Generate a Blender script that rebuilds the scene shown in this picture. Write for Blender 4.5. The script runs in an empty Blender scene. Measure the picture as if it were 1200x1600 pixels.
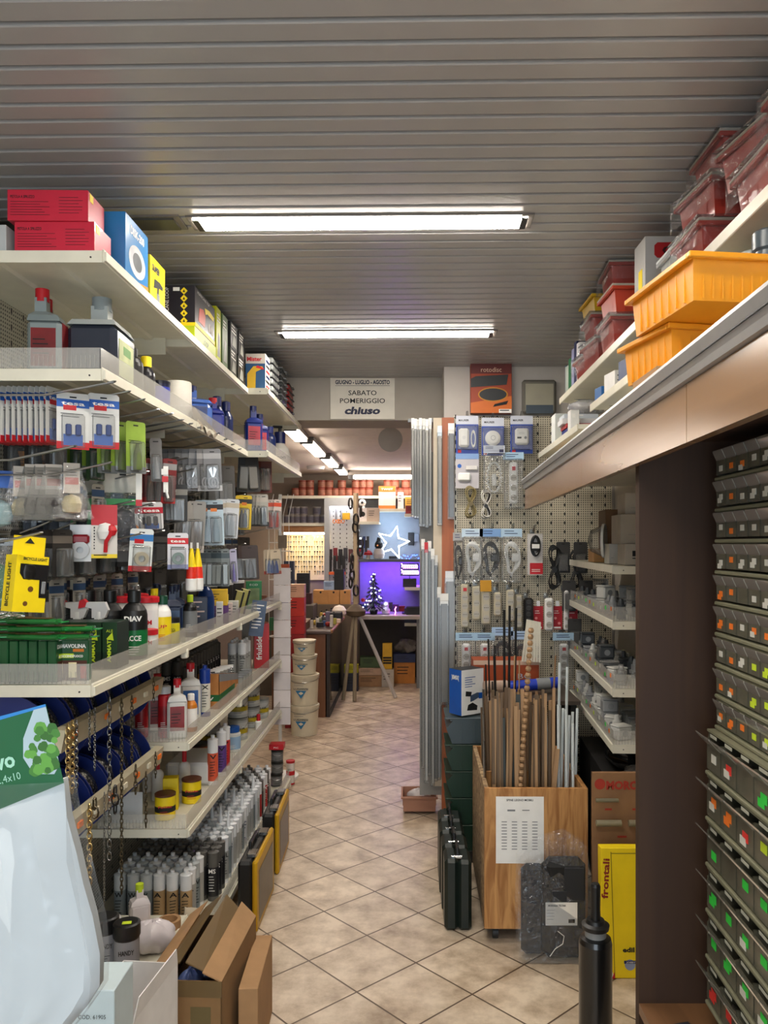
import bpy, math, random
from mathutils import Matrix, Vector
random.seed(7)
S = bpy.context.scene
H = 1.65; F = 1244.0; CX = 640.0; CY = 850.0
# ---------------------------------------------------------------- camera, world, exposure
cd = bpy.data.cameras.new('camera'); cam = bpy.data.objects.new('camera', cd)
S.collection.objects.link(cam); S.camera = cam
cam.location = (0, 0, H); cam.rotation_euler = (math.pi/2, 0, 0)
cd.sensor_fit = 'VERTICAL'; cd.sensor_height = 36; cd.sensor_width = 27
cd.lens = F/1600*36; cd.shift_x = -(CX-600)/1600; cd.shift_y = (CY-800)/1600
cd.clip_start = .02; cd.clip_end = 60
S.view_settings.view_transform = 'Standard'; S.view_settings.look = 'None'
S.view_settings.gamma = 1; S.view_settings.use_curve_mapping = False
S.view_settings.exposure = 0.72
S.cycles.use_denoising = True; S.cycles.max_bounces = 8; S.cycles.transparent_max_bounces = 24
S.cycles.sample_clamp_indirect = 6; S.cycles.caustics_reflective = False; S.cycles.caustics_refractive = False
W = bpy.data.worlds.new('world'); S.world = W; W.use_nodes = True
W.node_tree.nodes['Background'].inputs[0].default_value = (.62, .78, 1, 1)
W.node_tree.nodes['Background'].inputs[1].default_value = .12
TUBE = 40.0          # emission of the fluorescent diffusers
def arealight(name, loc, rot, sx, sy, p, col):
    l = bpy.data.lights.new(name, 'AREA'); l.shape = 'RECTANGLE'; l.size = sx; l.size_y = sy; l.energy = p; l.color = col
    o = bpy.data.objects.new(name, l); o.location = loc; o.rotation_euler = rot; S.collection.objects.link(o); return o
arealight('shopfront_daylight', (0, -1.75, 1.35), (math.radians(96), 0, 0), 2.4, 2.1, 42, (.78, .9, 1))
arealight('led_wall_wash', (-.2, 9.62, 1.42), (math.radians(35), 0, 0), .7, .12, 9.0, (.22, .06, 1))
arealight('led_star_glow', (-.25, 9.6, 1.98), (math.radians(40), 0, 0), .4, .1, 1.6, (.5, .75, 1))

def at(px, py, Y): return ((px-CX)/F*Y, Y, H+(CY-py)/F*Y)
def yof(px, x): return x*F/(px-CX)

# ---------------------------------------------------------------- materials
def lin(h):
    if isinstance(h, tuple): return h
    h = h.lstrip('#'); c = [int(h[i:i+2], 16)/255 for i in (0, 2, 4)]
    return tuple(x/12.92 if x <= .04045 else ((x+.055)/1.055)**2.4 for x in c)
_M = {}
def mat(h, rough=.5, metal=0, em=0, var=.06, clear=0, name=None):
    k = (h, rough, metal, em, var, clear)
    if k in _M: return _M[k]
    m = bpy.data.materials.new(name or 'paint_%d' % len(_M)); m.use_nodes = True; nt = m.node_tree
    b = nt.nodes['Principled BSDF']; c = lin(h)
    b.inputs['Base Color'].default_value = (*c, 1); b.inputs['Roughness'].default_value = rough
    b.inputs['Metallic'].default_value = metal; b.inputs['Coat Weight'].default_value = clear
    if em: b.inputs['Emission Color'].default_value = (*c, 1); b.inputs['Emission Strength'].default_value = em
    elif var:
        n = nt.nodes.new('ShaderNodeTexNoise'); n.inputs['Scale'].default_value = 14; n.inputs['Detail'].default_value = 3
        tc = nt.nodes.new('ShaderNodeTexCoord'); nt.links.new(tc.outputs['Object'], n.inputs['Vector'])
        r = nt.nodes.new('ShaderNodeMapRange'); r.inputs[3].default_value = 1-var*2; r.inputs[4].default_value = 1+var*2
        nt.links.new(n.outputs['Fac'], r.inputs[0])
        mx = nt.nodes.new('ShaderNodeVectorMath'); mx.operation = 'SCALE'; mx.inputs[0].default_value = c
        nt.links.new(r.outputs[0], mx.inputs['Scale']); nt.links.new(mx.outputs[0], b.inputs['Base Color'])
    _M[k] = m; return m
def film(name, op=.12, tint=(1, 1, 1), rough=.12, gl=.35, crinkle=0, fk=.75):
    """thin clear plastic: mostly transparent sheet with a body colour and fresnel gloss"""
    k = ('film', name)
    if k in _M: return _M[k]
    m = bpy.data.materials.new(name); m.use_nodes = True; nt = m.node_tree; nt.nodes.clear()
    out = nt.nodes.new('ShaderNodeOutputMaterial'); t = nt.nodes.new('ShaderNodeBsdfTransparent')
    d = nt.nodes.new('ShaderNodeBsdfDiffuse'); d.inputs[0].default_value = (*tint, 1)
    g = nt.nodes.new('ShaderNodeBsdfGlossy'); g.inputs['Roughness'].default_value = rough; g.inputs[0].default_value = (gl, gl, gl, 1)
    a = nt.nodes.new('ShaderNodeMixShader'); a.inputs[0].default_value = op
    ad = nt.nodes.new('ShaderNodeMixShader'); fr = nt.nodes.new('ShaderNodeFresnel'); fr.inputs[0].default_value = 1.5
    ad2 = nt.nodes.new('ShaderNodeMath'); ad2.operation = 'MULTIPLY_ADD'; ad2.inputs[1].default_value = fk; ad2.inputs[2].default_value = .03
    nt.links.new(fr.outputs[0], ad2.inputs[0]); nt.links.new(ad2.outputs[0], ad.inputs[0])
    nt.links.new(t.outputs[0], a.inputs[1]); nt.links.new(d.outputs[0], a.inputs[2])
    nt.links.new(a.outputs[0], ad.inputs[1]); nt.links.new(g.outputs[0], ad.inputs[2])
    nt.links.new(ad.outputs[0], out.inputs[0])
    if crinkle:
        n = nt.nodes.new('ShaderNodeTexNoise'); n.inputs['Scale'].default_value = crinkle; n.inputs['Distortion'].default_value = 1.5
        tc = nt.nodes.new('ShaderNodeTexCoord'); nt.links.new(tc.outputs['Object'], n.inputs['Vector'])
        bm = nt.nodes.new('ShaderNodeBump'); bm.inputs['Strength'].default_value = 1; bm.inputs['Distance'].default_value = .02
        nt.links.new(n.outputs['Fac'], bm.inputs['Height']); nt.links.new(bm.outputs[0], g.inputs['Normal'])
    _M[k] = m; return m
def node_mat(name, build):
    if name in _M: return _M[name]
    m = bpy.data.materials.new(name); m.use_nodes = True; nt = m.node_tree; build(nt, nt.nodes['Principled BSDF']); _M[name] = m; return m
def wood(name, c1, c2, scale=(1, 1, .12), rough=.45, ns=9, bump=0):
    def f(nt, b):
        tc = nt.nodes.new('ShaderNodeTexCoord'); mp = nt.nodes.new('ShaderNodeMapping'); mp.inputs['Scale'].default_value = scale
        n = nt.nodes.new('ShaderNodeTexNoise'); n.inputs['Scale'].default_value = ns; n.inputs['Detail'].default_value = 7; n.inputs['Distortion'].default_value = 1.3
        r = nt.nodes.new('ShaderNodeValToRGB'); r.color_ramp.elements[0].color = (*lin(c1), 1); r.color_ramp.elements[1].color = (*lin(c2), 1)
        r.color_ramp.elements[0].position = .36; r.color_ramp.elements[1].position = .64
        nt.links.new(tc.outputs['Object'], mp.inputs[0]); nt.links.new(mp.outputs[0], n.inputs['Vector'])
        nt.links.new(n.outputs['Fac'], r.inputs[0]); nt.links.new(r.outputs[0], b.inputs['Base Color']); b.inputs['Roughness'].default_value = rough
    return node_mat(name, f)

CREAM = mat('#dcd8c6', .38, name='cream_enamel'); WHITE = mat('#e8e8e4', .5, name='white_plastic'); BLACK = mat('#141414', .4, name='black_plastic')
PAPER = mat('#f0efea', .8, name='white_card'); RED = mat('#c01824', .45, name='red_plastic'); NAVY = mat('#0c1c58', .35, name='navy_plastic')
STEEL = mat('#a9a9a6', .28, 1, name='steel_wire'); ALU = mat('#b4b5b6', .38, .55, name='brushed_aluminium'); INK = mat('#161616', .7, name='black_ink')
YELLOW = mat('#f2d512', .5, name='yellow_print'); GREEN = mat('#15602f', .45, name='green_print'); ORANGE = mat('#e07a1c', .5, name='orange_print')
BLUE = mat('#1758b0', .45, name='blue_print'); GREY = mat('#7d8082', .5, name='grey_plastic'); DARK = mat('#26282a', .5, name='charcoal_plastic')
KRAFT = mat('#a8825a', .85, var=.1, name='kraft_board'); KRAFTD = mat('#8b6a44', .85, var=.1, name='kraft_dark'); TAPE = mat('#6f5a3a', .3, name='parcel_tape')
CLEAR = film('clear_plastic', .08, (.7, .72, .7), .15, .6, fk=.6); GUARD = film('guard_plastic', .24, (.72, .71, .66), .2, .8, fk=.3)
BAG = film('polythene_bag', .035, (.8, .82, .84), .12, 1, 26); SMOKE = film('smoky_plastic', .42, (.16, .16, .14), .18, .8)
BINPL = film('bin_plastic', .45, (.2, .19, .13), .2, .8)
FL_ORANGE = mat('#e8741c', .7, name='orange_sticker'); FL_GREEN = mat('#2cc840', .7, name='green_sticker'); FL_YEL = mat('#c0d828', .7, name='lime_sticker')
FL_RED = mat('#d83028', .7, name='red_sticker'); GOLD = mat('#b9a06a', .35, 1, name='brass'); CHROME = mat('#c8c8c8', .18, 1, name='chrome')

# ---------------------------------------------------------------- mesh builder
_T = {}
def textmesh(s, bold):
    k = (s, bold)
    if k in _T: return _T[k]
    c = bpy.data.curves.new('t', 'FONT'); c.body = s; c.size = 1; c.offset = bold; c.resolution_u = 2
    o = bpy.data.objects.new('t', c); S.collection.objects.link(o)
    dg = bpy.context.evaluated_depsgraph_get(); me = bpy.data.meshes.new_from_object(o.evaluated_get(dg))
    vs = [v.co.copy() for v in me.vertices]; fs = [tuple(p.vertices) for p in me.polygons]
    bpy.data.objects.remove(o); bpy.data.curves.remove(c); bpy.data.meshes.remove(me)
    _T[k] = (vs, fs); return _T[k]
class MB:
    def __init__(s): s.v = []; s.f = []; s.mi = []; s.ms = []; s.T = None
    def mm(s, m):
        if m not in s.ms: s.ms.append(m)
        return s.ms.index(m)
    def add(s, vs, fs, m):
        o = len(s.v); i = s.mm(m)
        if s.T is not None: vs = [s.T @ Vector(v) for v in vs]
        s.v += [tuple(v) for v in vs]; s.f += [tuple(a+o for a in f) for f in fs]; s.mi += [i]*len(fs); return s
    def box(s, x0, x1, y0, y1, z0, z1, m, c=0, mf=None):
        """box by extents, optional chamfer c; mf: dict face->material for faces -y,+y,-x,+x,-z,+z"""
        if c <= 0:
            v = [(x, y, z) for x in (x0, x1) for y in (y0, y1) for z in (z0, z1)]
            F_ = {'-x': (0, 1, 3, 2), '+x': (4, 6, 7, 5), '-y': (0, 4, 5, 1), '+y': (2, 3, 7, 6), '-z': (0, 2, 6, 4), '+z': (1, 5, 7, 3)}
            if not mf: return s.add(v, list(F_.values()), m)
            for k, f in F_.items(): s.add([v[i] for i in f], [(0, 1, 2, 3)], mf.get(k, m))
            return s
        c = min(c, (x1-x0)*.45, (y1-y0)*.45, (z1-z0)*.45)
        v = []; X = (x0, x1); Y = (y0, y1); Z = (z0, z1); ix = {}
        for i in (0, 1):
            for j in (0, 1):
                for k in (0, 1):
                    a, b, d = (c if i == 0 else -c), (c if j == 0 else -c), (c if k == 0 else -c)
                    for ax, p in enumerate(((X[i], Y[j]+b, Z[k]+d), (X[i]+a, Y[j], Z[k]+d), (X[i]+a, Y[j]+b, Z[k]))):
                        ix[i, j, k, ax] = len(v); v.append(p)
        f = []
        for i in (0, 1):
            q = [ix[i, 0, 0, 0], ix[i, 1, 0, 0], ix[i, 1, 1, 0], ix[i, 0, 1, 0]]; f.append(q if i else q[::-1])
            q = [ix[0, i, 0, 1], ix[1, i, 0, 1], ix[1, i, 1, 1], ix[0, i, 1, 1]]; f.append(q[::-1] if i else q)
            q = [ix[0, 0, i, 2], ix[1, 0, i, 2], ix[1, 1, i, 2], ix[0, 1, i, 2]]; f.append(q if i else q[::-1])
        nf = len(f)
        for i in (0, 1):
            for j in (0, 1):
                f.append((ix[i, j, 0, 0], ix[i, j, 1, 0], ix[i, j, 1, 1], ix[i, j, 0, 1]))
                f.append((ix[i, 0, j, 0], ix[i, 1, j, 0], ix[i, 1, j, 2], ix[i, 0, j, 2]))
                f.append((ix[0, i, j, 1], ix[1, i, j, 1], ix[1, i, j, 2], ix[0, i, j, 2]))
                for k in (0, 1): f.append((ix[i, j, k, 0], ix[i, j, k, 1], ix[i, j, k, 2]))
        ctr = Vector(((x0+x1)/2, (y0+y1)/2, (z0+z1)/2)); g = []
        for q in f:
            a, b, d = (Vector(v[q[t]]) for t in (0, 1, 2))
            g.append(tuple(q) if (b-a).cross(d-a).dot(a-ctr) > 0 else tuple(q)[::-1])
        return s.add(v, g, m)
    def cyl(s, p0, p1, r0, m, r1=None, n=16, cap=True):
        r1 = r0 if r1 is None else r1; p0 = Vector(p0); p1 = Vector(p1); d = (p1-p0).normalized()
        u = d.orthogonal().normalized(); w = d.cross(u)
        ring = lambda p, r: [p+(u*math.cos(2*math.pi*i/n)+w*math.sin(2*math.pi*i/n))*r for i in range(n)]
        v = ring(p0, r0)+ring(p1, r1); f = [(i, (i+1) % n, n+(i+1) % n, n+i) for i in range(n)]
        if cap: f += [tuple(range(n))[::-1], tuple(range(n, 2*n))]
        return s.add(v, f, m)
    def lathe(s, prof, m, c=(0, 0, 0), n=20, sx=1, sy=1, mats=None):
        """prof: [(r,z)...]; mats: optional per-segment material"""
        c = Vector(c)
        for k in range(len(prof)-1):
            (r0, z0), (r1, z1) = prof[k], prof[k+1]; mm = mats[k] if mats else m
            cs = [(math.cos(2*math.pi*i/n), math.sin(2*math.pi*i/n)) for i in range(n)]
            if r0 < 1e-6: s.add([c+Vector((0, 0, z0))]+[c+Vector((a*r1*sx, b*r1*sy, z1)) for a, b in cs], [(0, 1+(i+1) % n, 1+i) for i in range(n)], mm)
            elif r1 < 1e-6: s.add([c+Vector((0, 0, z1))]+[c+Vector((a*r0*sx, b*r0*sy, z0)) for a, b in cs], [(0, 1+i, 1+(i+1) % n) for i in range(n)], mm)
            else: s.add([c+Vector((a*r0*sx, b*r0*sy, z0)) for a, b in cs]+[c+Vector((a*r1*sx, b*r1*sy, z1)) for a, b in cs], [(i, (i+1) % n, n+(i+1) % n, n+i) for i in range(n)], mm)
        return s
    def tube(s, pts, r, m, n=6, closed=False, cap=True):
        P = [Vector(p) for p in pts]; N = len(P); v = []; f = []; pu = None
        for i, p in enumerate(P):
            a = P[i-1] if (i > 0 or closed) else p; b = P[(i+1) % N] if (i < N-1 or closed) else p
            d = (b-a).normalized() if (b-a).length > 1e-9 else Vector((0, 0, 1))
            u = d.orthogonal().normalized() if pu is None else (pu-d*pu.dot(d))
            u = u.normalized() if u.length > 1e-6 else d.orthogonal().normalized(); pu = u; w = d.cross(u)
            v += [p+(u*math.cos(2*math.pi*k/n)+w*math.sin(2*math.pi*k/n))*r for k in range(n)]
        for i in range(N if closed else N-1):
            j = (i+1) % N
            f += [(i*n+k, i*n+(k+1) % n, j*n+(k+1) % n, j*n+k) for k in range(n)]
        if not closed and cap: f += [tuple(range(n))[::-1], tuple(range((N-1)*n, N*n))]
        return s.add(v, f, m)
    def prism(s, poly, a0, a1, m, ax='y'):
        """poly in the plane normal to ax: ax y -> (x,z); x -> (y,z); z -> (x,y)"""
        def P(p, t): return {'y': (p[0], t, p[1]), 'x': (t, p[0], p[1]), 'z': (p[0], p[1], t)}[ax]
        n = len(poly); ar = sum(poly[i][0]*poly[(i+1) % n][1]-poly[(i+1) % n][0]*poly[i][1] for i in range(n))
        if (ar > 0) == (ax == 'y'): poly = poly[::-1]
        v = [P(p, a0) for p in poly]+[P(p, a1) for p in poly]
        return s.add(v, [tuple(range(n))[::-1], tuple(range(n, 2*n))]+[(i, (i+1) % n, n+(i+1) % n, n+i) for i in range(n)], m)
    def quad(s, pts, m): return s.add(pts, [tuple(range(len(pts)))], m)
    def text(s, t, o, size, m, ux=(1, 0, 0), uy=(0, 0, 1), w=None, bold=0, align='c', off=.0006):
        vs, fs = textmesh(t, bold)
        if not vs: return s
        mx = max(v.x for v in vs); mn = min(v.x for v in vs); k = size; kx = size
        if w: kx = w/(mx-mn)
        ux = Vector(ux).normalized(); uy = Vector(uy).normalized(); nn = ux.cross(uy); o = Vector(o)+nn*off
        sh = {'c': (mx+mn)/2, 'l': mn, 'r': mx}[align]
        return s.add([o+ux*((v.x-sh)*kx)+uy*(v.y*k) for v in vs], fs, m)
    def lines(s, o, w, n, gap, m, ux=(1, 0, 0), uy=(0, 0, 1), th=.0012, rag=.4):
        """n printed bars standing for lines of small print"""
        ux = Vector(ux).normalized(); uy = Vector(uy).normalized(); nn = ux.cross(uy); o = Vector(o)+nn*.0006
        for i in range(n):
            a = o-uy*(gap*i); L = w*(1-rag*random.random()); s.quad([a, a+ux*L, a+ux*L+uy*th, a+uy*th], m)
        return s
def build(name, mb, parent=None, loc=None, rot=None, smooth=35):
    me = bpy.data.meshes.new(name); me.from_pydata(mb.v, [], mb.f)
    for m in mb.ms: me.materials.append(m)
    me.polygons.foreach_set('material_index', mb.mi)
    if smooth:
        me.polygons.foreach_set('use_smooth', [True]*len(mb.f)); me.update(); me.set_sharp_from_angle(angle=math.radians(smooth))
    me.update(); o = bpy.data.objects.new(name, me); S.collection.objects.link(o)
    if parent: o.parent = parent
    if loc: o.location = loc
    if rot: o.rotation_euler = rot if isinstance(rot, tuple) else (0, 0, rot)
    return o
def tag(o, label=None, cat=None, group=None, kind=None):
    if label: o['label'] = label
    if cat: o['category'] = cat
    if group: o['group'] = group
    if kind: o['kind'] = kind
    return o
def struct(name, mb, smooth=35): return tag(build(name, mb, smooth=smooth), kind='structure')
def item(name, cat, parts, label=None, loc=(0, 0, 0), rot=0, group=None):
    """parts: list of (part_name, MB[, sub-parts list]); one part -> a single mesh thing"""
    if len(parts) == 1:
        o = build(name, parts[0][1])
    else:
        o = bpy.data.objects.new(name, None); o.empty_display_size = .05; S.collection.objects.link(o)
        for p in parts:
            q = build(p[0], p[1], o)
            if len(p) > 2:
                for r in p[2]: build(r[0], r[1], q)
    o.location = loc; o.rotation_euler = rot if isinstance(rot, tuple) else (0, 0, rot)
    return tag(o, label, cat, group)
def dup(r):
    c = r.copy(); S.collection.objects.link(c)
    for ch in list(r.children):
        d = ch.copy(); S.collection.objects.link(d); d.parent = c
        for g in list(ch.children):
            e = g.copy(); S.collection.objects.link(e); e.parent = d
    return c
_P = {}
def place(key, fn, loc, rot=0, label=None, group=None, sc=1):
    if key in _P: o = dup(_P[key])
    else: o = fn(); _P[key] = o
    o.location = loc; o.rotation_euler = rot if isinstance(rot, tuple) else (0, 0, rot)
    o.scale = sc if isinstance(sc, tuple) else (sc, sc, sc)
    if label: o['label'] = label
    if group: o['group'] = group
    return o
ORD = 'first second third fourth fifth sixth seventh eighth ninth tenth eleventh twelfth thirteenth fourteenth fifteenth sixteenth seventeenth eighteenth nineteenth twentieth'.split()
R = random.uniform
# ================================================================ STRUCTURE
CEIL = 2.705
def f_tile(nt, b):
    L = nt.links.new; N = nt.nodes.new
    tc = N('ShaderNodeTexCoord'); mp = N('ShaderNodeMapping'); mp.vector_type = 'TEXTURE'
    mp.inputs['Location'].default_value = (.025, 3.137, 0); mp.inputs['Rotation'].default_value = (0, 0, math.radians(-47)); mp.inputs['Scale'].default_value = (.3, .3, .3)
    L(tc.outputs['Object'], mp.inputs[0]); sp = N('ShaderNodeSeparateXYZ'); L(mp.outputs[0], sp.inputs[0])
    ds = []
    for a in (0, 1):
        r = N('ShaderNodeMath'); r.operation = 'ROUND'; L(sp.outputs[a], r.inputs[0])
        s = N('ShaderNodeMath'); s.operation = 'SUBTRACT'; L(sp.outputs[a], s.inputs[0]); L(r.outputs[0], s.inputs[1])
        ab = N('ShaderNodeMath'); ab.operation = 'ABSOLUTE'; L(s.outputs[0], ab.inputs[0]); ds.append(ab)
    mn = N('ShaderNodeMath'); mn.operation = 'MINIMUM'; L(ds[0].outputs[0], mn.inputs[0]); L(ds[1].outputs[0], mn.inputs[1])
    gr = N('ShaderNodeMapRange'); gr.inputs[1].default_value = .008; gr.inputs[2].default_value = .014; L(mn.outputs[0], gr.inputs[0])
    n1 = N('ShaderNodeTexNoise'); n1.inputs['Scale'].default_value = 7; n1.inputs['Detail'].default_value = 8; n1.inputs['Roughness'].default_value = .65; L(tc.outputs['Object'], n1.inputs['Vector'])
    r1 = N('ShaderNodeValToRGB'); e = r1.color_ramp.elements; e[0].color = (*lin('#98836c'), 1); e[0].position = .3; e[1].color = (*lin('#dac9b2'), 1); e[1].position = .62
    e2 = r1.color_ramp.elements.new(.47); e2.color = (*lin('#c0ad95'), 1); L(n1.outputs['Fac'], r1.inputs[0])
    fl = N('ShaderNodeVectorMath'); fl.operation = 'FLOOR'; L(mp.outputs[0], fl.inputs[0])
    wn = N('ShaderNodeTexWhiteNoise'); wn.noise_dimensions = '2D'; L(fl.outputs[0], wn.inputs['Vector'])
    vr = N('ShaderNodeMapRange'); vr.inputs[3].default_value = .88; vr.inputs[4].default_value = 1.06; L(wn.outputs[0], vr.inputs[0])
    sc = N('ShaderNodeVectorMath'); sc.operation = 'SCALE'; L(r1.outputs[0], sc.inputs[0]); L(vr.outputs[0], sc.inputs['Scale'])
    mx = N('ShaderNodeMix'); mx.data_type = 'RGBA'; mx.inputs[6].default_value = (*lin('#54412f'), 1); L(gr.outputs[0], mx.inputs[0]); L(sc.outputs[0], mx.inputs[7])
    L(mx.outputs[2], b.inputs['Base Color']); b.inputs['Roughness'].default_value = .36
    rr = N('ShaderNodeMapRange'); rr.inputs[3].default_value = .3; rr.inputs[4].default_value = .5; L(n1.outputs['Fac'], rr.inputs[0]); L(rr.outputs[0], b.inputs['Roughness'])
    bp = N('ShaderNodeBump'); bp.inputs['Strength'].default_value = .5; bp.inputs['Distance'].default_value = .003; L(gr.outputs[0], bp.inputs['Height']); L(bp.outputs[0], b.inputs['Normal'])
TILE = node_mat('floor_tile', f_tile)
PLAS = mat('#bdb5ab', .85, var=.03, name='wall_plaster'); BEAMW = mat('#a9a196', .85, var=.03, name='beam_plaster')
SLAT = mat('#a19f9d', .32, var=.02, name='ceiling_slat'); GROOVE = mat('#1c1a18', .9, name='ceiling_groove')
struct('floor', MB().box(-3.2, 2.0, -2, 10.1, -.1, 0, TILE))
mb = MB(); k = -.02; y = -2.0
mb.box(-1.75, 1.75, -2, 5.2, CEIL+.0141, CEIL+.08, GROOVE)
prof = [(.003, .014), (.005, .002), (.008, 0), (.062, 0), (.0655, .003), (.0675, .014)]
while y < 5.06:
    p = .0735; x0, x1 = -1.75, 1.75
    q = [(y+a, CEIL+b) for a, b in prof]
    v = [(x0, a+k*x0, b) for a, b in q]+[(x1, a+k*x1, b) for a, b in q]
    mb.add(v, [(i, i+6, i+7, i+1) for i in range(5)], SLAT)
    y += p
struct('ceiling', mb, smooth=0)
struct('ceiling_void', MB().box(-1.9, 1.9, -2.1, 5.4, CEIL+.081, CEIL+.1, GROOVE))
struct('ceiling_back', MB().box(-3.2, 2.0, 5.4, 10.1, 2.52, 2.62, mat('#d8cec2', .9, name='ceiling_paint')))
struct('wall_left', MB().box(-1.85, -1.75, -2, 5.4, 0, 2.9, PLAS))
struct('wall_right', MB().box(1.22, 1.32, -2, 4.74, 0, 2.9, PLAS))
struct('wall_front', MB().box(-1.85, -1.3, -2.1, -2, 0, 2.9, PLAS).box(1.3, 1.85, -2.1, -2, 0, 2.9, PLAS).box(-1.3, 1.3, -2.1, -2, 2.45, 2.9, PLAS))
WW = mat('#c3bdb6', .85, var=.03, name='white_plaster')
struct('wall_pier', MB().box(.205, 2.0, 4.74, 5.15, 0, 2.9, WW))
struct('beam_doorway', MB().box(-1.85, .205, 5.05, 5.4, 2.435, 2.9, BEAMW))
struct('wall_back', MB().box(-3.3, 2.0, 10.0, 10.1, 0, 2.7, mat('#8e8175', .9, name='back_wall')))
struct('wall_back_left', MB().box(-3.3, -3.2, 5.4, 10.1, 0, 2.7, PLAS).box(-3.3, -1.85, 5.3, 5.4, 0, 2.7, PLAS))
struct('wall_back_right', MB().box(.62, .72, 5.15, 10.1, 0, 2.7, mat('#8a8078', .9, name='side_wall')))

# ---------------------------------------------------------------- lamps
LAMP = mat('#fff6ea', .5, em=TUBE, name='lit_diffuser'); OFFL = mat('#4b4a44', .25, name='unlit_diffuser'); FRM = mat('#6d6761', .4, name='lamp_frame')
def lamp(label, x0, x1, yc, w=.085, lit=True, z=CEIL, cat='ceiling light', g='recessed ceiling lamps'):
    e = MB(); cx = (x0+x1)/2; hw = (x1-x0)/2
    fr = MB().box(-hw-.02, hw+.02, -w/2-.012, -w/2, -.006, .012, FRM).box(-hw-.02, hw+.02, w/2, w/2+.012, -.006, .012, FRM)
    fr.box(-hw-.02, -hw, -w/2, w/2, -.006, .012, FRM).box(hw, hw+.02, -w/2, w/2, -.006, .012, FRM)
    di = MB().box(-hw, hw, -w/2, w/2, -.012, .01, LAMP if lit else OFFL)
    parts = [('frame', fr), ('diffuser', di)]
    if lit: parts += [('end_cap', MB().box(-hw, -hw+.02, -w/2, w/2, -.014, .0, BLACK)), ('end_cap', MB().box(hw-.02, hw, -w/2, w/2, -.014, 0, BLACK))]
    return item('ceiling_light', cat, parts, label, (cx, yc, z), -.018, g)
lamp('nearer lit fluorescent light strip in slatted ceiling', -.70, .38, 2.60)
lamp('farther lit fluorescent light strip in slatted ceiling', -.65, .415, 3.98)
lamp('unlit dark lamp strip beside nearer lit one, above red boxes', -1.35, -.76, 2.61, lit=False)
lamp('lit fluorescent strip overhead, just outside the picture', -.70, .38, 1.22)
lamp('lit fluorescent strip behind the viewer near shopfront', -.70, .38, -.16)
# backroom row (four fixtures in a line) and the transverse tube
BLAMP = mat('#ffeedd', .5, em=TUBE*.55, name='backroom_tube')
for i, (y0, y1) in enumerate(((5.7, 6.35), (6.45, 7.45), (7.6, 8.5), (8.65, 9.4))):
    x = -.865+.028*(i)
    item('ceiling_light', 'ceiling light', [('housing', MB().box(-.06, .06, y0, y1, 0, .035, FRM)), ('diffuser', MB().box(-.05, .05, y0+.03, y1-.03, -.022, 0, BLAMP, .01)),
         ('end_cap', MB().box(-.052, .052, y0, y0+.03, -.024, 0, GREY)), ('end_cap', MB().box(-.052, .052, y1-.03, y1, -.024, 0, GREY))],
         'tube light in back room ceiling row, %s from the doorway' % ORD[i], (x, 0, 2.485), 0, 'back room ceiling row')
item('tube_light', 'ceiling light', [('housing', MB().box(-.72, .55, 9.35, 9.45, 0, .06, FRM)), ('tube', MB().box(-.66, .5, 9.34, 9.4, -.045, 0, BLAMP, .012)), ('end_cap', MB().box(-.72, -.66, 9.33, 9.42, -.05, 0, BLACK))],
     'long tube light across back room in front of tin shelf', (0, 0, 2.46), 0)
m = MB().cyl((0, -.012, 0), (0, .012, 0), .09, mat('#b0a79c', .5, name='disc_face'), n=32); m.cyl((0, -.014, 0), (0, -.01, 0), .093, mat('#b0a698', .5, name='disc_rim'), n=32, cap=False)
item('hanging_disc', 'disc', [('disc', m), ('bracket', MB().box(-.01, .01, -.008, .008, .08, .145, GREY))], 'round grey disc hanging below doorway header', (-.142, 5.9, 2.435-.012), 0)
item('smoke_detector', 'detector', [('body', MB().lathe([(.0, 0), (.09, 0), (.1, .02), (.1, .035)], WHITE, n=24))], 'round white detector ring on back room ceiling', (-1.05, 8.9, 2.485))

# sign
sg = MB().box(-.205, .205, -.008, 0, 0, .262, mat('#ddd6c8', .6, name='sign_board'), .002)
lt = MB(); NB = mat('#14183a', .6, name='sign_ink'); y_ = -.0081
lt.text('GIUGNO - LUGLIO - AGOSTO', (0, y_, .222), .036, NB, w=.345, bold=.035)
lt.box(-.172, .172, y_-.0008, y_, .211, .213, NB)
lt.text('SABATO', (0, y_, .152), .043, INK, w=.178, bold=.01).text('POMERIGGIO', (0, y_, .102), .043, INK, w=.285, bold=.01)
lt.T = Matrix(((1, 0, .22, -.011), (0, 1, 0, 0), (0, 0, 1, 0), (0, 0, 0, 1))); lt.text('chiuso', (0, y_, .034), .062, NB, w=.225, bold=.045)
item('notice_sign', 'sign', [('board', sg), ('lettering', lt)], 'cream opening notice sign with black lettering on doorway header', (-.298, 5.048, 2.44), 0)
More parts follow.
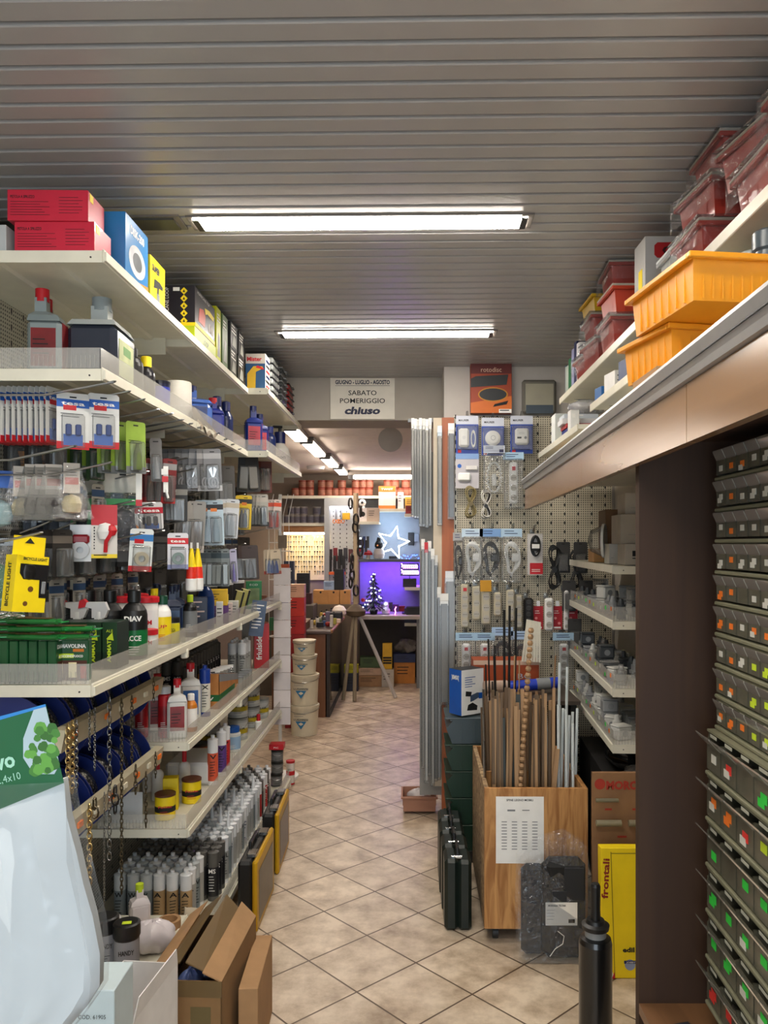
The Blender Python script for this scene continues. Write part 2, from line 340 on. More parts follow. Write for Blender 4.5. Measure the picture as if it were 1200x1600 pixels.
# wall box on pier & frame
def posterbox():
    b = MB().box(-.12, .12, -.03, .03, 0, .29, mat('#9a3a18', .5, name='rust_print'), .002)
    g = MB().quad([(-.119, -.0306, .23), (.119, -.0306, .23), (.119, -.0306, .289), (-.119, -.0306, .289)], mat('#5a1410', .5, name='maroon_print'))
    g.add([(-.12, -.031, .0), (.12, -.031, .0), (.12, -.031, .1), (-.12, -.031, .06)], [(0, 1, 2, 3)], mat('#d06a20', .5, name='orange_band'))
    g.add([(-.12, -.0315, .15), (.09, -.0315, .165), (.1, -.0315, .225), (-.09, -.0315, .215), (-.12, -.0315, .2)], [(0, 1, 2, 3, 4)], DARK)
    for r, h_, mm, dy in ((.088, .042, mat('#c08018', .5, name='ochre'), 0), (.08, .036, DARK, .0005)):
        g.add([(.01+r*math.cos(t*math.pi/12), -.032-dy, .108+h_*math.sin(t*math.pi/12)) for t in range(24)], [tuple(range(24))], mm)
    g.add([(.01, -.0322, .035), (.09, -.0322, .05), (.1, -.0322, .072), (.02, -.0322, .052)], [(0, 1, 2, 3)], INK)
    g.text('rotodisc', (0, -.031, .24), .04, mat('#d8b8a0', .5, name='pale_print'), w=.12)
    g.quad([(.045, -.0325, .0), (.119, -.0325, .0), (.119, -.0325, .022), (.045, -.0325, .022)], PAPER).lines((.05, -.0327, .012), .062, 1, .01, INK, th=.006)
    return [('carton', b), ('artwork', g)]
item('product_box', 'box', posterbox(), 'rust and orange carton standing on top of pegboard wall', (at(767, 650, 4.68)[0], 4.69, 2.417), 0)
item('framed_case', 'case', [('body', MB().box(-.1, .1, -.02, .02, 0, .2, mat('#6a675e', .5, name='taupe_plastic'), .012)), ('window', MB().box(-.082, .082, -.022, -.02, .02, .175, mat('#a29e8c', .3, name='pale_panel'), 0)), ('label', MB().box(-.08, .08, -.0235, -.022, .0, .05, mat('#47525c', .4, name='slate_label')))],
     'flat grey framed plastic case standing on top of pegboard wall', (at(843, 650, 4.68)[0], 4.7, 2.417), 0)
# ================================================================ PRODUCT BUILDERS (origin: base centre, front towards -Y)
def carton(name, cat, w, d, h, m, art=None, ch=.0015, front=None, top=None, side=None, art_name='print'):
    mf = {}
    if front: mf['-y'] = front
    if side: mf['+x'] = side; mf['-x'] = side
    if top: mf['+z'] = top
    b = MB().box(-w/2, w/2, -d/2, d/2, 0, h, m, 0 if mf else ch, mf)
    p = [('carton', b)]
    if art:
        g = MB(); art(g, w, d, h); p.append((art_name, g))
    return lambda: item(name, cat, p)
def bottle(name, cat, r, h, body, cap, lab=None, cr=.35, ch=.16, sh=.2, sy=1, txt=None, tcol=None, lz=(.12, .62), ridge=0, trans=None):
    def f():
        hb = h*(1-ch); zs = h*(1-ch-sh); c = r*cr
        b = MB().lathe([(0, 0), (r*.92, 0), (r, h*.03), (r, zs), (r*.93, zs+h*sh*.35), (r*.68, zs+h*sh*.72), (c*.9, hb*.985), (c*.9, hb)], trans or body, sy=sy)
        k = MB().lathe([(c*1.1, hb-.002), (c*1.1, h*.985), (c*.9, h), (0, h)], cap, sy=min(1, sy*1.3), n=16)
        p = [('body', b), ('cap', k)]
        if lab:
            l = MB().lathe([(r*1.012, h*lz[0]), (r*1.012, h*lz[1])], lab, sy=sy)
            if txt: l.text(txt, (0, -r*sy*1.02-.0008, h*(lz[0]*.4+lz[1]*.6)), r*.55, tcol or PAPER, w=r*1.2, bold=.02)
            l.lines((-r*.5, -r*sy*1.02-.0008, h*(lz[0]*.65+lz[1]*.35)), r, 4, h*.035, tcol or PAPER, th=h*.01)
            p.append(('label', l))
        return item(name, cat, p)
    return f
def jug(name, cat, w, d, h, body, cap, lab=None, capx=0, neck=.18, handle=False, top=None):
    """squarish canister: chamfered body, sloping shoulder, neck and cap"""
    def f():
        hb = h*(1-neck*1.4); t = top or body
        b = MB().box(-w/2, w/2, -d/2, d/2, 0, hb*.86, body, w*.12)
        a = [(-w/2*.96, -d/2*.96), (w/2*.96, -d/2*.96), (w/2*.96, d/2*.96), (-w/2*.96, d/2*.96)]; n_ = w*.17
        c = [(capx-n_, -n_), (capx+n_, -n_), (capx+n_, n_), (capx-n_, n_)]
        mid = [(p[0]*.8+q[0]*.2, p[1]*.8+q[1]*.2) for p, q in zip(a, c)]
        v = [(x, y, hb*.84) for x, y in a]+[(x, y, hb*.93) for x, y in mid]+[(x, y, hb) for x, y in c]+[(x, y, h*.9) for x, y in c]
        b.add(v, [(k*4+i, k*4+(i+1) % 4, k*4+4+(i+1) % 4, k*4+4+i) for k in range(3) for i in range(4)]+[(8, 9, 10, 11), (12, 13, 14, 15)], t)
        if handle: b.tube([(-w*.1, d*.1, hb*.98), (-w*.1, d*.42, hb*.95), (-w*.1, d*.47, hb*.75)], w*.07, t, n=8)
        p = [('body', b), ('cap', MB().cyl((capx, 0, h*.86), (capx, 0, h), w*.2, cap, n=18))]
        if lab: p.append(('label', MB().box(-w*.36, w*.36, -d/2-.001, -d/2, h*.14, h*.55, lab).box(w/2, w/2+.001, -d*.34, d*.34, h*.12, h*.62, lab).lines((-w*.3, -d/2-.0012, h*.42), w*.5, 4, h*.05, INK, th=h*.012)))
        return item(name, cat, p)
    return f
def tin(name, cat, r, h, body, lid, lab=None, bail=False, txt=None, ridge=True, band=None, tcol=None):
    def f():
        b = MB().lathe([(0, 0), (r*.97, 0), (r, .004), (r*.98, .008), (r*.98, h*.96), (r, h*.97)], body, n=24)
        p = [('body', b), ('lid', MB().lathe([(r*1.02, h*.9), (r*1.03, h*.985), (r*.95, h), (r*.9, h*.985), (0, h*.985)], lid, n=24))]
        if lab:
            l = MB().lathe([(r*.99, h*.14), (r*.99, h*.8)], lab, n=24)
            if band: l.lathe([(r*1.0, h*.3), (r*1.0, h*.52)], band, n=24)
            if txt: l.text(txt, (0, -r*1.003, h*.5), h*.14, tcol or INK, w=r*1.3, bold=.02)
            l.lines((-r*.5, -r*1.006, h*.34), r, 3, h*.06, tcol or INK, th=h*.015)
            p.append(('label', l))
        if bail: p.append(('handle', MB().tube([(-r*1.02, 0, h*.86)]+[(r*1.04*math.cos(t), -r*.55*math.sin(-t) if 0 else -r*1.05*math.sin(math.pi-t), h*.86-h*.3*math.sin(math.pi-t)) for t in [math.pi*k/10 for k in range(10, -1, -1)]], .0016, STEEL)))
        return item(name, cat, p)
    return f
def cartridge(body, lab, txt=None, tcol=INK, cone=False, plung=WHITE):
    def f():
        r = .0235; h = .2
        b = MB().lathe([(0, .002), (r*.85, .002), (r, 0), (r, h), (r*1.03, h), (r*1.03, h+.004), (r*.8, h+.007), (.009, h+.01), (.009, h+.022), (.004, h+.024), (0, h+.024)], body, n=18)
        l = MB().lathe([(r*1.015, .02), (r*1.015, h*.72)], lab, n=18)
        if txt: l.text(txt, (0, -r*1.03, h*.6), .026, tcol, ux=(1, 0, 0), w=.03, bold=.02)
        l.lines((-.014, -r*1.03, h*.52), .026, 6, .012, tcol, th=.003)
        p = [('tube', b), ('label', l)]
        if cone: p.append(('nozzle', MB().lathe([(.009, h+.02), (.0085, h+.03), (.003, h+.085), (0, h+.086)], CLEARW, n=10)))
        return item('sealant_cartridge', 'cartridge', p)
    return f
CLEARW = mat('#e4e6e8', .25, name='milky_plastic')
def wire_hook(L=.34):
    def f():
        m = MB(); m.tube([(0, -.004, 0), (L*.62, -.004, 0), (L*.9, -.004, .026), (L, -.004, .036), (L+.004, 0, .037), (L, .004, .036), (L*.9, .004, .026), (L*.62, .004, 0), (0, .004, 0)], .0026, STEEL, n=6)
        m.box(-.004, .004, -.012, .012, -.02, .012, STEEL)
        return item('peg_hook', 'hook', [('hook', m)])
    return f
def blister(name, cat, w, h, card, shape='tube', prod=None, top=None, foot=None, txt=None, bub=.022, logo=None, tcol=None):
    """hang pack: origin at the hole, card down to -h, product under a clear bubble"""
    def f():
        z0, z1 = -h+.012, .012; m = MB().prism([(-w/2+.004, z0), (w/2-.004, z0), (w/2, z0+.004), (w/2, z1-.006), (w/2-.006, z1), (-w/2+.006, z1), (-w/2, z1-.006), (-w/2, z0+.004)], -.0004, .0004, card)
        m.box(-.009, .009, -.0009, .0009, -.002, .002, INK)
        if top: m.box(-w/2, w/2, -.0009, -.0004, -.028, -.006, top)
        if foot: m.box(-w/2, w/2, -.0009, -.0004, z0, z0+h*.13, foot)
        if txt: m.text(txt, (0, -.001, -.022 if top else -.03), .015, tcol or PAPER, w=w*.72, bold=.02)
        if logo: m.box(-w*.3, w*.1, -.0011, -.0009, -.036, -.022, logo)
        m.lines((-w*.38, -.001, -h*.3), w*.7, 2, .008, INK, th=.0015)
        p = [('card', m)]
        if prod:
            q = MB(); a, b_ = -h*.86, -h*.36; hw = w*.3
            if shape == 'tube': q.lathe([(0, a), (hw*.7, a), (hw*.75, a+.01), (hw*.6, b_-.03), (hw*.3, b_-.01), (hw*.25, b_), (0, b_)], prod, c=(0, -bub*.5, 0), n=12, sy=.6)
            elif shape == 'box': q.box(-hw, hw, -bub*.85, -.002, a, b_, prod, .003)
            elif shape == 'disc': q.lathe([(hw*.5, -.008), (hw, -.008), (hw, .008), (hw*.5, .008), (hw*.5, -.008)], prod, n=20); q.v = [(x, -bub*.5+z*1, (a+b_)/2+y) for x, y, z in q.v]
            elif shape == 'scissors':
                for s_ in (-1, 1):
                    q.prism([(s_*.004, b_+.0), (s_*.016, b_-.01), (s_*.004, a*.5+b_*.5), (0, a*.5+b_*.5)], -.006, -.003, CHROME)
                    q.tube([(s_*.006+s_*.012*math.cos(t), -.008, a*.75+b_*.25+.02*math.sin(t)) for t in [k*math.pi/5 for k in range(10)]], .004, prod, closed=True)
            elif shape == 'hooks':
                for k in (-1, 1): q.box(k*hw*.5-.008, k*hw*.5+.008, -.01, -.001, (a+b_)/2-.012, (a+b_)/2+.02, prod, .003)
                q.box(-hw, hw, -.0012, -.0008, a, a+h*.2, BLUE)
            p.append(('product', q)); p.append(('blister', MB().box(-hw*1.2, hw*1.2, -bub, -.0005, a-.006, b_+.008, CLEAR, .004)))
        return item(name, cat, p)
    return f
def hangbag(name, cat, w, h, head, cont, hh=.035, depth=.03, shape='lump', txt=None, hlab=None, tcol=None):
    def f():
        hd = MB().box(-w/2, w/2, -.002, .002, -hh+.012, .012, head); hd.box(-.01, .01, -.003, .003, -.002, .003, INK)
        if txt: hd.text(txt, (0, -.0021, -hh*.5), hh*.34, tcol or NAVY, w=w*.6)
        q = MB(); zc = -hh-(h-hh)*.55; rz = (h-hh)*.36
        if shape == 'lump': q.lathe([(0, -rz), (w*.28, -rz*.8), (w*.36, -.1*rz), (w*.25, rz*.7), (0, rz)], cont, c=(0, 0, zc), sy=depth/w*1.1, n=14)
        elif shape == 'glove':
            q.box(-w*.3, w*.3, -depth*.3, depth*.3, zc-rz, zc+rz*.3, cont, .01)
            for k in range(4): q.box(-w*.3+k*w*.155, -w*.3+k*w*.155+w*.13, -depth*.22, depth*.22, zc+rz*.2, zc+rz*(.75+.15*(k in (1, 2))), cont, .005)
        elif shape == 'coil':
            for k in range(5): q.tube([((w*.17+.004*k)*math.cos(t)+.003*math.sin(3*t+k), (k-2)*.005, zc+rz*(.9-.03*k)*math.sin(t)) for t in [j*math.pi/8 for j in range(16)]], .0034, cont, closed=True)
            q.box(-.004, w*.3, -.012, .012, zc-.02, zc+.02, cont, .004)
        b = MB(); a0 = -hh+.014
        fr = [(-w/2*.98, -.003, a0), (w/2*.98, -.003, a0), (w/2, -depth/2, -h*.45), (w/2*.96, -depth/2*.8, -h*.9), (w/2, -.001, -h), (-w/2, -.001, -h), (-w/2*.96, -depth/2*.8, -h*.9), (-w/2, -depth/2, -h*.45)]
        bk = [(x, -y, z) for x, y, z in fr]
        fc = [(0, 1, 2, 7), (7, 2, 3, 6), (6, 3, 4, 5)]
        b.add(fr, fc, BAG); b.add(bk, [t[::-1] for t in fc], BAG)
        return item(name, cat, [('header', hd), ('contents', q), ('bag', b)])
    return f

# ================================================================ LEFT GONDOLA
XB = -1.3
def f_peg(base, holes):
    def f(nt, b):
        L = nt.links.new; N = nt.nodes.new
        tc = N('ShaderNodeTexCoord'); sp = N('ShaderNodeSeparateXYZ'); L(tc.outputs['Object'], sp.inputs[0])
        res = []
        for ax, per, hw in ((holes[0], .0133, .22), (2, .0133, .22)):
            m = N('ShaderNodeMath'); m.operation = 'DIVIDE'; L(sp.outputs[ax], m.inputs[0]); m.inputs[1].default_value = per
            fr = N('ShaderNodeMath'); fr.operation = 'FRACT'; L(m.outputs[0], fr.inputs[0])
            s = N('ShaderNodeMath'); s.operation = 'SUBTRACT'; L(fr.outputs[0], s.inputs[0]); s.inputs[1].default_value = .5
            a = N('ShaderNodeMath'); a.operation = 'ABSOLUTE'; L(s.outputs[0], a.inputs[0])
            c = N('ShaderNodeMath'); c.operation = 'LESS_THAN'; L(a.outputs[0], c.inputs[0]); c.inputs[1].default_value = hw; res.append(c)
        mu = N('ShaderNodeMath'); mu.operation = 'MULTIPLY'; L(res[0].outputs[0], mu.inputs[0]); L(res[1].outputs[0], mu.inputs[1])
        mx = N('ShaderNodeMix'); mx.data_type = 'RGBA'; L(mu.outputs[0], mx.inputs[0]); mx.inputs[6].default_value = (*lin(base), 1); mx.inputs[7].default_value = (*lin('#1a1714'), 1)
        L(mx.outputs[2], b.inputs['Base Color']); b.inputs['Roughness'].default_value = .5
        q = []
        for ax, per, hw in ((holes[0], .08, .06), (2, .053, .16)):
            m = N('ShaderNodeMath'); m.operation = 'DIVIDE'; L(sp.outputs[ax], m.inputs[0]); m.inputs[1].default_value = per
            fr = N('ShaderNodeMath'); fr.operation = 'FRACT'; L(m.outputs[0], fr.inputs[0])
            c = N('ShaderNodeMath'); c.operation = 'COMPARE'; L(fr.outputs[0], c.inputs[0]); c.inputs[1].default_value = .5; c.inputs[2].default_value = hw; q.append(c)
        m2 = N('ShaderNodeMath'); m2.operation = 'MULTIPLY'; L(q[0].outputs[0], m2.inputs[0]); L(q[1].outputs[0], m2.inputs[1])
        m3 = N('ShaderNodeMath'); m3.operation = 'MAXIMUM'; L(m2.outputs[0], m3.inputs[0]); L(mu.outputs[0], m3.inputs[1]); L(m3.outputs[0], mx.inputs[0])
    return f
PEGY = node_mat('perforated_panel_side', f_peg('#b8b3a2', (1,))); PEGX = node_mat('perforated_panel', f_peg('#cfc6ae', (0,)))
Y0, Y1, Y2, Y3 = 2.12, 3.03, 3.99, 5.22
def shelf_mb(xe, y0, y1, z, m=CREAM, back=XB):
    z -= .0015
    b = MB().box(back, xe, y0+.002, y1-.002, z-.006, z, m)
    b.box(xe, xe+.006, y0+.002, y1-.002, z-.032, z+.004, m, .002).box(xe+.006, xe+.012, y0+.002, y1-.002, z-.028, z-.004, m)
    b.box(back+.04, xe, y0+.002, y0+.008, z-.032, z-.006, m).box(back+.04, xe, y1-.008, y1-.002, z-.032, z-.006, m)
    for t in (.33, .66): b.prism([(back+(xe-back)*t-.02, z-.006), (back+(xe-back)*t-.012, z-.014), (back+(xe-back)*t+.012, z-.014), (back+(xe-back)*t+.02, z-.006)], y0+.01, y1-.01, m)
    b.cyl((xe-.03, y0+.0005, z-.018), (xe-.03, y0+.003, z-.018), .0025, INK, n=8)
    return b
def guard_mb(xe, y0, y1, z, h=.055):
    return MB().box(xe-.0015, xe+.0005, y0+.004, y1-.004, z+.0005, z+h, GUARD)
def divider_mb(xe, y, z, L=.34, h=.055):
    b = MB().box(xe-L, xe-.004, y, y+.0015, z+.0005, z+h, GUARD)
    for k in range(26): b.box(xe-L+.01+k*.0125, xe-L+.0125+k*.0125, y-.001, y, z+.002, z+h*.62, GUARD)
    return b
def clip_mb(xe, y, z): return MB().box(xe-.01, xe+.016, y-.012, y+.012, z-.055, z-.02, CREAM, .004)
def bay(label, y0, y1, shelves, back0, back1, guards=()):
    back = MB().box(XB-.02, XB, y0, y1, back0, back1, PEGY)
    up = [('upright', MB().box(XB-.03, XB+.03, y0-.0, y0+.03, 0, back1, CREAM)), ('upright', MB().box(XB-.03, XB+.03, y1-.03, y1, 0, back1, CREAM))]
    P = [('back_panel', back)]+up
    for z, xe in shelves:
        sub = []
        if (z, xe) in guards:
            sub = [('front_guard', guard_mb(xe, y0, y1, z)), ('ribbed_divider', divider_mb(xe, y0+.004, z))]
        P.append(('shelf', shelf_mb(xe, y0, y1, z), sub))
        P.append(('bracket', clip_mb(xe, y1-.03, z) if z < 2 else MB().box(XB, xe-.1, y1-.03, y1-.026, z-.07, z-.006, CREAM)))
    return item('shelving_bay', 'shelving', P, label, (0, 0, 0), 0, 'left aisle shelving')
Z1, Z2, Z3, Z4, Z5, ZB = 2.434, 2.119, 1.275, .895, .564, .12
bay('cream metal shelving nearest on left aisle with chain spools', Y0, Y1, [(Z1, -.82), (Z2, -.823), (Z3, -.85), (.24, -.85)], 0, 2.62, [(Z2, -.823), (Z3, -.85)])
S2_ = [(Z1, -.82), (Z2, -.823), (Z3, -.85), (Z4, -.85), (Z5, -.85), (ZB, -.79)]
bay('cream metal shelving in middle of left aisle holding white bottles', Y1, Y2, S2_, 0, 2.62, S2_[1:])
S3_ = [(Z1, -.72), (Z2, -.72), (Z3, -.85), (Z4, -.85), (Z5, -.85), (ZB, -.79)]
bay('cream metal shelving at far end of left aisle, narrower top shelves', Y2, Y3, S3_, 0, 2.62, S3_[1:])
struct('partition_left', MB().box(-1.75, XB-.03, Y0-.2, Y3, 0, 2.3, PLAS))

# ---- top shelf cartons
def art_red(g, w, d, h):
    g.text('PISTOLA A SPRUZZO', (-w*.46, -d/2, h*.72), .011, INK, w=w*.3, align='l', bold=.02)
    g.lines((-w*.46, -d/2, h*.6), w*.5, 6, h*.085, INK).lines((w*.14, -d/2, h*.74), w*.3, 6, h*.1, INK)
    g.box(w/2-.001, w/2+.001, -d*.4, -d*.2, h*.7, h*.95, YELLOW)
redbox = carton('product_box', 'box', .215, .12, .083, mat('#c4203a', .45, clear=.3, name='crimson_board'), art_red)
place('redbox', redbox, (-.955, 2.2, Z1), .0, 'crimson spray gun carton, lower of two on top shelf', 'crimson cartons')
place('redbox', redbox, (-.972, 2.195, Z1+.0835), .02, 'crimson spray gun carton, upper of two under the ceiling', 'crimson cartons')
def art_blue(g, w, d, h):
    x = w/2+.0008
    g.add([(x, .0+d*.36*math.cos(t*math.pi/16), h*.36+h*.26*math.sin(t*math.pi/16)) for t in range(32)], [tuple(range(32))], mat('#c9ccd0', .3, var=.3, name='silver_print'))
    g.add([(x+.0004, .0+d*.2*math.cos(t*math.pi/16), h*.36+h*.15*math.sin(t*math.pi/16)) for t in range(32)], [tuple(range(32))], mat('#5f6468', .4, var=.4, name='dull_silver'))
    g.text('DISK-200', (x, 0, h*.74), .034, PAPER, ux=(0, 1, 0), w=d*.6, bold=.03)
    g.add([(x, -d/2, 0), (x, d/2, 0), (x, d/2, h*.12), (x, -d*.1, h*.02)], [(0, 1, 2, 3)], ORANGE)
place('bluebox', carton('product_box', 'box', .13, .2, .18, mat('#2a7cb8', .35, clear=.4, name='sky_board'), art_blue), (-.888, 2.405, Z1), 0, 'tall sky blue carton printed with silver disc beside crimson cartons')
def art_yel(g, w, d, h):
    x = w/2+.0008
    g.text('SUPER', (x, -d*.15, h*.68), .03, NAVY, ux=(0, 1, 0), w=d*.5, bold=.03)
    g.prism([(-d*.3, h*.3), (-d*.25, h*.52), (d*.1, h*.55), (d*.32, h*.5), (d*.3, h*.42), (d*.05, h*.4), (d*.02, h*.1), (-d*.1, h*.1), (-d*.06, h*.36)], x, x+.0006, DARK, ax='x')
    g.prism([(-d*.1, h*.02), (d*.1, h*.02), (d*.1, h*.24), (-d*.1, h*.24)], x+.0002, x+.0008, GREY, ax='x')
place('yelbox', carton('product_box', 'box', .12, .15, .14, YELLOW, art_yel), (-.885, 2.61, Z1), 0, 'bright yellow carton showing black spray gun, next to tall blue carton')
place('flatgreen', carton('product_box', 'box', .13, .34, .055, mat('#b8c818', .45, name='lime_board'), lambda g, w, d, h: g.text('LOOP', (w/2, 0, .015), .03, DARK, ux=(0, 1, 0))), (-.89, 3.225, Z1), 0, 'flat lime carton beneath black hurricane carton')
def art_hur(g, w, d, h):
    y = -d/2-.0008
    g.text('HURRICANE LOOP', (-w*.22, y, h*.5), .02, PAPER, ux=(0, 0, 1), uy=(-1, 0, 0), w=h*.9)
    for k in range(5):
        z = h*(.12+.185*k); g.prism([(w*.2-.014, z), (w*.2, z-.014), (w*.2+.014, z), (w*.2, z+.014)], y-.0006, y, YELLOW)
        g.prism([(w*.2-.005, z-.005), (w*.2+.005, z-.005), (w*.2, z+.006)], y-.001, y-.0006, INK)
    g.box(-w*.1, w*.08, y-.0004, y, h*.86, h*.95, PAPER)
    x = w/2+.0008
    g.text('HURRICANE TOP', (x, -d*.1, h*.86), .016, PAPER, ux=(0, 1, 0), w=d*.6)
    g.prism([(0, h*.55), (d*.1, h*.62), (d*.42, h*.6), (d*.44, h*.72), (d*.2, h*.76), (-d*.04, h*.7)], x, x+.0006, YELLOW, ax='x')
    g.prism([(-d*.34, h*.2), (-d*.04, h*.2), (0, h*.5), (-d*.1, h*.62), (-d*.3, h*.55)], x, x+.0006, mat('#d0401c', .4, name='vermilion'), ax='x')
    for yy in (.2, .34): g.add([(x+.0005, d*yy+.02*math.cos(t), h*.3+.02*math.sin(t)) for t in [k*math.pi/8 for k in range(16)]], [tuple(range(16))], PAPER)
    g.box(x-.0005, x+.0002, -d/2, d/2, 0, h*.1, YELLOW); g.box(-w/2, w/2, y, y+.0006, 0, h*.08, YELLOW)
place('hurbox', carton('product_box', 'box', .14, .31, .155, mat('#201d24', .4, var=.2, clear=.3, name='black_print'), art_hur), (-.895, 3.215, Z1+.0555), 0, 'black carton with yellow diamonds standing on flat lime carton')
for i, (y, w, d, h, m, lb, z) in enumerate(((3.46, .12, .08, .24, mat('#c8cc18', .4, name='acid_yellow'), 'tall acid yellow carton beside black hurricane carton', 0), (3.56, .13, .1, .235, mat('#52683a', .45, name='olive_print'), 'tall olive green carton, just beyond acid yellow one', 0),
        (3.71, .14, .13, .12, mat('#2c3026', .4, name='black_green'), 'black photo-print carton under another, beyond olive carton', 0), (3.72, .14, .14, .12, mat('#1e1c1c', .45, name='soot_board'), 'black carton on top of another, beyond olive carton', .1205), (3.88, .14, .14, .12, mat('#26261f', .4, name='black_board'), 'lower black carton at end of middle top shelf', 0), (3.885, .14, .13, .12, mat('#191718', .45, name='jet_board'), 'upper black carton at end of middle top shelf', .1205))):
    def art(g, w, d, h, i=i):
        x = w/2+.0008; g.prism([(-d*.3, h*.12), (d*.3, h*.12), (d*.22, h*.5), (-d*.1, h*.55)], x, x+.0005, mat('#8f8f86', .5, var=.3, name='photo_grey'), ax='x'); g.lines((x, -d*.4, h*.86), d*.7, 3, .014, PAPER, ux=(0, 1, 0), th=.005)
    place('tb%d' % i, carton('product_box', 'box', w, d, h, m, art), (-.89, y, Z1+z), 0, lb)
def art_mister(g, w, d, h):
    y = -d/2-.0006
    g.quad([(-w/2, y, h*.73), (w/2, y, h*.73), (w/2, y, h), (-w/2, y, h)], mat('#b9b0a4', .5, name='pale_band')).text('Mister', (-w*.05, y-.0004, h*.8), .03, RED, w=w*.75, bold=.03)
    g.add([(-w*.42, y-.0003, .01), (w*.0, y-.0003, .01), (w*.02, y-.0003, h*.5), (w*.4, y-.0003, h*.6), (w*.35, y-.0003, h*.65), (-w*.1, y-.0003, h*.66), (-w*.42, y-.0003, h*.45)], [tuple(range(7))], mat('#c8a020', .5, name='mustard'))
    g.add([(w*.0, y-.0005, h*.62), (w*.42, y-.0005, h*.56), (w*.42, y-.0005, h*.6), (w*.1, y-.0005, h*.68)], [(0, 1, 2, 3)], RED)
    for k in range(6): g.quad([(w/2+.0006, -d*.4, h*(.1+.14*k)), (w/2+.0006, d*.4, h*(.1+.14*k)), (w/2+.0006, d*.4, h*(.17+.14*k)), (w/2+.0006, -d*.4, h*(.17+.14*k))], [RED, INK, NAVY][k % 3])
place('mister', carton('product_box', 'box', .1, .13, .185, mat('#20486e', .45, name='petrol_blue'), art_mister, side=PAPER), (-.785, 4.12, Z1), 0, 'blue and white carton with red heading on far top shelf')
def case_fn(body, lid):
    def f():
        b = MB().box(-.06, .06, -.09, .09, 0, .028, body, .005)
        return item('organiser_case', 'case', [('tray', b), ('lid', MB().box(-.062, .062, -.092, .092, .0285, .037, lid, .004)), ('latch', MB().box(-.015, .015, -.097, -.092, .012, .034, lid)), ('handle', MB().tube([(.062, -.03, .02), (.075, -.03, .02), (.075, .03, .02), (.062, .03, .02)], .003, lid))])
    return f
for k in range(6): place('casel', case_fn(mat('#c2c6c4', .3, name='clear_grey'), DARK), (-.79-.004*(k % 2), 4.36, Z1+.038*k), R(-.05, .05), 'pale organiser case, %s from shelf upward in nearer stack' % ORD[k], 'pale organiser cases')
for k in range(6): place('cased', case_fn(mat('#202324', .4, name='black_case'), GREY), (-.79+.003*(k % 2), 4.63, Z1+.038*k), R(-.05, .05), 'black organiser case, %s from shelf upward in middle stack' % ORD[k], 'black organiser cases')
for k in range(5): place('caser', case_fn(mat('#8a1a1c', .4, name='red_case'), BLACK), (-.79, 4.9, Z1+.038*k), R(-.05, .05), 'red and black organiser case, %s from shelf upward in farthest stack' % ORD[k], 'red organiser cases')

# ---- second shelf: bottles
SILV = mat('#8d9a9c', .32, .4, name='silver_bottle')
oil = jug('oil_bottle', 'bottle', .095, .075, .265, SILV, RED, mat('#701a1c', .4, var=.4, name='oil_label'), capx=-.015)
place('oil', oil, (-1.045, 2.3, Z2), .1, 'silver oil bottle with bright red cap on second shelf', 'silver oil bottles')
place('oil', oil, (-1.09, 2.42, Z2), .1, 'silver oil bottle with red cap, behind nearest one', 'silver oil bottles', (1, 1, 1.03))
place('canister', jug('fluid_canister', 'canister', .145, .2, .275, mat('#2f3440', .25, var=.05, name='dark_fluid'), mat('#8c9698', .3, name='grey_cap'), None, handle=True, top=mat('#a9b0b0', .25, name='clear_grey_top')), (-.935, 2.42, Z2), .05, 'large clear canister of dark fluid with grey top on second shelf')
S2T = [('blk', bottle('lubricant_bottle', 'bottle', .03, .17, BLACK, BLACK, None), -.9, 2.6, 'black bottle with black cap beside dark canister'),
       ('blky', bottle('lubricant_bottle', 'bottle', .03, .17, mat('#15151c', .3, name='ink_plastic'), YELLOW, None, cr=.55, ch=.2), -.9, 2.72, 'black bottle with yellow cap on second shelf'),
       ('bluecan', tin('polish_tin', 'tin', .035, .11, mat('#101838', .3, name='midnight'), mat('#0c1020', .3, name='midnight_lid'), mat('#1c2f9c', .35, name='royal_label')), -.89, 2.84, 'short midnight blue tin beside black bottles'),
       ('roll', lambda: item('paper_roll', 'roll', [('roll', MB().lathe([(.012, 0), (.048, 0), (.05, .003), (.05, .157), (.048, .16), (.012, .16), (.012, 0)], mat('#e2ddd2', .9, name='tissue'), n=24)), ('core', MB().lathe([(.0118, 0), (.0118, .161)], KRAFT, n=16))]), -.9, 3.1, 'white paper roll standing on second shelf'),
       ('bjug', jug('screenwash_jug', 'jug', .19, .13, .2, film('blue_liquid', .8, (.12, .25, .75), .15, .8), NAVY, mat('#26407c', .4, var=.3, name='wash_label'), handle=True), -.92, 3.38, 'wide translucent blue jug on second shelf'),
       ('nbox', jug('descaler_can', 'can', .09, .06, .19, mat('#1c2c90', .4, name='cobalt'), RED, mat('#3848a8', .4, var=.3, name='cobalt_label')), -.89, 3.6, 'cobalt blue flat can beside translucent jug'),
       ('nb1', bottle('cleaner_bottle', 'bottle', .034, .22, mat('#10204e', .3, name='navy_gloss'), NAVY, None, cr=.55, ch=.2), -.9, 3.72, 'navy bottle next to cobalt can, nearer one')]
for k, fn, x, y, lb in S2T: place('s2'+k, fn, (x, y, Z2), R(.3, .6), lb)
place('s2nb1', None, (-.89, 3.86, Z2), .4, 'navy bottle next to cobalt can, farther one', 'navy bottles')
place('s2nbj', jug('cleaner_bottle', 'bottle', .085, .06, .235, mat('#16286e', .3, name='navy_blue_gloss'), mat('#0e1c50', .3, name='navy_cap'), mat('#a03040', .4, var=.3, name='red_label')), (-.8, 4.07, Z2), .4, 'tall navy flat bottle with red label at start of far shelf')
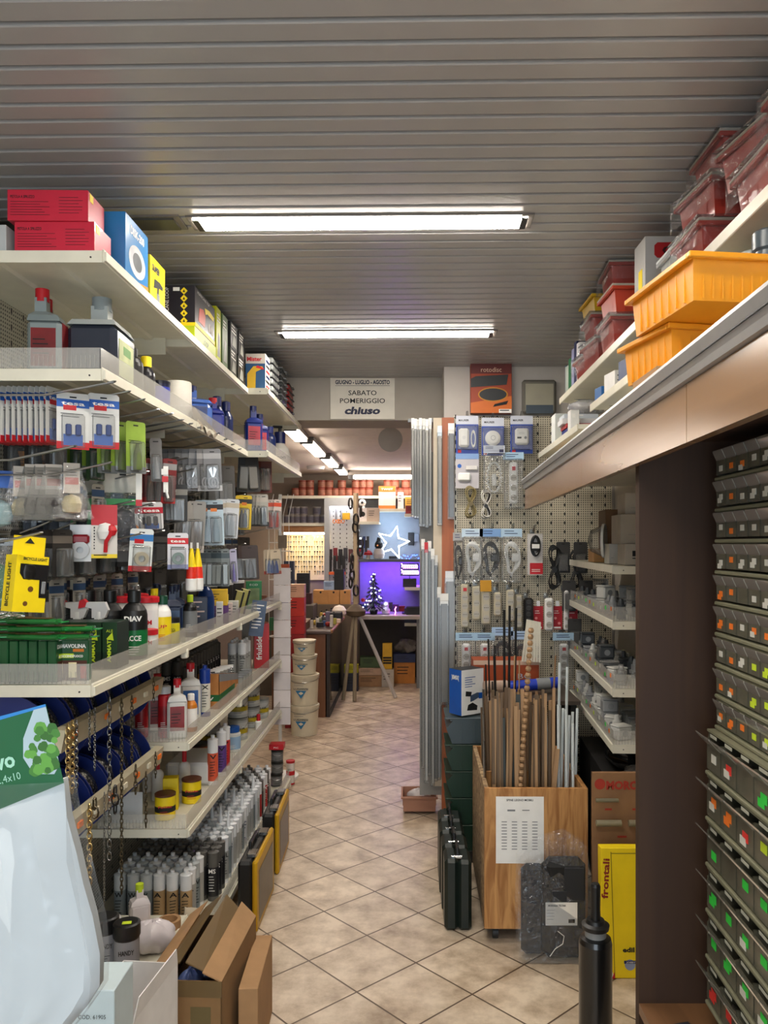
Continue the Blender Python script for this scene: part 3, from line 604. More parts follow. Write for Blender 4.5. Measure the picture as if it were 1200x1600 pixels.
place('s2nbj', None, (-.8, 4.25, Z2), .4, 'tall navy flat bottle, next after the one at far shelf start', 'navy flat bottles', (1, 1, .95))
place('s2nb1', None, (-.77, 4.38, Z2), .4, 'navy round bottle between flat bottle and pump dispenser', 'navy bottles', (1, 1, .8))
def pumpb():
    b = MB().lathe([(0, 0), (.06, 0), (.066, .01), (.066, .08), (.055, .12), (.03, .15), (.03, .16)], mat('#d8d4cc', .3, name='milk_plastic'), n=24)
    l = MB().text('ron', (0, -.0675, .055), .03, NAVY, w=.05, bold=.03).lines((-.02, -.0675, .04), .04, 2, .012, NAVY, th=.004)
    return item('pump_dispenser', 'dispenser', [('bottle', b), ('collar', MB().cyl((0, 0, .155), (0, 0, .225), .034, NAVY, n=20)), ('pump', MB().cyl((0, 0, .225), (0, 0, .25), .01, BLACK, n=12).box(-.045, .015, -.01, .01, .25, .265, BLACK, .003)), ('label', l)])
place('pump', pumpb, (-.775, 4.95, Z2), .3, 'white round dispenser with navy collar and black pump at shelf end')
def cloth():
    m = MB(); n = 10; pts = []
    for i in range(n+1):
        for j in range(7):
            u = i/n; v = j/6; pts.append((-.09+.2*v+.0*u, -.12+.26*u, (.055+.014*math.sin(u*9+v*3))*(1 if v < .7 else 1-(v-.7)*5.2)+.012*math.sin(u*14)))
    f = [(i*7+j, i*7+j+1, (i+1)*7+j+1, (i+1)*7+j) for i in range(n) for j in range(6)]
    m.add(pts, f, mat('#8f8474', .9, var=.15, name='grey_cloth')); m.add([(x, y, z-.006) for x, y, z in pts], [q[::-1] for q in f], mat('#8f8474', .9, var=.15)); return item('folded_cloth', 'cloth', [('cloth', m)])
place('cloth', cloth, (-.915, 3.2, Z2+.008), 0, 'crumpled grey-brown cloth draped over second shelf edge')

o = _P['canister']; build('label', MB().box(.0726, .0736, -.07, .07, .03, .14, mat('#a8b07c', .5, var=.3, name='leaf_label')).box(.0736, .0742, -.03, .04, .1, .125, mat('#4a8030', .5)), o)
# ================================================================ LEFT: hooks and hanging goods
XH = -.86
HG = 'wire peg hooks on left pegboard'
def hook_at(px, py, X=XH, lab=None, L=None):
    x, y, z = at(px, py, yof(px, X)); L = L or X-XB-.004
    place('hook%.2f' % L, wire_hook(L), (XB+.003, y, z-.028), 0, lab or 'bent wire peg hook on left pegboard between packs', HG); return y, z-.028
for px, py in ((179, 597), (202, 612), (225, 624), (247, 640), (269, 646), (286, 655), (300, 661), (313, 667)): hook_at(px, py+4, -.8, 'wire peg hook just below second shelf lip')
for px, py in ((341, 680), (354, 689), (365, 697), (376, 704)): hook_at(px, py, -.8, 'wire peg hook just below second shelf lip')
TIPS = ((117, 702), (173, 727), (231, 741), (273, 771), (279, 718), (292, 719), (302, 736), (341, 765), (302, 796), (287, 817), (305, 824), (325, 840), (342, 845), (383, 852),
        (394, 775), (382, 775), (425, 784), (418, 828), (208, 787), (278, 874), (64, 838), (360, 780), (255, 833), (405, 779), (368, 860), (350, 855), (240, 790), (220, 838))
for px, py in TIPS: hook_at(px, py)
def row(key, fn, px, py, Xf, n, dx, rot, labels, group=None, jit=.04, drop=0):
    """n packs on one hook; the first hangs at X=Xf with its hole at pixel (px,py); labels: list for the first ones, last repeated"""
    x, y, z = at(px, py, yof(px, Xf))
    for i in range(n):
        lb = labels[min(i, len(labels)-1)]
        if '%s' in lb: lb = lb % ORD[i]
        o = place(key, fn, (Xf-dx*i, y, z-.002+.0*i), (0, R(-.02, .02), math.radians(rot)+R(-jit, jit)), lb, group if n > 1 else None)
OR90 = 80
tesa = blister('adhesive_pack', 'pack', .085, .155, mat('#d8d8d4', .5, name='pack_white'), 'hooks', mat('#3a4a78', .4, name='steel_blue'), BLUE, RED, 'tesa', logo=RED, tcol=PAPER, bub=.008)
row('tesa', tesa, 86, 612, -.985, 11, .0155, OR90, ['white hook pack with red foot, %s from the front in edge-on row'], 'edge-on white hook packs', .03)
place('tesa', tesa, (-.93, 2.2, 2.055), math.radians(35), 'white and red hook pack hanging second nearest the aisle', 'facing hook packs')
place('tesa', tesa, (-.865, 2.25, 2.062), math.radians(32), 'frontmost white and red hook pack showing blue picture', 'facing hook packs')
def glovep(c, h=.16): return hangbag('glove_pack', 'pack', .09, h, mat(c, .5, name='head_'+c[1:]), mat('#4d6b28', .6, var=.2, name='glove_green'), .04, .03, 'glove')
row('gg', blister('glove_pack', 'pack', .075, .16, mat('#8aa83c', .6, var=.25, name='leafy_card'), 'tube', mat('#5a6a34', .6, name='glove_olive'), foot=GREY, bub=.014), 212, 664, -.85, 7, .045, 60, ['lime green glove pack nearest the aisle', 'dark green glove pack, %s on its hook'], 'green glove packs')
row('gg2', blister('glove_pack', 'pack', .07, .15, mat('#2c4a2c', .5, var=.3, name='forest_card'), 'tube', mat('#24402a', .5, name='glove_forest'), bub=.014), 150, 680, -.97, 5, .05, 60, ['forest green pack, %s on the row under hook packs'], 'forest green packs')
# light-string bags (clear gussets)
def stringbag(dark):
    def f():
        hd = MB().box(-.022, .022, -.001, .001, -.075, .012, mat('#c9bfb2', .6, name='beige_header')); hd.box(-.018, .018, -.0018, -.001, -.05, -.03, mat('#c08078', .6, name='pink_print')); hd.lines((-.016, -.0015, -.008), .03, 3, .008, INK)
        q = MB().lathe([(0, -.135), (.024, -.13), (.028, -.105), (.02, -.085), (0, -.078)], mat('#2b2422', .6, name='brown_string') if dark else mat('#b8ac86', .5, var=.3, name='beige_string'), n=14)
        b = MB(); t = [(-.024, 0, .008), (.024, 0, .008)]; u = [(-.055, -.035, -.15), (.055, -.035, -.15), (.055, .035, -.15), (-.055, .035, -.15)]
        b.add(t+u, [(0, 1, 3, 2), (1, 0, 5, 4), (0, 2, 5), (1, 4, 3)], SMOKE if dark else BAG)
        fl = MB().add([(-.05, -.034, -.148), (.05, -.034, -.149), (.02, .03, -.147), (-.03, .03, -.147)], [(0, 1, 2, 3)], mat('#d69a84', .6, name='salmon_card') if not dark else BLACK)
        return item('string_bag', 'pack', [('header', hd), ('contents', q), ('bag', b), ('base_card', fl)])
    return f
place('sbl', stringbag(0), at(112, 730, 2.3), .5, 'clear gusset bag with beige strings, nearer the aisle')
place('sbl', stringbag(0), at(34, 735, 2.3), .5, 'clear gusset bag with beige strings, deeper on the hook')
for i, px in enumerate((52, 68, 84)): place('sbd', stringbag(1), at(px, 732, 2.3), .5, 'dark gusset bag hanging %s between the two beige string bags' % ORD[i], 'dark gusset bags')
place('ocard', blister('hang_card', 'card', .1, .055, mat('#8a5a24', .7, name='ochre_card')), at(54, 712, 2.35), .4, 'small ochre card hanging above dark gusset bags')
place('bwp', hangbag('blue_pack', 'pack', .09, .16, BLUE, mat('#9ab8b8', .5, name='pale_teal'), .05, .03), at(2, 742, 2.3), .5, 'blue header pack with pale sheet at edge of picture')
def greenbag(): return hangbag('glove_bag', 'bag', .12, .25, mat('#c8c4ba', .6, var=.3, name='leaf_print_header'), mat('#1c2230', .5, var=.3, name='ink_glove'), .07, .05)()
def glove2():
    o = greenbag(); m = MB().box(-.056, -.042, -.03, .02, -.23, -.08, mat('#1f8a3c', .4, name='vivid_green')).box(-.056, .05, -.028, .02, -.1, -.08, mat('#1f8a3c', .4)); q = build('green_insert', m, o); return o
for i, px in enumerate((192, 165, 140)): place('gbag', glove2, at(px, 742, 2.62), .35, ['clear bag with leafy header and green insert, nearest aisle', 'clear green-edged bag, second on the same hook', 'clear green-edged bag, deepest on the same hook'][i], 'green-edged bags')
def peeler():
    c = MB().box(-.037, .037, -.0005, .0005, -.15, .012, mat('#d8d4cc', .5, name='ivory_card')).box(-.037, .037, -.001, -.0005, -.05, .012, RED).box(-.037, .037, -.001, -.0005, -.15, -.138, YELLOW)
    c.lines((-.03, -.0012, -.142), .05, 1, .01, INK, th=.003).lines((-.03, -.001, -.06), .004, 8, .009, INK, th=.005)
    p = MB().lathe([(0, -.028), (.018, -.022), (.026, 0), (.018, .022), (0, .028)], WHITE, c=(.004, -.012, -.07), n=16, sy=.5)
    q = MB().tube([(.02, -.018, -.062), (.018, -.022, -.08), (.006, -.02, -.1), (.004, -.015, -.132)], .006, RED, n=8).lathe([(0, -.02), (.012, -.014), (.018, 0), (.012, .014), (0, .02)], RED, c=(.02, -.014, -.066), n=14, sy=.6)
    return item('dispenser_pack', 'pack', [('card', c), ('dispenser', p), ('handle', q)])
place('peel', peeler, at(163, 795, 2.42), .3, 'red and white roller tool on upright red-topped card')
def roller2():
    c = MB().box(-.03, .03, -.0006, .0, -.1, .012, CLEARW); q = MB().lathe([(.01, -.009), (.026, -.009), (.026, .009), (.01, .009), (.01, -.009)], mat('#c8ccd0', .4, name='tape_shell'), n=22)
    q.v = [(x, -.012+z, -.065+y) for x, y, z in q.v]; q.box(-.024, .026, -.022, -.002, -.046, -.018, mat('#8a1020', .35, name='dark_red'), .006)
    return item('tape_dispenser', 'dispenser', [('card', c), ('tape', q)])
place('rol2', roller2, at(126, 826, 2.42), .3, 'small white and dark red tape dispenser pack left of roller tool')
navyp = blister('black_card_pack', 'pack', .1, .125, mat('#4a4a4c', .5, name='grey_text_card'), None, None, mat('#0e1a38', .5, name='deep_navy'), BLACK)
row('bcp', navyp, 206, 832, -.94, 8, .032, 40, ['grey card pack, %s from the aisle in long row'], 'long row of grey card packs', .02)
def bike():
    m = MB().box(-.04, .04, -.025, .025, -.17, -.035, YELLOW); m.quad([(-.04, -.002, -.035), (.04, -.002, -.035), (.04, -.002, .012), (-.04, -.002, .012)], YELLOW).quad([(-.04, -.0015, .012), (.04, -.0015, .012), (.04, -.0015, -.035), (-.04, -.0015, -.035)], YELLOW)
    m.prism([(-.012, -.005), (.012, -.005), (0, .008)], -.0035, -.0025, INK)
    g = MB().text('BICYCLE LIGHT', (.006, -.0252, -.046), .0095, INK, w=.06, bold=.03)
    g.text('BICYCLE LIGHT', (-.0402, .012, -.105), .019, INK, ux=(0, 0, 1), uy=(0, 1, 0), w=.105, bold=.03) if 0 else g.text('BICYCLE LIGHT', (-.0402, -.004, -.105), .02, INK, ux=(0, 0, 1), uy=(0, 1, 0), w=.105, bold=.03)
    for z in (-.12, -.14): g.lathe([(0, 0), (.006, 0)], INK, n=10) if 0 else None
    for x, z, r in ((.0, -.115, .007), (-.01, -.15, .006)): g.add([(x+r*math.cos(t), -.0254, z+r*math.sin(t)) for t in [k*math.pi/6 for k in range(12)]], [tuple(range(12))], mat('#6a4418', .5, name='brown_print'))
    w = MB().prism([(-.03, -.055), (.04, -.055), (.04, -.135), (.022, -.135), (.02, -.092), (-.02, -.092), (-.03, -.078)], -.0258, -.0252, mat('#1c1c1e', .15, name='dark_window')).box(.0402, .0408, -.025, .02, -.135, -.055, mat('#1c1c1e', .15))
    l = MB().lathe([(0, -.02), (.014, -.016), (.017, 0), (.014, .016), (0, .02)], BLACK, c=(-.006, -.024, -.074), n=14, sy=.3).box(.026, .036, -.028, -.0255, -.125, -.095, GREY, .002)
    return item('bicycle_light_box', 'box', [('carton', m), ('lettering', g), ('window', w), ('lamp', l)])
place('bike', bike, at(46, 846, 1.93), (0, .1, .95), 'yellow hanging carton of a bicycle light with cut-out window')
place('grb', hangbag('green_bag', 'bag', .12, .2, SMOKE, mat('#1d5a34', .5, var=.2, name='bottle_green'), .02, .06), at(0, 848, 2.1), .4, 'clear bag of green goods behind bicycle light carton')
def smallpack(key, px, py, Y, lb, w=.07, h=.12, card='#d0d0cc', shape='tube', prod='#888888', top=None, foot=None, rot=.45, txt=None, n=1, dp=9, group=None, cat_name='blister_pack', logo=None):
    fn = blister(cat_name, 'pack', w, h, mat(card, .5, var=.1), shape, mat(prod, .4) if prod else None, mat(top, .45) if top else None, mat(foot, .5) if foot else None, txt, logo=logo)
    for i in range(n):
        l = lb if i == 0 else (lb+', %s on its hook' % ORD[i])
        place(key, fn, at(px-dp*i, py, Y+.0*i), (R(-.05, .05), R(-.07, .07), rot+R(-.22, .22)), l, group if n > 1 else None)
smallpack('sp1', 236, 790, 2.8, 'red-headed pack with white and black picture', .08, .095, '#c8c8c8', 'hooks', '#303038', '#b01028', None, txt='tesa', n=2, dp=8, group='red-headed packs')
smallpack('sp2', 222, 832, 2.6, 'white pack with tape roll and red foot above tub row', .075, .14, '#dfe4e2', 'disc', '#c8bca0', '#3a7ab8', '#c8202a', logo=RED)
smallpack('sp3', 278, 838, 2.85, 'white pack with red head and grey oval beside metal strip packs', .072, .13, '#d4d4da', 'disc', '#6e8880', '#c81c28', '#8a90b8', txt='tesa')
smallpack('sp4', 205, 826, 2.75, 'small orange glove pack between grey cards and tape pack', .05, .07, '#c87818', None, None, n=2, dp=6, group='orange packs')
smallpack('sp5', 243, 690, 2.75, 'tall grey strip pack behind green glove packs', .04, .15, '#6c6a68', 'tube', '#909090')
smallpack('sp6', 266, 722, 2.85, 'narrow dark red pack', .05, .16, '#6e1a1c', 'tube', '#3a2020', '#888888', '#a81c1c', n=6, dp=7, group='narrow dark red packs', cat_name='pliers_pack')
smallpack('sp7', 331, 706, 3.22, 'silver scissors blister pack', .07, .17, '#6e6e70', 'scissors', '#a8a8ac', '#9a9a9a', '#bfbfc0', n=7, dp=11, group='silver scissors packs', cat_name='scissors_pack')
smallpack('sp8', 336, 786, 3.35, 'pale blue glue pack with black top and orange badge', .065, .19, '#b8ccd8', 'tube', '#9ab4c4', '#1a1a20', None, n=3, dp=10, group='pale blue glue packs', cat_name='glue_pack', logo=mat('#e8843a', .5, name='peach_badge'), rot=.3)
smallpack('sp9', 364, 784, 3.65, 'white glue syringe pack with pale header', .06, .18, '#e0e4e8', 'tube', '#c4d0da', '#c8bca8', None, n=3, dp=8, group='white glue syringe packs', cat_name='glue_pack', rot=.3)
smallpack('spa', 378, 778, 3.85, 'yellow and black glue pack with orange badge', .06, .165, '#e8c414', 'tube', '#181818', '#181818', '#e8c414', n=2, dp=-6, group='yellow glue packs', cat_name='glue_pack', rot=.3, logo=ORANGE)
smallpack('spb', 412, 776, 4.25, 'black and grey marker pack', .045, .17, '#aaa69c', 'tube', '#101214', '#b8b0a4', '#101214', n=5, dp=5, group='black marker packs', cat_name='marker_pack', rot=.3)
smallpack('spc', 434, 784, 4.55, 'red and white glue tube pack at end of hooks', .045, .17, '#c8b8b0', 'tube', '#b02c20', '#c84a30', None, n=4, dp=5, group='red glue packs', cat_name='glue_pack', rot=.3)
smallpack('spd', 312, 788, 3.1, 'beige and red slanted pack', .05, .2, '#8a8680', 'tube', '#7c7470', None, '#b8b0a8', n=4, dp=9, group='beige slanted packs', rot=.3)
smallpack('spe', 352, 862, 3.4, 'grey metal strip pack over purple carton', .035, .16, '#6e7676', 'box', '#8a9492', '#3c4a50', None, n=5, dp=8, group='grey metal strip packs', cat_name='hinge_pack', rot=.2)
smallpack('spf', 364, 862, 3.5, 'violet-edged pack hanging above yellow cartons', .03, .15, '#b4b0c8', 'tube', '#6a50b0', None, None, rot=.2)
smallpack('spg', 390, 856, 3.95, 'dark brown glove pack above white tubs', .08, .17, '#3a2a26', 'tube', '#2a1c1a', None, None, n=5, dp=6, group='dark brown packs', cat_name='glove_pack', rot=.3)
smallpack('sph', 430, 862, 4.5, 'blue and red bottle pack near wire rack', .06, .14, '#b8a890', 'tube', '#20408a', None, '#a83020', n=3, dp=5, group='blue and red packs', rot=.3)
smallpack('spi', 356, 732, 3.7, 'dull grey tool pack below second shelf', .06, .2, '#54504c', 'box', '#787470', None, '#8a7c60', n=4, dp=8, group='dull grey tool packs', rot=.3)
smallpack('spj', 392, 706, 4.1, 'tall black and grey pack near top of hooks', .07, .22, '#2c2a28', 'box', '#8c8880', None, None, n=2, dp=8, group='tall black packs', rot=.3)
smallpack('spk', 416, 712, 4.45, 'rust red long pack at end of top hooks', .06, .22, '#6e3020', 'tube', '#8a7868', '#3a3a3a', None, n=3, dp=5, group='rust red packs', rot=.3)
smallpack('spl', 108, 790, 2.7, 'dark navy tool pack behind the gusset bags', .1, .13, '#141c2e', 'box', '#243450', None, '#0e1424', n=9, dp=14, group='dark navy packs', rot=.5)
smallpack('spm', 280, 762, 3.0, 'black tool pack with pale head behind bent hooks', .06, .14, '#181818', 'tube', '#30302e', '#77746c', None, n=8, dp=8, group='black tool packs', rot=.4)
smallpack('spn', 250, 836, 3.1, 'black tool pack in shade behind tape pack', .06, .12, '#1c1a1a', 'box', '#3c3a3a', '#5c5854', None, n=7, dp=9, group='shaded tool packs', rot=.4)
def cone():
    a = MB().lathe([(.011, -.13), (.021, -.125), (.021, -.09), (.02, -.088)], WHITE, n=18).lathe([(0, -.13), (.021, -.13)], WHITE, n=18)
    c = MB().lathe([(.02, -.088), (.017, -.05)], mat('#e03424', .4, name='cone_red'), n=18).lathe([(.017, -.05), (.006, .01), (0, .012)], YELLOW, n=18)
    return item('cone_nozzle_bottle', 'bottle', [('base', a), ('cone', c), ('hanger', MB().box(-.004, .004, -.0005, .0005, .01, .03, CLEARW))])
place('cone', cone, at(299, 862, 3.0), 0, 'yellow and red cone, nearer of a pair above tub row', 'yellow and red cones', (1, 1, 1.15))
place('cone', cone, at(309, 862, 3.05), 0, 'yellow and red cone, farther of a pair above tub row', 'yellow and red cones', (1, 1, 1.15))
place('cone2', lambda: item('thin_pack', 'pack', [('card', MB().box(-.009, .009, -.002, .002, -.11, .01, PAPER)), ('foot', MB().box(-.0095, .0095, -.003, .003, -.11, -.09, RED))]), at(217, 737, 2.55), .3, 'narrow white strip with red foot hanging by green glove pack')
place('cone3', lambda: item('thin_pack', 'pack', [('card', MB().box(-.008, .008, -.002, .002, -.08, .01, PAPER)), ('clip', MB().box(-.015, .008, -.006, .004, -.02, .0, WHITE)), ('foot', MB().box(-.012, .008, -.005, .003, -.045, -.025, RED)), ('tail', MB().tube([(0, 0, -.07), (.008, 0, -.1)], .004, WHITE))]), at(259, 733, 2.75), .3, 'white clip with red band hanging between hooks')

# ================================================================ third shelf
def fire():
    m = MB().box(-.043, .043, -.012, .012, 0, .112, mat('#14502a', .35, clear=.3, name='pack_green'), .002)
    g = MB().text('DIAVOLINA', (0, -.0122, .09), .014, PAPER, w=.072, bold=.05).box(-.0, .03, -.0128, -.0122, .079, .087, ORANGE).box(-.028, .002, -.0128, -.0122, .062, .074, FL_YEL)
    g.text('ACCENDIFUOCO', (-.002, -.013, .064), .009, PAPER, w=.06, bold=.03).box(-.034, .038, -.0126, -.0122, .0, .055, mat('#4a2418', .5, name='hearth_print')).box(-.012, .01, -.013, -.0126, .008, .05, mat('#e8dcb0', .5, name='flame_print')).box(.02, .036, -.013, -.0126, .006, .04, mat('#a02424', .5, name='brick_print'))
    return item('firelighter_pack', 'pack', [('carton', m), ('print', g)])
for i in range(8):
    o = place('fire', fire, (-.925-.027*i, 2.2, Z3), (0, 0, 0 if i == 0 else 1.45), ['green firelighter pack facing the viewer at shelf corner'][0] if i == 0 else 'green firelighter pack turned edge-on, %s from the facing one' % ORD[i-1], 'green firelighter packs')
    if i: o.location.x = -.965-.026*(i-1); o.location.y = 2.2
def flow():
    m = MB().lathe([(0, -.075), (.018, -.072), (.02, 0), (.018, .072), (0, .075)], mat('#1f6a30', .25, var=.3, clear=.6, name='foil_green'), n=12, sy=.45); m.v = [(z, x, y+.01) for x, y, z in m.v]
    e, e2 = [MB().prism([(k*.09, -.018), (k*.072, -.006), (k*.072, .006), (k*.09, .018)], .008, .011, mat('#2e9a50', .2, name='foil_end'), ax='z') for k in (-1, 1)]
    b = MB().box(-.05, .05, -.012, .012, .0185, .0195, mat('#6a4a20', .4, var=.3, name='brown_band'))
    return item('wrapped_firelighter', 'pack', [('wrap', m), ('crimped_end', e), ('crimped_end', e2), ('band', b)])
nm = 0
for k, (x, y) in enumerate(((-1.02, 2.16), (-1.1, 2.19), (-.94, 2.17))):
    for j in range(3 if k < 2 else 2):
        place('flow', flow, (x+R(-.01, .01), y+R(-.01, .01), Z3+.113+.021*j), R(-.15, .15), 'green foil-wrapped firelighter, %s layer of %s heap' % (ORD[j], ['middle', 'deepest', 'nearest corner'][k]), 'foil-wrapped firelighters'); nm += 1
def dgbox():
    m = MB().box(-.022, .022, -.05, .05, 0, .14, mat('#10281c', .4, name='dark_pine'), .001); g = MB().box(-.022, .022, -.0508, -.05, .05, .14, mat('#1c3a22', .4, name='pine')).text('ALE', (0, -.0512, .11), .012, FL_YEL, w=.02)
    g.text('AMMATI', (.004, -.0512, .055), .016, FL_YEL, ux=(0, 0, 1), uy=(-1, 0, 0), w=.07, bold=.03).prism([(-.01, .09), (.012, .085), (.008, .11)], -.0515, -.051, FL_YEL)
    return item('green_carton', 'box', [('carton', m), ('print', g)])
for i in range(4): place('dgb', dgbox, (-.9-.048*i, 2.44, Z3), 0, 'dark pine green carton, %s from the aisle, behind firelighters' % ORD[i], 'dark pine green cartons')
gelb = bottle('gel_bottle', 'bottle', .042, .225, BLACK, BLACK, mat('#0e6a34', .35, name='gel_green'), cr=.45, ch=.17, sh=.2, lz=(.05, .42), txt='ACCE', tcol=PAPER)
for i, (px, Y) in enumerate(((210, 2.62), (172, 2.62), (139, 2.62), (104, 2.62))): place('gel', gelb, ((px-640)/F*Y, Y, Z3), .25, ['black gel bottle with green label, nearest the aisle', 'black gel bottle behind spray triggers, second from aisle', 'black gel bottle behind spray triggers, third from aisle', 'black gel bottle behind spray triggers, deepest'][i], 'black gel bottles')
o = _P['gel']; g = MB().text('DIAV', (0, -.0424, .125), .022, PAPER, w=.055, bold=.05); build('brand_lettering', g, o)
def spray():
    b = jug('spray_bottle', 'bottle', .07, .05, .15, WHITE, WHITE)()
    h = MB().prism([(-.02, .13), (.02, .13), (.03, .155), (.02, .18), (-.035, .18), (-.04, .165), (-.02, .16)], -.012, .012, mat('#d0d0d0', .3, name='trigger_white')).prism([(-.035, .18), (-.04, .165), (-.062, .16), (-.058, .185), (-.045, .19)], -.011, .011, RED)
    build('trigger', h, b); return b
for i, (px, Y) in enumerate(((155, 2.54), (122, 2.54), (80, 2.54))): place('spray', spray, ((px-640)/F*Y, Y, Z3+.01), .1, 'white spray bottle with red trigger nose, %s from aisle' % ORD[i], 'red-nosed spray bottles')
tub = bottle('descaler_tub', 'tub', .042, .19, PAPER, RED, mat('#e8e8e8', .4, name='tub_label'), cr=1.0, ch=.1, sh=.02, txt='DUM', tcol=RED, lz=(.1, .75))
for i, (px, Y) in enumerate(((228, 2.82), (190, 2.82), (156, 2.82), (118, 2.82), (212, 2.98), (178, 2.98))): place('tub', tub, ((px-640)/F*Y, Y, Z3), .2, 'white tub with red lid, %s from aisle %s' % (ORD[i % 4], 'in front row' if i < 4 else 'in rear row'), 'red-lidded tubs')
place('sht', bottle('small_tub', 'tub', .033, .085, PAPER, RED, PAPER, cr=1, ch=.2, sh=.02, txt='DUM', tcol=RED), (-.872, 2.72, Z3), .2, 'short white tub with red lid beside gel bottle')
place('wyb', bottle('detergent_bottle', 'bottle', .03, .19, PAPER, mat('#124a34', .4, name='pine_cap'), YELLOW, cr=.55, ch=.16, txt='UP', tcol=RED, lz=(.08, .6)), (-.878, 2.87, Z3), .2, 'white bottle with yellow label beyond red-lidded tubs')
yj = bottle('paint_jar', 'jar', .032, .1, PAPER, BLACK, mat('#d8cc20', .4, name='jar_yellow'), cr=.95, ch=.16, sh=.04, txt='SARATOGA', tcol=INK, lz=(.05, .8))
place('yj', yj, (-.882, 2.98, Z3), .2, 'yellow labelled jar with black lid, nearer one', 'yellow jars'); place('yj', yj, (-.93, 2.99, Z3), .2, 'yellow labelled jar with black lid, deeper one', 'yellow jars')
place('yel2', jug('lubricant_can', 'can', .07, .04, .2, YELLOW, YELLOW, RED), (-1.0, 3.12, Z3), .2, 'yellow can behind yellow jars')
nvb = jug('car_care_bottle', 'bottle', .075, .05, .21, mat('#122448', .35, name='car_navy'), mat('#0c1a34', .4, name='car_navy_cap'), mat('#44608c', .4, var=.3, name='car_label'))
for i, (x, y) in enumerate(((-.93, 3.12), (-1.02, 3.22), (-.95, 3.24), (-1.1, 3.14), (-1.06, 3.32))): place('nvb', nvb, (x, y, Z3), .3, 'navy car care bottle, %s of cluster behind yellow jars' % ORD[i], 'navy car care bottles')
place('bkb', bottle('oil_bottle', 'bottle', .028, .17, BLACK, FL_YEL, GREY, cr=.4), (-.88, 3.22, Z3), .2, 'slim black bottle with lime cap before navy carton')
place('nvc', carton('product_box', 'box', .085, .06, .15, mat('#1a2036', .4, var=.3, name='navy_print'), lambda g, w, d, h: g.lines((-w*.4, -d/2, h*.85), w*.8, 4, .02, mat('#c0a8a0', .5, name='dusty'), th=.006)), (-.885, 3.38, Z3), .3, 'navy printed carton before tall blue bottle')
place('blb', bottle('tall_blue_bottle', 'bottle', .038, .24, mat('#12346e', .3, name='tall_blue'), mat('#12346e', .3), None, cr=.35, ch=.2, sh=.3), (-.88, 3.52, Z3), .3, 'tall blue bottle with sloping neck on third shelf')
for i, (k, x, y, w, d, h, c, lb, z) in enumerate((('a', -.93, 3.78, .13, .08, .075, '#e0b418', 'large yellow carton lying on purple one', .085), ('b', -.92, 3.78, .13, .09, .084, '#5a2a70', 'purple carton beneath yellow carton', 0), ('c', -.87, 3.66, .03, .05, .11, '#e6e2dc', 'slim white carton before purple one', 0), ('d', -.868, 3.86, .03, .05, .09, '#d8c8c0', 'small white and red carton beside purple one', 0), ('e', -.875, 4.0, .05, .06, .09, '#c8c4bc', 'pale grey carton next to striped ones', 0), ('f', -.95, 4.02, .07, .06, .12, '#d8c420', 'yellow carton behind striped ones', 0))):
    place('c3'+k, carton('product_box', 'box', w, d, h, mat(c, .5, var=.12), lambda g, w, d, h: g.lines((-w*.35, -d/2, h*.7), w*.7, 3, h*.16, INK, th=h*.04)), (x, y, Z3+z), .2, lb)
def stripe():
    m = MB().box(-.025, .025, -.03, .03, 0, .13, mat('#b8b060', .5, name='khaki_yellow'), .002); g = MB()
    for k in range(2): g.box(-.025+k*.04, -.015+k*.04, -.0306, -.03, 0, .13, INK)
    return item('striped_carton', 'box', [('carton', m), ('stripes', g)])
for i, y in enumerate((4.15, 4.3)): place('stripe', stripe, (-.885, y, Z3+.004), (0, .25, .2), 'leaning khaki and black striped carton, %s of two' % ('nearer', 'farther')[i], 'striped cartons')
for i, (x, y) in enumerate(((-1.06, 3.8), (-1.04, 4.08), (-1.0, 4.26), (-.98, 4.45))): place('wtub', tin('white_tub', 'tub', .055, .175, mat('#2a2826', .5, name='tub_dark'), mat('#d4d4d0', .4, name='tub_lid'), None), (x, y, Z3), 0, 'dark tub with broad white lid, %s along back of third shelf' % ORD[i], 'white-lidded tubs')
place('gbx', carton('product_box', 'box', .09, .06, .16, mat('#1a7a40', .45, name='emerald_print'), lambda g, w, d, h: (g.box(-w*.35, w*.35, -d/2-.001, -d/2, h*.1, h*.75, mat('#8aa06a', .5, var=.4, name='garden_print')), g.text('ECO', (0, -d/2-.001, h*.84), .016, PAPER, w=w*.5))), (-.9, 4.62, Z3), .2, 'green carton standing near end of third shelf')
place('ybx', carton('product_box', 'box', .1, .06, .06, mat('#6a3a20', .5, var=.3, name='brown_print')), (-.93, 4.9, Z3), .2, 'small brown carton at end of third shelf')
place('adc', lambda: item('hanging_card', 'card', [('card', MB().box(-.04, .04, -.001, .001, -.2, 0, mat('#4a5a74', .4, var=.3, name='steel_card'))), ('print', MB().lines((-.03, -.0012, -.03), .06, 8, .018, PAPER, th=.006))]), (-.835, 4.44, Z3+.06), (0, .12, .3), 'slate blue info card hanging from third shelf edge')

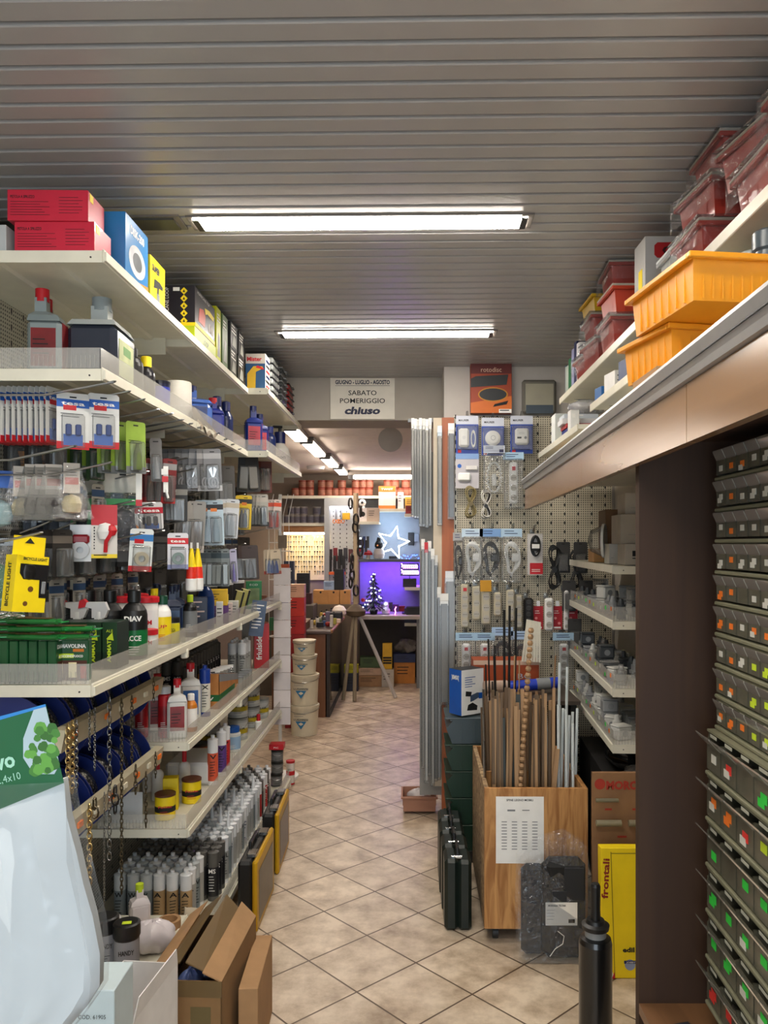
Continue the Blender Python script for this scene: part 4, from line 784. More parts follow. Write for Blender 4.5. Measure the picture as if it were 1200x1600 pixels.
# ================================================================ chain spools and rails in the near bay
CHB = mat('#17286a', .35, name='spool_blue')
def rail_mb(L):
    m = MB().prism([(-.02, -.032), (.0, -.032), (.012, .03), (-.02, .032)], 0, L, mat('#b9b095', .5, var=.12, name='aged_cream')); m.v = [(x, y, z) for x, y, z in m.v]
    for k in range(7): m.box(.0075, .0135, .05+k*.118, .08+k*.118, -.004, .012, FL_ORANGE if k % 2 == 0 else mat('#d8d2bc', .6, name='price_card'))
    return m
place('railA', lambda: item('chain_rail', 'rail', [('rail', rail_mb(.86)), ('end_bracket', MB().box(-.35, -.02, .855, .86, -.03, .03, CREAM))]), (-.935, 2.135, 1.12), 0, 'upper cream rail with price tags in front of chain spools')
place('railB', lambda: item('chain_rail', 'rail', [('rail', rail_mb(.82)), ('end_bracket', MB().box(-.35, -.02, .815, .82, -.03, .03, CREAM))]), (-.935, 2.17, .86), 0, 'lower cream rail with price tags under chain spools')
def spool(c):
    def f():
        a = MB(); W_ = .125
        a.lathe([(.02, 0), (.125, 0), (.125, .005), (.02, .005)], CHB, n=28); a.lathe([(.02, W_-.005), (.125, W_-.005), (.125, W_), (.02, W_)], CHB, n=28); a.v = [(x, z-W_/2, y) for x, y, z in a.v]
        q = MB().lathe([(.0, .006), (.09, .006), (.095, .03), (.09, .06), (.095, .09), (.09, W_-.006), (0, W_-.006)], c, n=28); q.v = [(x, z-W_/2, y) for x, y, z in q.v]
        return item('chain_spool', 'spool', [('flanges', a), ('wound_chain', q)])
    return f
def f_chainwind(nt, b):
    n = nt.nodes.new('ShaderNodeTexVoronoi'); n.inputs['Scale'].default_value = 130; tc = nt.nodes.new('ShaderNodeTexCoord'); nt.links.new(tc.outputs['Object'], n.inputs['Vector'])
    r = nt.nodes.new('ShaderNodeValToRGB'); r.color_ramp.elements[0].color = (.5, .48, .42, 1); r.color_ramp.elements[1].color = (.03, .03, .03, 1); r.color_ramp.elements[1].position = .6
    nt.links.new(n.outputs['Distance'], r.inputs[0]); nt.links.new(r.outputs[0], b.inputs['Base Color']); b.inputs['Metallic'].default_value = .8; b.inputs['Roughness'].default_value = .3
CHW = node_mat('wound_chain_metal', f_chainwind)
for i in range(6): place('spool', spool(CHW), (-1.09, 2.22+.14*i, 1.115), 0, 'blue chain spool, %s from the aisle end on upper row' % ORD[i], 'upper chain spools')
for i in range(6): place('spool', spool(CHW), (-1.09, 2.22+.14*i, .85), 0, 'blue chain spool, %s from the aisle end on lower row' % ORD[i], 'lower chain spools')
place('axA', lambda: item('spool_axle', 'axle', [('axle', MB().cyl((0, 0, 0), (0, .88, 0), .008, STEEL))]), (-1.09, 2.13, 1.115), 0, 'steel axle through upper chain spools'); place('axA', None, (-1.09, 2.13, .85), 0, 'steel axle through lower chain spools')
def chain(L, lw, ll, m, th):
    def f():
        b = MB(); n = int(L/(ll*.72)); 
        for k in range(n):
            z = -k*ll*.72; pts = []
            for t in range(8):
                a = t*math.pi/4; u = lw/2*math.cos(a); w = ll/2*(abs(math.sin(a))**.7)*(1 if math.sin(a) >= 0 else -1)
                pts.append((u, 0, z+w) if k % 2 else (0, u, z+w))
            b.tube(pts, th, m, n=5, closed=True)
        return item('hanging_chain', 'chain', [('links', b)])
    return f
BRZ = mat('#5b5240', .35, .9, name='dull_chain'); ZN = mat('#8a8a86', .3, 1, name='zinc_chain')
for i, (px, py, L, lw, ll, m, th, X, lb) in enumerate(((106, 1135, .2, .012, .018, GOLD, .002, -.91, 'brass chain nearest viewer on upper rail'), (113, 1130, .2, .012, .018, GOLD, .002, -.91, 'brass chain beside nearest brass one'), (119, 1128, .2, .01, .016, ZN, .0018, -.91, 'zinc chain beside brass chains'),
        (140, 1110, .12, .006, .01, ZN, .0012, -.91, 'fine short zinc chain on upper rail'), (148, 1108, .18, .006, .01, ZN, .0012, -.91, 'fine longer zinc chain on upper rail'), (171, 1095, .5, .012, .026, ZN, .0016, -.905, 'long square-linked zinc chain across both rails'),
        (190, 1095, .62, .009, .018, BRZ, .0018, -.9, 'longest dark chain reaching down to the jars'), (206, 1090, .22, .009, .016, BRZ, .0016, -.91, 'dark short chain on upper rail'), (240, 1062, .1, .008, .02, BRZ, .0014, -.91, 'small dark chain at far end of upper rail'),
        (140, 1262, .24, .014, .022, GOLD, .0022, -.9, 'brass chain on lower rail nearest viewer'), (148, 1256, .06, .022, .034, BRZ, .003, -.9, 'heavy black chain loop on lower rail'), (180, 1236, .1, .022, .036, BLACK, .003, -.9, 'heavy black chain in middle of lower rail'),
        (212, 1200, .1, .012, .026, BRZ, .0018, -.9, 'brown chain right of middle on lower rail'), (228, 1210, .19, .009, .02, BRZ, .0016, -.9, 'thin brown chain hanging low from lower rail'), (243, 1178, .1, .008, .018, BRZ, .0014, -.9, 'thin brown chain at far end of lower rail'), (163, 1240, .34, .005, .012, ZN, .001, -.9, 'very fine long zinc chain from lower rail'))):
    place('ch%d' % i, chain(L, lw, ll, m, th), at(px, py, yof(px, X)), 0, lb)

# dense dark stock deeper on the hooks
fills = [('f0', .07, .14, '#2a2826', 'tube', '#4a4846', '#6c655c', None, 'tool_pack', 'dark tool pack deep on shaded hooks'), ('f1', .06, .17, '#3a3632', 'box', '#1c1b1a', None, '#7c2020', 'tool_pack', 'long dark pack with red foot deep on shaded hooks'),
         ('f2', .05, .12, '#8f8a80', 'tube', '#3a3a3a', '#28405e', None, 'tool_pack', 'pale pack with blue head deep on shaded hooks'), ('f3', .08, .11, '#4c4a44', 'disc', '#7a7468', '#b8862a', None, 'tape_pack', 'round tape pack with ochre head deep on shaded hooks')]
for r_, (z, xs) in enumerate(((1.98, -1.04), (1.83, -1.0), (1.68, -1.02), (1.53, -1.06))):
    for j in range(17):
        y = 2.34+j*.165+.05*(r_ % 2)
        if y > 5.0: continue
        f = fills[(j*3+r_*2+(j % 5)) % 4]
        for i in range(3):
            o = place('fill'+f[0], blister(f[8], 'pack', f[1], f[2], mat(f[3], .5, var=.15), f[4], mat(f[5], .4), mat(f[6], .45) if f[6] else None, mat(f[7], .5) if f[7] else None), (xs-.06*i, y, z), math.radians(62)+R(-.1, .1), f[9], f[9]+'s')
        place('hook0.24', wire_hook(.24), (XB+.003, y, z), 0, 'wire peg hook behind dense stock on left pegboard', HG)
# ================================================================ LEFT: lower shelves
def X4(px, X): return yof(px, X)
place('rspray', bottle('spray_can', 'can', .025, .2, RED, mat('#c8c8c8', .3, name='grey_lid'), mat('#a81820', .35, var=.4, name='red_art'), cr=.85, ch=.14, sh=.06), (-.96, 3.12, Z4), .2, 'red spray can at near end of fourth shelf')
wb = jug('bleach_bottle', 'bottle', .075, .045, .23, mat('#d6d4ce', .35, name='white_hdpe'), RED, mat('#8c2020', .4, var=.4, name='red_art2'))
place('wb', wb, (-.905, 3.1, Z4), .3, 'white ribbed bottle with red cap nearest viewer on fourth shelf', 'white red-capped bottles')
place('wb2', jug('bleach_bottle', 'bottle', .085, .05, .25, mat('#d6d4ce', .35), RED, mat('#2a5a9c', .4, var=.3, name='blue_art')), (-.93, 3.38, Z4), .3, 'taller white bottle with red cap and blue label')
place('wb', None, (-1.02, 3.22, Z4), .3, 'white bottle with red cap behind the spray can', 'white red-capped bottles'); place('rspray', None, (-1.05, 3.12, Z4), .2, 'red spray can behind another, under chain rail')
place('oliq', bottle('orange_bottle', 'bottle', .025, .15, mat('#c87820', .3, name='amber_liquid'), PAPER, PAPER, cr=.5), (-.875, 3.22, Z4), .2, 'small amber bottle with white label between white bottles')
place('btube', cartridge(mat('#1a3a90', .35, name='blue_tube'), mat('#e0dcd0', .4, name='tube_label'), 'X'), (-.9, 3.5, Z4), .3, 'blue and white cartridge next to taller white bottle')
cw = cartridge(CLEARW, mat('#a8a8a4', .4, name='pale_label'), 'SIL', INK); cb = cartridge(mat('#5c5a56', .4, name='grey_tube'), mat('#26262a', .4, name='black_label'), 'MS', PAPER)
cr_ = cartridge(CLEARW, mat('#b02024', .4, name='crimson_label'), 'FIX', PAPER); ct = cartridge(CLEARW, mat('#b89a70', .45, name='tan_label'), 'A', INK); cg = cartridge(mat('#b8bec0', .35, name='silver_tube'), mat('#7c868a', .4, name='slate_label2'), 'W', INK); cn = cartridge(CLEARW, mat('#c8ccd0', .4, name='light_label'), 'AC', NAVY, cone=True)
for i in range(9): place('cw', cw, (-1.14+.004*(i % 2), 3.12+.055*i, Z4), R(0, .5), 'white cartridge against the back of fourth shelf, %s from near end' % ORD[i], 'back row white cartridges')
for i in range(2): place('cb', cb, (-.99, 3.56+.055*i, Z4), .3, 'striped grey cartridge beside orange tray, %s' % ('nearer', 'farther')[i], 'grey cartridges')
for i in range(14):
    for j in range(2): place('cb', cb, (-1.08-.055*j, 3.72+.056*i, Z4), R(0, .5), 'grey cartridge in dark back row of fourth shelf, %s from near end in %s file' % (ORD[i], ('front', 'rear')[j]), 'dark back cartridges')
for i in range(3):
    for j in range(2): place('cw', cw, (-.93-.055*j, 4.42+.06*i, Z4), .3, 'white cartridge in bright cluster before red blue-sky box, %s in %s file' % (ORD[i], ('front', 'rear')[j]) if 0 else 'white black-labelled cartridge of bright cluster, %s in %s file' % (ORD[i], ('front', 'rear')[j]), 'bright cartridges')
def tray():
    m = MB().prism([(-.2, 0), (.2, 0), (.2, .1), (-.2, .16)], -.05, -.047, mat('#b5763a', .6, var=.2, name='orange_wood_print'), ax='x').prism([(-.2, 0), (.2, 0), (.2, .1), (-.2, .16)], .047, .05, mat('#b5763a', .6, var=.2), ax='x')
    m.box(-.05, .05, -.2, -.197, 0, .16, mat('#b5763a', .6, var=.2)).box(-.05, .05, .197, .2, 0, .1, mat('#b5763a', .6, var=.2)).box(-.047, .047, -.197, .197, 0, .004, KRAFT)
    g = MB().box(.0502, .0508, -.2, .12, .035, .065, GREEN).prism([(-.2, .125), (.2, .07), (.2, .1), (-.2, .16)], .0502, .0508, GREY, ax='x').box(-.05, .05, -.2008, -.2, .035, .065, GREEN).text('UV', (.0, -.201, .04), .02, PAPER, w=.05, bold=.03)
    return item('display_tray', 'tray', [('tray', m), ('print', g)])
place('tray', tray, (-.92, 3.84, Z4), 0, 'orange printed display tray with green band on fourth shelf')
for i in range(5): place('lumpb', hangbag('small_bag', 'bag', .07, .1, PAPER, mat('#6a4a80' if i == 0 else '#7c7c78', .4), .015, .04), (-.92, 3.72+.07*i, Z4+.155-.005*i), .6, 'small clear refill bag standing in orange tray, %s from near end' % ORD[i], 'refill bags in the tray')
for i in range(4): place('lumpc', tin('clear_pot', 'pot', .03, .07, film('frosty', .5, (.6, .6, .55), .2, .8), GREY), (-.89, 4.12+.075*i, Z4), 0, 'small frosted pot beyond orange tray, %s' % ORD[i], 'frosted pots')
place('friul', carton('product_box', 'box', .09, .12, .27, mat('#b0161e', .4, clear=.2, name='poster_red'), lambda g, w, d, h: g.text('friulsider', (0, -d/2-.001, h*.5), .045, PAPER, ux=(0, 0, 1), uy=(-1, 0, 0), w=h*.62, bold=.02).text('friulsider', (w/2+.001, 0, h*.5), .045, PAPER, ux=(0, 0, 1), uy=(0, -1, 0), w=h*.62, bold=.02)), (-.905, 4.9, Z4), .25, 'tall red fixings carton at end of fourth shelf')
place('gcol', carton('product_box', 'box', .05, .08, .3, mat('#8c8a86', .5, name='grey_board')), (-.97, 4.74, Z4), .1, 'tall grey carton beside red fixings carton')
# shelf 5
yt = tin('glue_jar', 'jar', .04, .1, YELLOW, mat('#5c3420', .4, name='brown_lid'), YELLOW, band=INK, txt='Pattex', tcol=RED)
place('yt', yt, (-.97, 3.16, Z5), .3, 'yellow glue jar with brown lid, nearer of two', 'yellow glue jars'); place('yt', yt, (-.92, 3.36, Z5), .3, 'yellow glue jar with brown lid, farther of two', 'yellow glue jars')
place('yc', carton('product_box', 'box', .06, .05, .13, YELLOW), (-.98, 3.27, Z5), .2, 'yellow carton between two glue jars')
place('dvt', lambda: item('small_divider', 'divider', [('divider', MB().box(-.06, .06, 0, .002, 0, .12, CLEARW))]), (-1.1, 3.1, Z5), 0, 'milky divider card beside yellow glue jars')
rn = bottle('glue_bottle', 'bottle', .025, .2, PAPER, RED, None, cr=.35, ch=.34, sh=.12)
for i, (x, y) in enumerate(((-1.2, 3.2), (-1.12, 3.22), (-1.17, 3.34), (-1.07, 3.38), (-1.15, 3.5), (-.99, 3.5))): place('rn', rn, (x, y, Z5), 0, 'white glue bottle with red nozzle, %s of the shaded cluster' % ORD[i], 'red-nozzled glue bottles')
place('wtray', lambda: item('white_tray_box', 'box', [('body', MB().box(-.1, .1, -.14, .14, 0, .1, CLEARW, .012)), ('label', MB().lines((.1005, -.1, .07), .2, 4, .015, GREY, ux=(0, 1, 0), th=.003))]), (-1.0, 3.72, Z5), 0, 'pale translucent box beside tubes on fifth shelf')
for i, (x, y, c, lb) in enumerate(((-.89, 3.6, '#d85a3c', 'orange and white tube standing on fifth shelf'), (-.88, 3.74, '#5a3a80', 'purple and green tube next to orange one'), (-.89, 3.84, '#c03030', 'red and white tube before white jar'))):
    place('t5%d' % i, cartridge(CLEARW, mat(c, .4), 'V'), (x, y, Z5), .3, lb)
place('wj', bottle('white_jar', 'jar', .042, .13, PAPER, BLUE, mat('#9ab8d8', .4, name='sky_label'), cr=.8, ch=.2, sh=.08), (-.93, 4.18, Z5), .3, 'white jar with royal blue lid on fifth shelf')
place('dkt', tin('dark_tin', 'tin', .045, .09, mat('#3a2018', .4, name='dark_brown'), BLACK, mat('#a85a30', .4, name='rust_label')), (-1.06, 4.0, Z5), 0, 'dark tin with rust label behind standing tubes')
gt = tin('filler_tin', 'tin', .055, .12, mat('#a8aaa8', .4, name='pale_tin'), mat('#80827e', .4, name='tin_grey'), mat('#c0c0bc', .4, name='tin_label'), bail=True, band=mat('#b8a020', .4, name='olive_band'), txt='FILLER')
for i, (x, y, z) in enumerate(((-.96, 4.45, 0), (-.96, 4.45, .1235), (-.95, 4.75, 0), (-.95, 4.75, .1235), (-1.08, 4.3, 0), (-1.08, 4.3, .1235), (-.94, 5.0, 0))): place('gt', gt, (x, y, Z5+z), .3, 'grey filler tin with yellow-black band, %s' % ['lower nearest aisle jar', 'upper over nearest one', 'lower in middle stack', 'upper in middle stack', 'lower at back', 'upper at back', 'single at shelf end'][i], 'grey filler tins')
place('swr', bottle('small_glue', 'bottle', .02, .09, PAPER, RED, None, cr=.5, ch=.4, sh=.1), (-.885, 4.66, Z5), 0, 'tiny white bottle with red pointed cap beside filler tins')
# base shelf: sealant cartridges
kinds = {'cw': cw, 'cb': cb, 'cr_': cr_, 'ct': ct, 'cg': cg, 'cn': cn}
gi = 0
for r_ in range(27):
    for c_ in range(7):
        x = -.845-.053*c_; y = 3.2+.058*r_
        if r_ < 4 and c_ == 0: continue
        k = 'cg'
        if r_ == 0: k = 'ct' if c_ < 4 else 'cg'
        elif r_ < 4: k = ('cw', 'cg')[(r_+c_) % 2]
        elif r_ < 7: k = 'cb'
        elif r_ < 20: k = ('cw', 'cw', 'cn', 'cw', 'cg')[(r_*3+c_*2) % 5]
        else: k = ('cr_', 'cb', 'cw')[(r_+c_) % 3]
        if r_ > 8 and c_ > 5: continue
        gi += 1
        place(k, kinds[k], (x+R(-.002, .002), y+R(-.002, .002), ZB), R(-.2, .7), '%s sealant cartridge on base shelf, %s row from near end, %s from the aisle' % ({'cw': 'white', 'cb': 'dark grey', 'cr_': 'red-labelled', 'ct': 'tan-labelled', 'cg': 'silver', 'cn': 'cone-topped white'}[k], 'row %d' % 0 if 0 else (ORD+['twenty-first', 'twenty-second', 'twenty-third', 'twenty-fourth', 'twenty-fifth', 'twenty-sixth', 'twenty-seventh'])[r_], ORD[c_]), 'sealant cartridges on base shelf')
place('cone0', lambda: item('card_cone', 'tube', [('tube', MB().lathe([(.04, 0), (.034, .09), (.026, .09), (.03, .004), (.04, 0)], mat('#b8ad98', .8, name='grey_card'), n=24))]), (-.83, 3.2, ZB+.02), (.1, -1.2, .3), 'grey card cone lying on cartridges at base shelf corner')
for i in range(3): place('btin', tin('putty_tin', 'tin', .038, .075, mat('#3c3c3c', .4, name='putty_grey'), BLACK, mat('#6e6e6e', .4, name='putty_label'), bail=True), (-.84, 5.05, ZB+.077*i), .3, 'small dark putty tin at gondola end, %s from the bottom' % ORD[i], 'small putty tins')
place('rdb', carton('product_box', 'box', .09, .08, .035, RED, lambda g, w, d, h: g.text('PIC', (0, -d/2-.001, .01), .014, PAPER, w=.03)), (-.84, 5.05, ZB+.233), 0, 'small red carton on top of dark putty tins')
for i in range(2): place('rpot', tin('red_pot', 'pot', .03, .08, RED, RED, mat('#d8d0c8', .4, name='pot_label')), (-.82, 5.48, .082*i), 0, 'small red pot on floor beyond gondola, %s' % ('lower', 'upper')[i], 'red pots')
# end panel: stack of white sheets
def endp():
    m = MB()
    for k in range(9): m.box(-.055, .055, -.008, .008+.001*(k % 2), k*.115, k*.115+.112, mat('#dad2d2', .8, name='white_sheet') if k % 2 else mat('#cfc8c8', .8, name='white_sheet2'), .001)
    return item('end_panel_sheets', 'panel', [('sheets', m)])
place('endp', endp, (-.84, 5.25, .46), 0, 'tall white banded card column at end of left aisle shelving')
# yellow and black cases on the floor
AMB = film('amber_clear', .72, (.62, .42, .03), .15, .9)
def tcase():
    b = MB().box(-.042, .02, -.21, .21, 0, .3, mat('#161718', .45, name='case_black'), .012)
    y = MB().box(.02, .042, -.212, .212, 0, .302, mat('#c89a10', .4, name='case_yellow'), .008); w = MB().box(.0425, .0435, -.17, .17, .03, .25, mat('#4a3c18', .3, var=.4, name='tinted_window'))
    l = [('latch', MB().box(-.012, .03, k*.13-.03, k*.13+.03, .298, .318, CHROME, .004)) for k in (-1, 1)]
    h = MB().tube([(-.015, -.07, .29), (-.015, -.07, .33), (-.015, .07, .33), (-.015, .07, .29)], .008, BLACK, n=8)
    return item('tool_case', 'case', [('body', b), ('lid', y), ('window', w)]+l+[('handle', h)])
place('tcase', tcase, (-.688, 3.585, 0), 0, 'black and yellow tool case standing on floor, nearer of two', 'yellow tool cases'); place('tcase', tcase, (-.7, 4.18, 0), .03, 'black and yellow tool case standing on floor, farther of two', 'yellow tool cases')
# near bay base
wip = bottle('wipes_can', 'can', .038, .225, mat('#2a2624', .4, name='can_black'), BLACK, mat('#8f8f92', .4, name='wipes_label'), cr=1.0, ch=.18, sh=.02, txt='HANDY', tcol=INK, lz=(.35, .78))
for i, (px, Y) in enumerate(((198, 2.5), (165, 2.54), (140, 2.5))):
    place('wip', wip, ((px-640)/F*Y, Y, .24), .3, 'black-lidded wipes can, %s from the aisle on low near shelf' % ORD[i], 'wipes cans')
build('lower_lettering', MB().text('WIPES', (0, -.0395, .085), .024, INK, w=.05, bold=.03), _P['wip'])
place('stk', lambda: item('price_sticker', 'sticker', [('sticker', MB().box(-.014, .014, -.009, .009, 0, .0006, FL_YEL))]), ((200-640)/F*2.5, 2.49, .4656), .2, 'lime price sticker on the lid of nearest wipes can')
def lumpy(name, cat, rx, ry, rz, m, seed=1, n=14, amp=.14):
    def f():
        b = MB(); v = []; rnd = random.Random(seed); ph = [rnd.uniform(0, 6) for _ in range(6)]
        for i in range(n+1):
            for j in range(2*n):
                t = math.pi*i/n; a = math.pi*j/n; r = 1+amp*math.sin(3*a+ph[0]+2*t)*math.sin(t)+amp*.6*math.sin(7*a+ph[1])*math.sin(3*t+ph[2])
                v.append((rx*r*math.sin(t)*math.cos(a), ry*r*math.sin(t)*math.sin(a), max(0, rz+rz*r*math.cos(t))))
        b.add(v, [(i*2*n+j, (i+1)*2*n+j, (i+1)*2*n+(j+1) % (2*n), i*2*n+(j+1) % (2*n)) for i in range(n) for j in range(2*n)], m); return item(name, cat, [('bag', b)])
    return f
place('wbag', lumpy('plastic_bag', 'bag', .075, .08, .085, mat('#d4d6d8', .3, clear=.5, name='white_poly'), 3), (-1.02, 2.66, .24), 0, 'white plastic bag behind wipes cans')
place('wsq', jug('squeeze_bottle', 'bottle', .07, .05, .19, mat('#dcd4d4', .3, name='squeeze_white'), FL_YEL), (-.97, 2.86, .24), .5, 'white squeeze bottle with lime cap beside wipes cans'); place('wbag2', lumpy('plastic_bag', 'bag', .07, .06, .055, mat('#d8d0d2', .3, clear=.4, name='pinkish_poly'), 5), (-.89, 2.75, .24), 0, 'crumpled white and pink bag beneath squeeze bottle')
place('ring', lambda: item('tape_ring', 'ring', [('ring', MB().lathe([(.03, 0), (.042, 0), (.042, .03), (.03, .03), (.03, 0)], KRAFT, n=24))]), (-.885, 2.93, .24), 0, 'brown card ring lying beside opened carton')
place('oball', lambda: item('coral_disc', 'disc', [('disc', MB().lathe([(.05, 0), (.048, .03), (.03, .05), (0, .056)], mat('#e8602c', .5, name='coral_orange'), n=20))]), (-.87, 2.3, .3), 0, 'round orange cap beside white opened box')
place('underball', carton('product_box', 'box', .14, .14, .06, BLACK), (-.9, 2.3, .24), 0, 'flat black carton beneath orange cap')
def obox():
    w, d, h = .235, .42, .35; m = MB(); t = .004
    m.box(-w/2, w/2, -d/2, -d/2+t, 0, h, KRAFTD).box(-w/2, w/2, d/2-t, d/2, 0, h, KRAFTD).box(-w/2, -w/2+t, -d/2, d/2, 0, h, KRAFTD).box(w/2-t, w/2, -d/2, d/2, 0, h, KRAFTD).box(-w/2, w/2, -d/2, d/2, 0, t, KRAFTD)
    m.box(w*.1, w*.36, -d/2-.0006, -d/2, h*.55, h*.78, mat('#6b5c38', .7, name='kraft_stamp')).box(-w/2, w/2, -d/2-.0004, -d/2, h*.86, h, TAPE)
    fl = []
    for s_ in (-1, 1):
        q = MB(); a = (s_*w/2, h); b_ = (s_*w*.035, h+.055)
        for k, (f0, f1, mm) in enumerate(((0, .52, KRAFT), (.52, 1, TAPE))):
            p0 = (a[0]+(b_[0]-a[0])*f0, a[1]+(b_[1]-a[1])*f0); p1 = (a[0]+(b_[0]-a[0])*f1, a[1]+(b_[1]-a[1])*f1); e = .012*f0, .012*f1
            q.add([(p0[0], -d/2+e[0], p0[1]), (p1[0], -d/2+e[1]-.01, p1[1]), (p1[0], d/2-e[1]+.03, p1[1]+.01), (p0[0], d/2-e[0], p0[1])]+[(p0[0], -d/2+e[0], p0[1]-t), (p1[0], -d/2+e[1]-.01, p1[1]-t), (p1[0], d/2-e[1]+.03, p1[1]-t+.01), (p0[0], d/2-e[0], p0[1]-t)],
                  [(0, 1, 2, 3), (7, 6, 5, 4), (0, 4, 5, 1), (1, 5, 6, 2), (2, 6, 7, 3), (3, 7, 4, 0)], mm)
        fl.append(('flap', q))
    return item('cardboard_box', 'box', [('carton', m)]+fl)
place('obox', obox, (-.665, 2.58, 0), -.05, 'opened brown cardboard box with two raised flaps in front of left shelves')
for i in range(4): place('inb', lumpy('wrapped_item', 'bag', .04, .06, .05, mat(('#5a6a9c', '#c8c8cc', '#8a3a40', '#30323c')[i], .3, clear=.5), 7+i), (-.67+.02*(i % 2), 2.44+.09*i, .248), 0, 'small wrapped item %s inside opened cardboard box' % ORD[i], 'wrapped items in box')
place('inbb', carton('product_box', 'box', .2, .38, .24, KRAFTD), (-.665, 2.58, .005), -.05, 'inner carton under the wrapped items in opened box')
place('sbox', carton('cardboard_box', 'box', .06, .34, .27, KRAFT), (-.508, 2.64, 0), .04, 'narrow brown carton pressed against opened box on aisle side')
def wopen():
    m = MB(); WB = mat('#e6e4e2', .7, name='white_board'); w, d, h = .16, .28, .46; t = .003
    m.box(-w/2, w/2, -d/2, -d/2+t, 0, h, WB).box(-w/2, w/2, d/2-t, d/2, 0, h, WB).box(-w/2, -w/2+t, -d/2, d/2, 0, h, WB).box(w/2-t, w/2, -d/2, d/2, 0, h, WB, 0, {'-x': KRAFT}).box(-w/2, w/2, -d/2, d/2, .2, .2+t, BLACK)
    f1 = MB().add([(w/2, -d/2, h), (w/2, d/2, h), (w/2+.005, d/2-.02, h+.05), (w/2+.005, -d/2+.02, h+.05)]+[(w/2-t, -d/2, h), (w/2-t, d/2, h), (w/2+.005-t, d/2-.02, h+.05), (w/2+.005-t, -d/2+.02, h+.05)], [(0, 1, 2, 3), (7, 6, 5, 4), (3, 2, 6, 7), (0, 3, 7, 4), (1, 5, 6, 2)], WB)
    f2 = MB().add([(-w/2, -d/2, h), (w/2, -d/2, h), (w/2-.01, -d/2-.1, h-.04), (-w/2+.01, -d/2-.1, h-.04)]+[(-w/2, -d/2, h-t), (w/2, -d/2, h-t), (w/2-.01, -d/2-.1, h-.04-t), (-w/2+.01, -d/2-.1, h-.04-t)], [(0, 3, 2, 1), (4, 5, 6, 7), (3, 7, 6, 2), (0, 4, 7, 3), (1, 2, 6, 5)], WB)
    f2.cyl((.06, -d/2-.05, h-.0172), (.06, -d/2-.05, h-.0155), .008, INK, n=12)
    return item('white_carton', 'box', [('carton', m), ('flap', f1), ('flap', f2)])
place('wopen', wopen, (-.752, 2.13, .0), -.1, 'opened white carton with flap and punched hole beside brown box')
def cod():
    m = MB().box(-.07, .07, -.06, .06, 0, .68, mat('#c0d0d4', .5, name='ice_blue_board'), .002); g = MB().text('COD. 61905', (.022, -.0605, .618), .013, INK, w=.06)
    return item('product_box', 'box', [('carton', m), ('lettering', g)])
place('cod', cod, (-.712, 1.79, 0), .0, 'ice blue carton printed with code number at bottom edge')

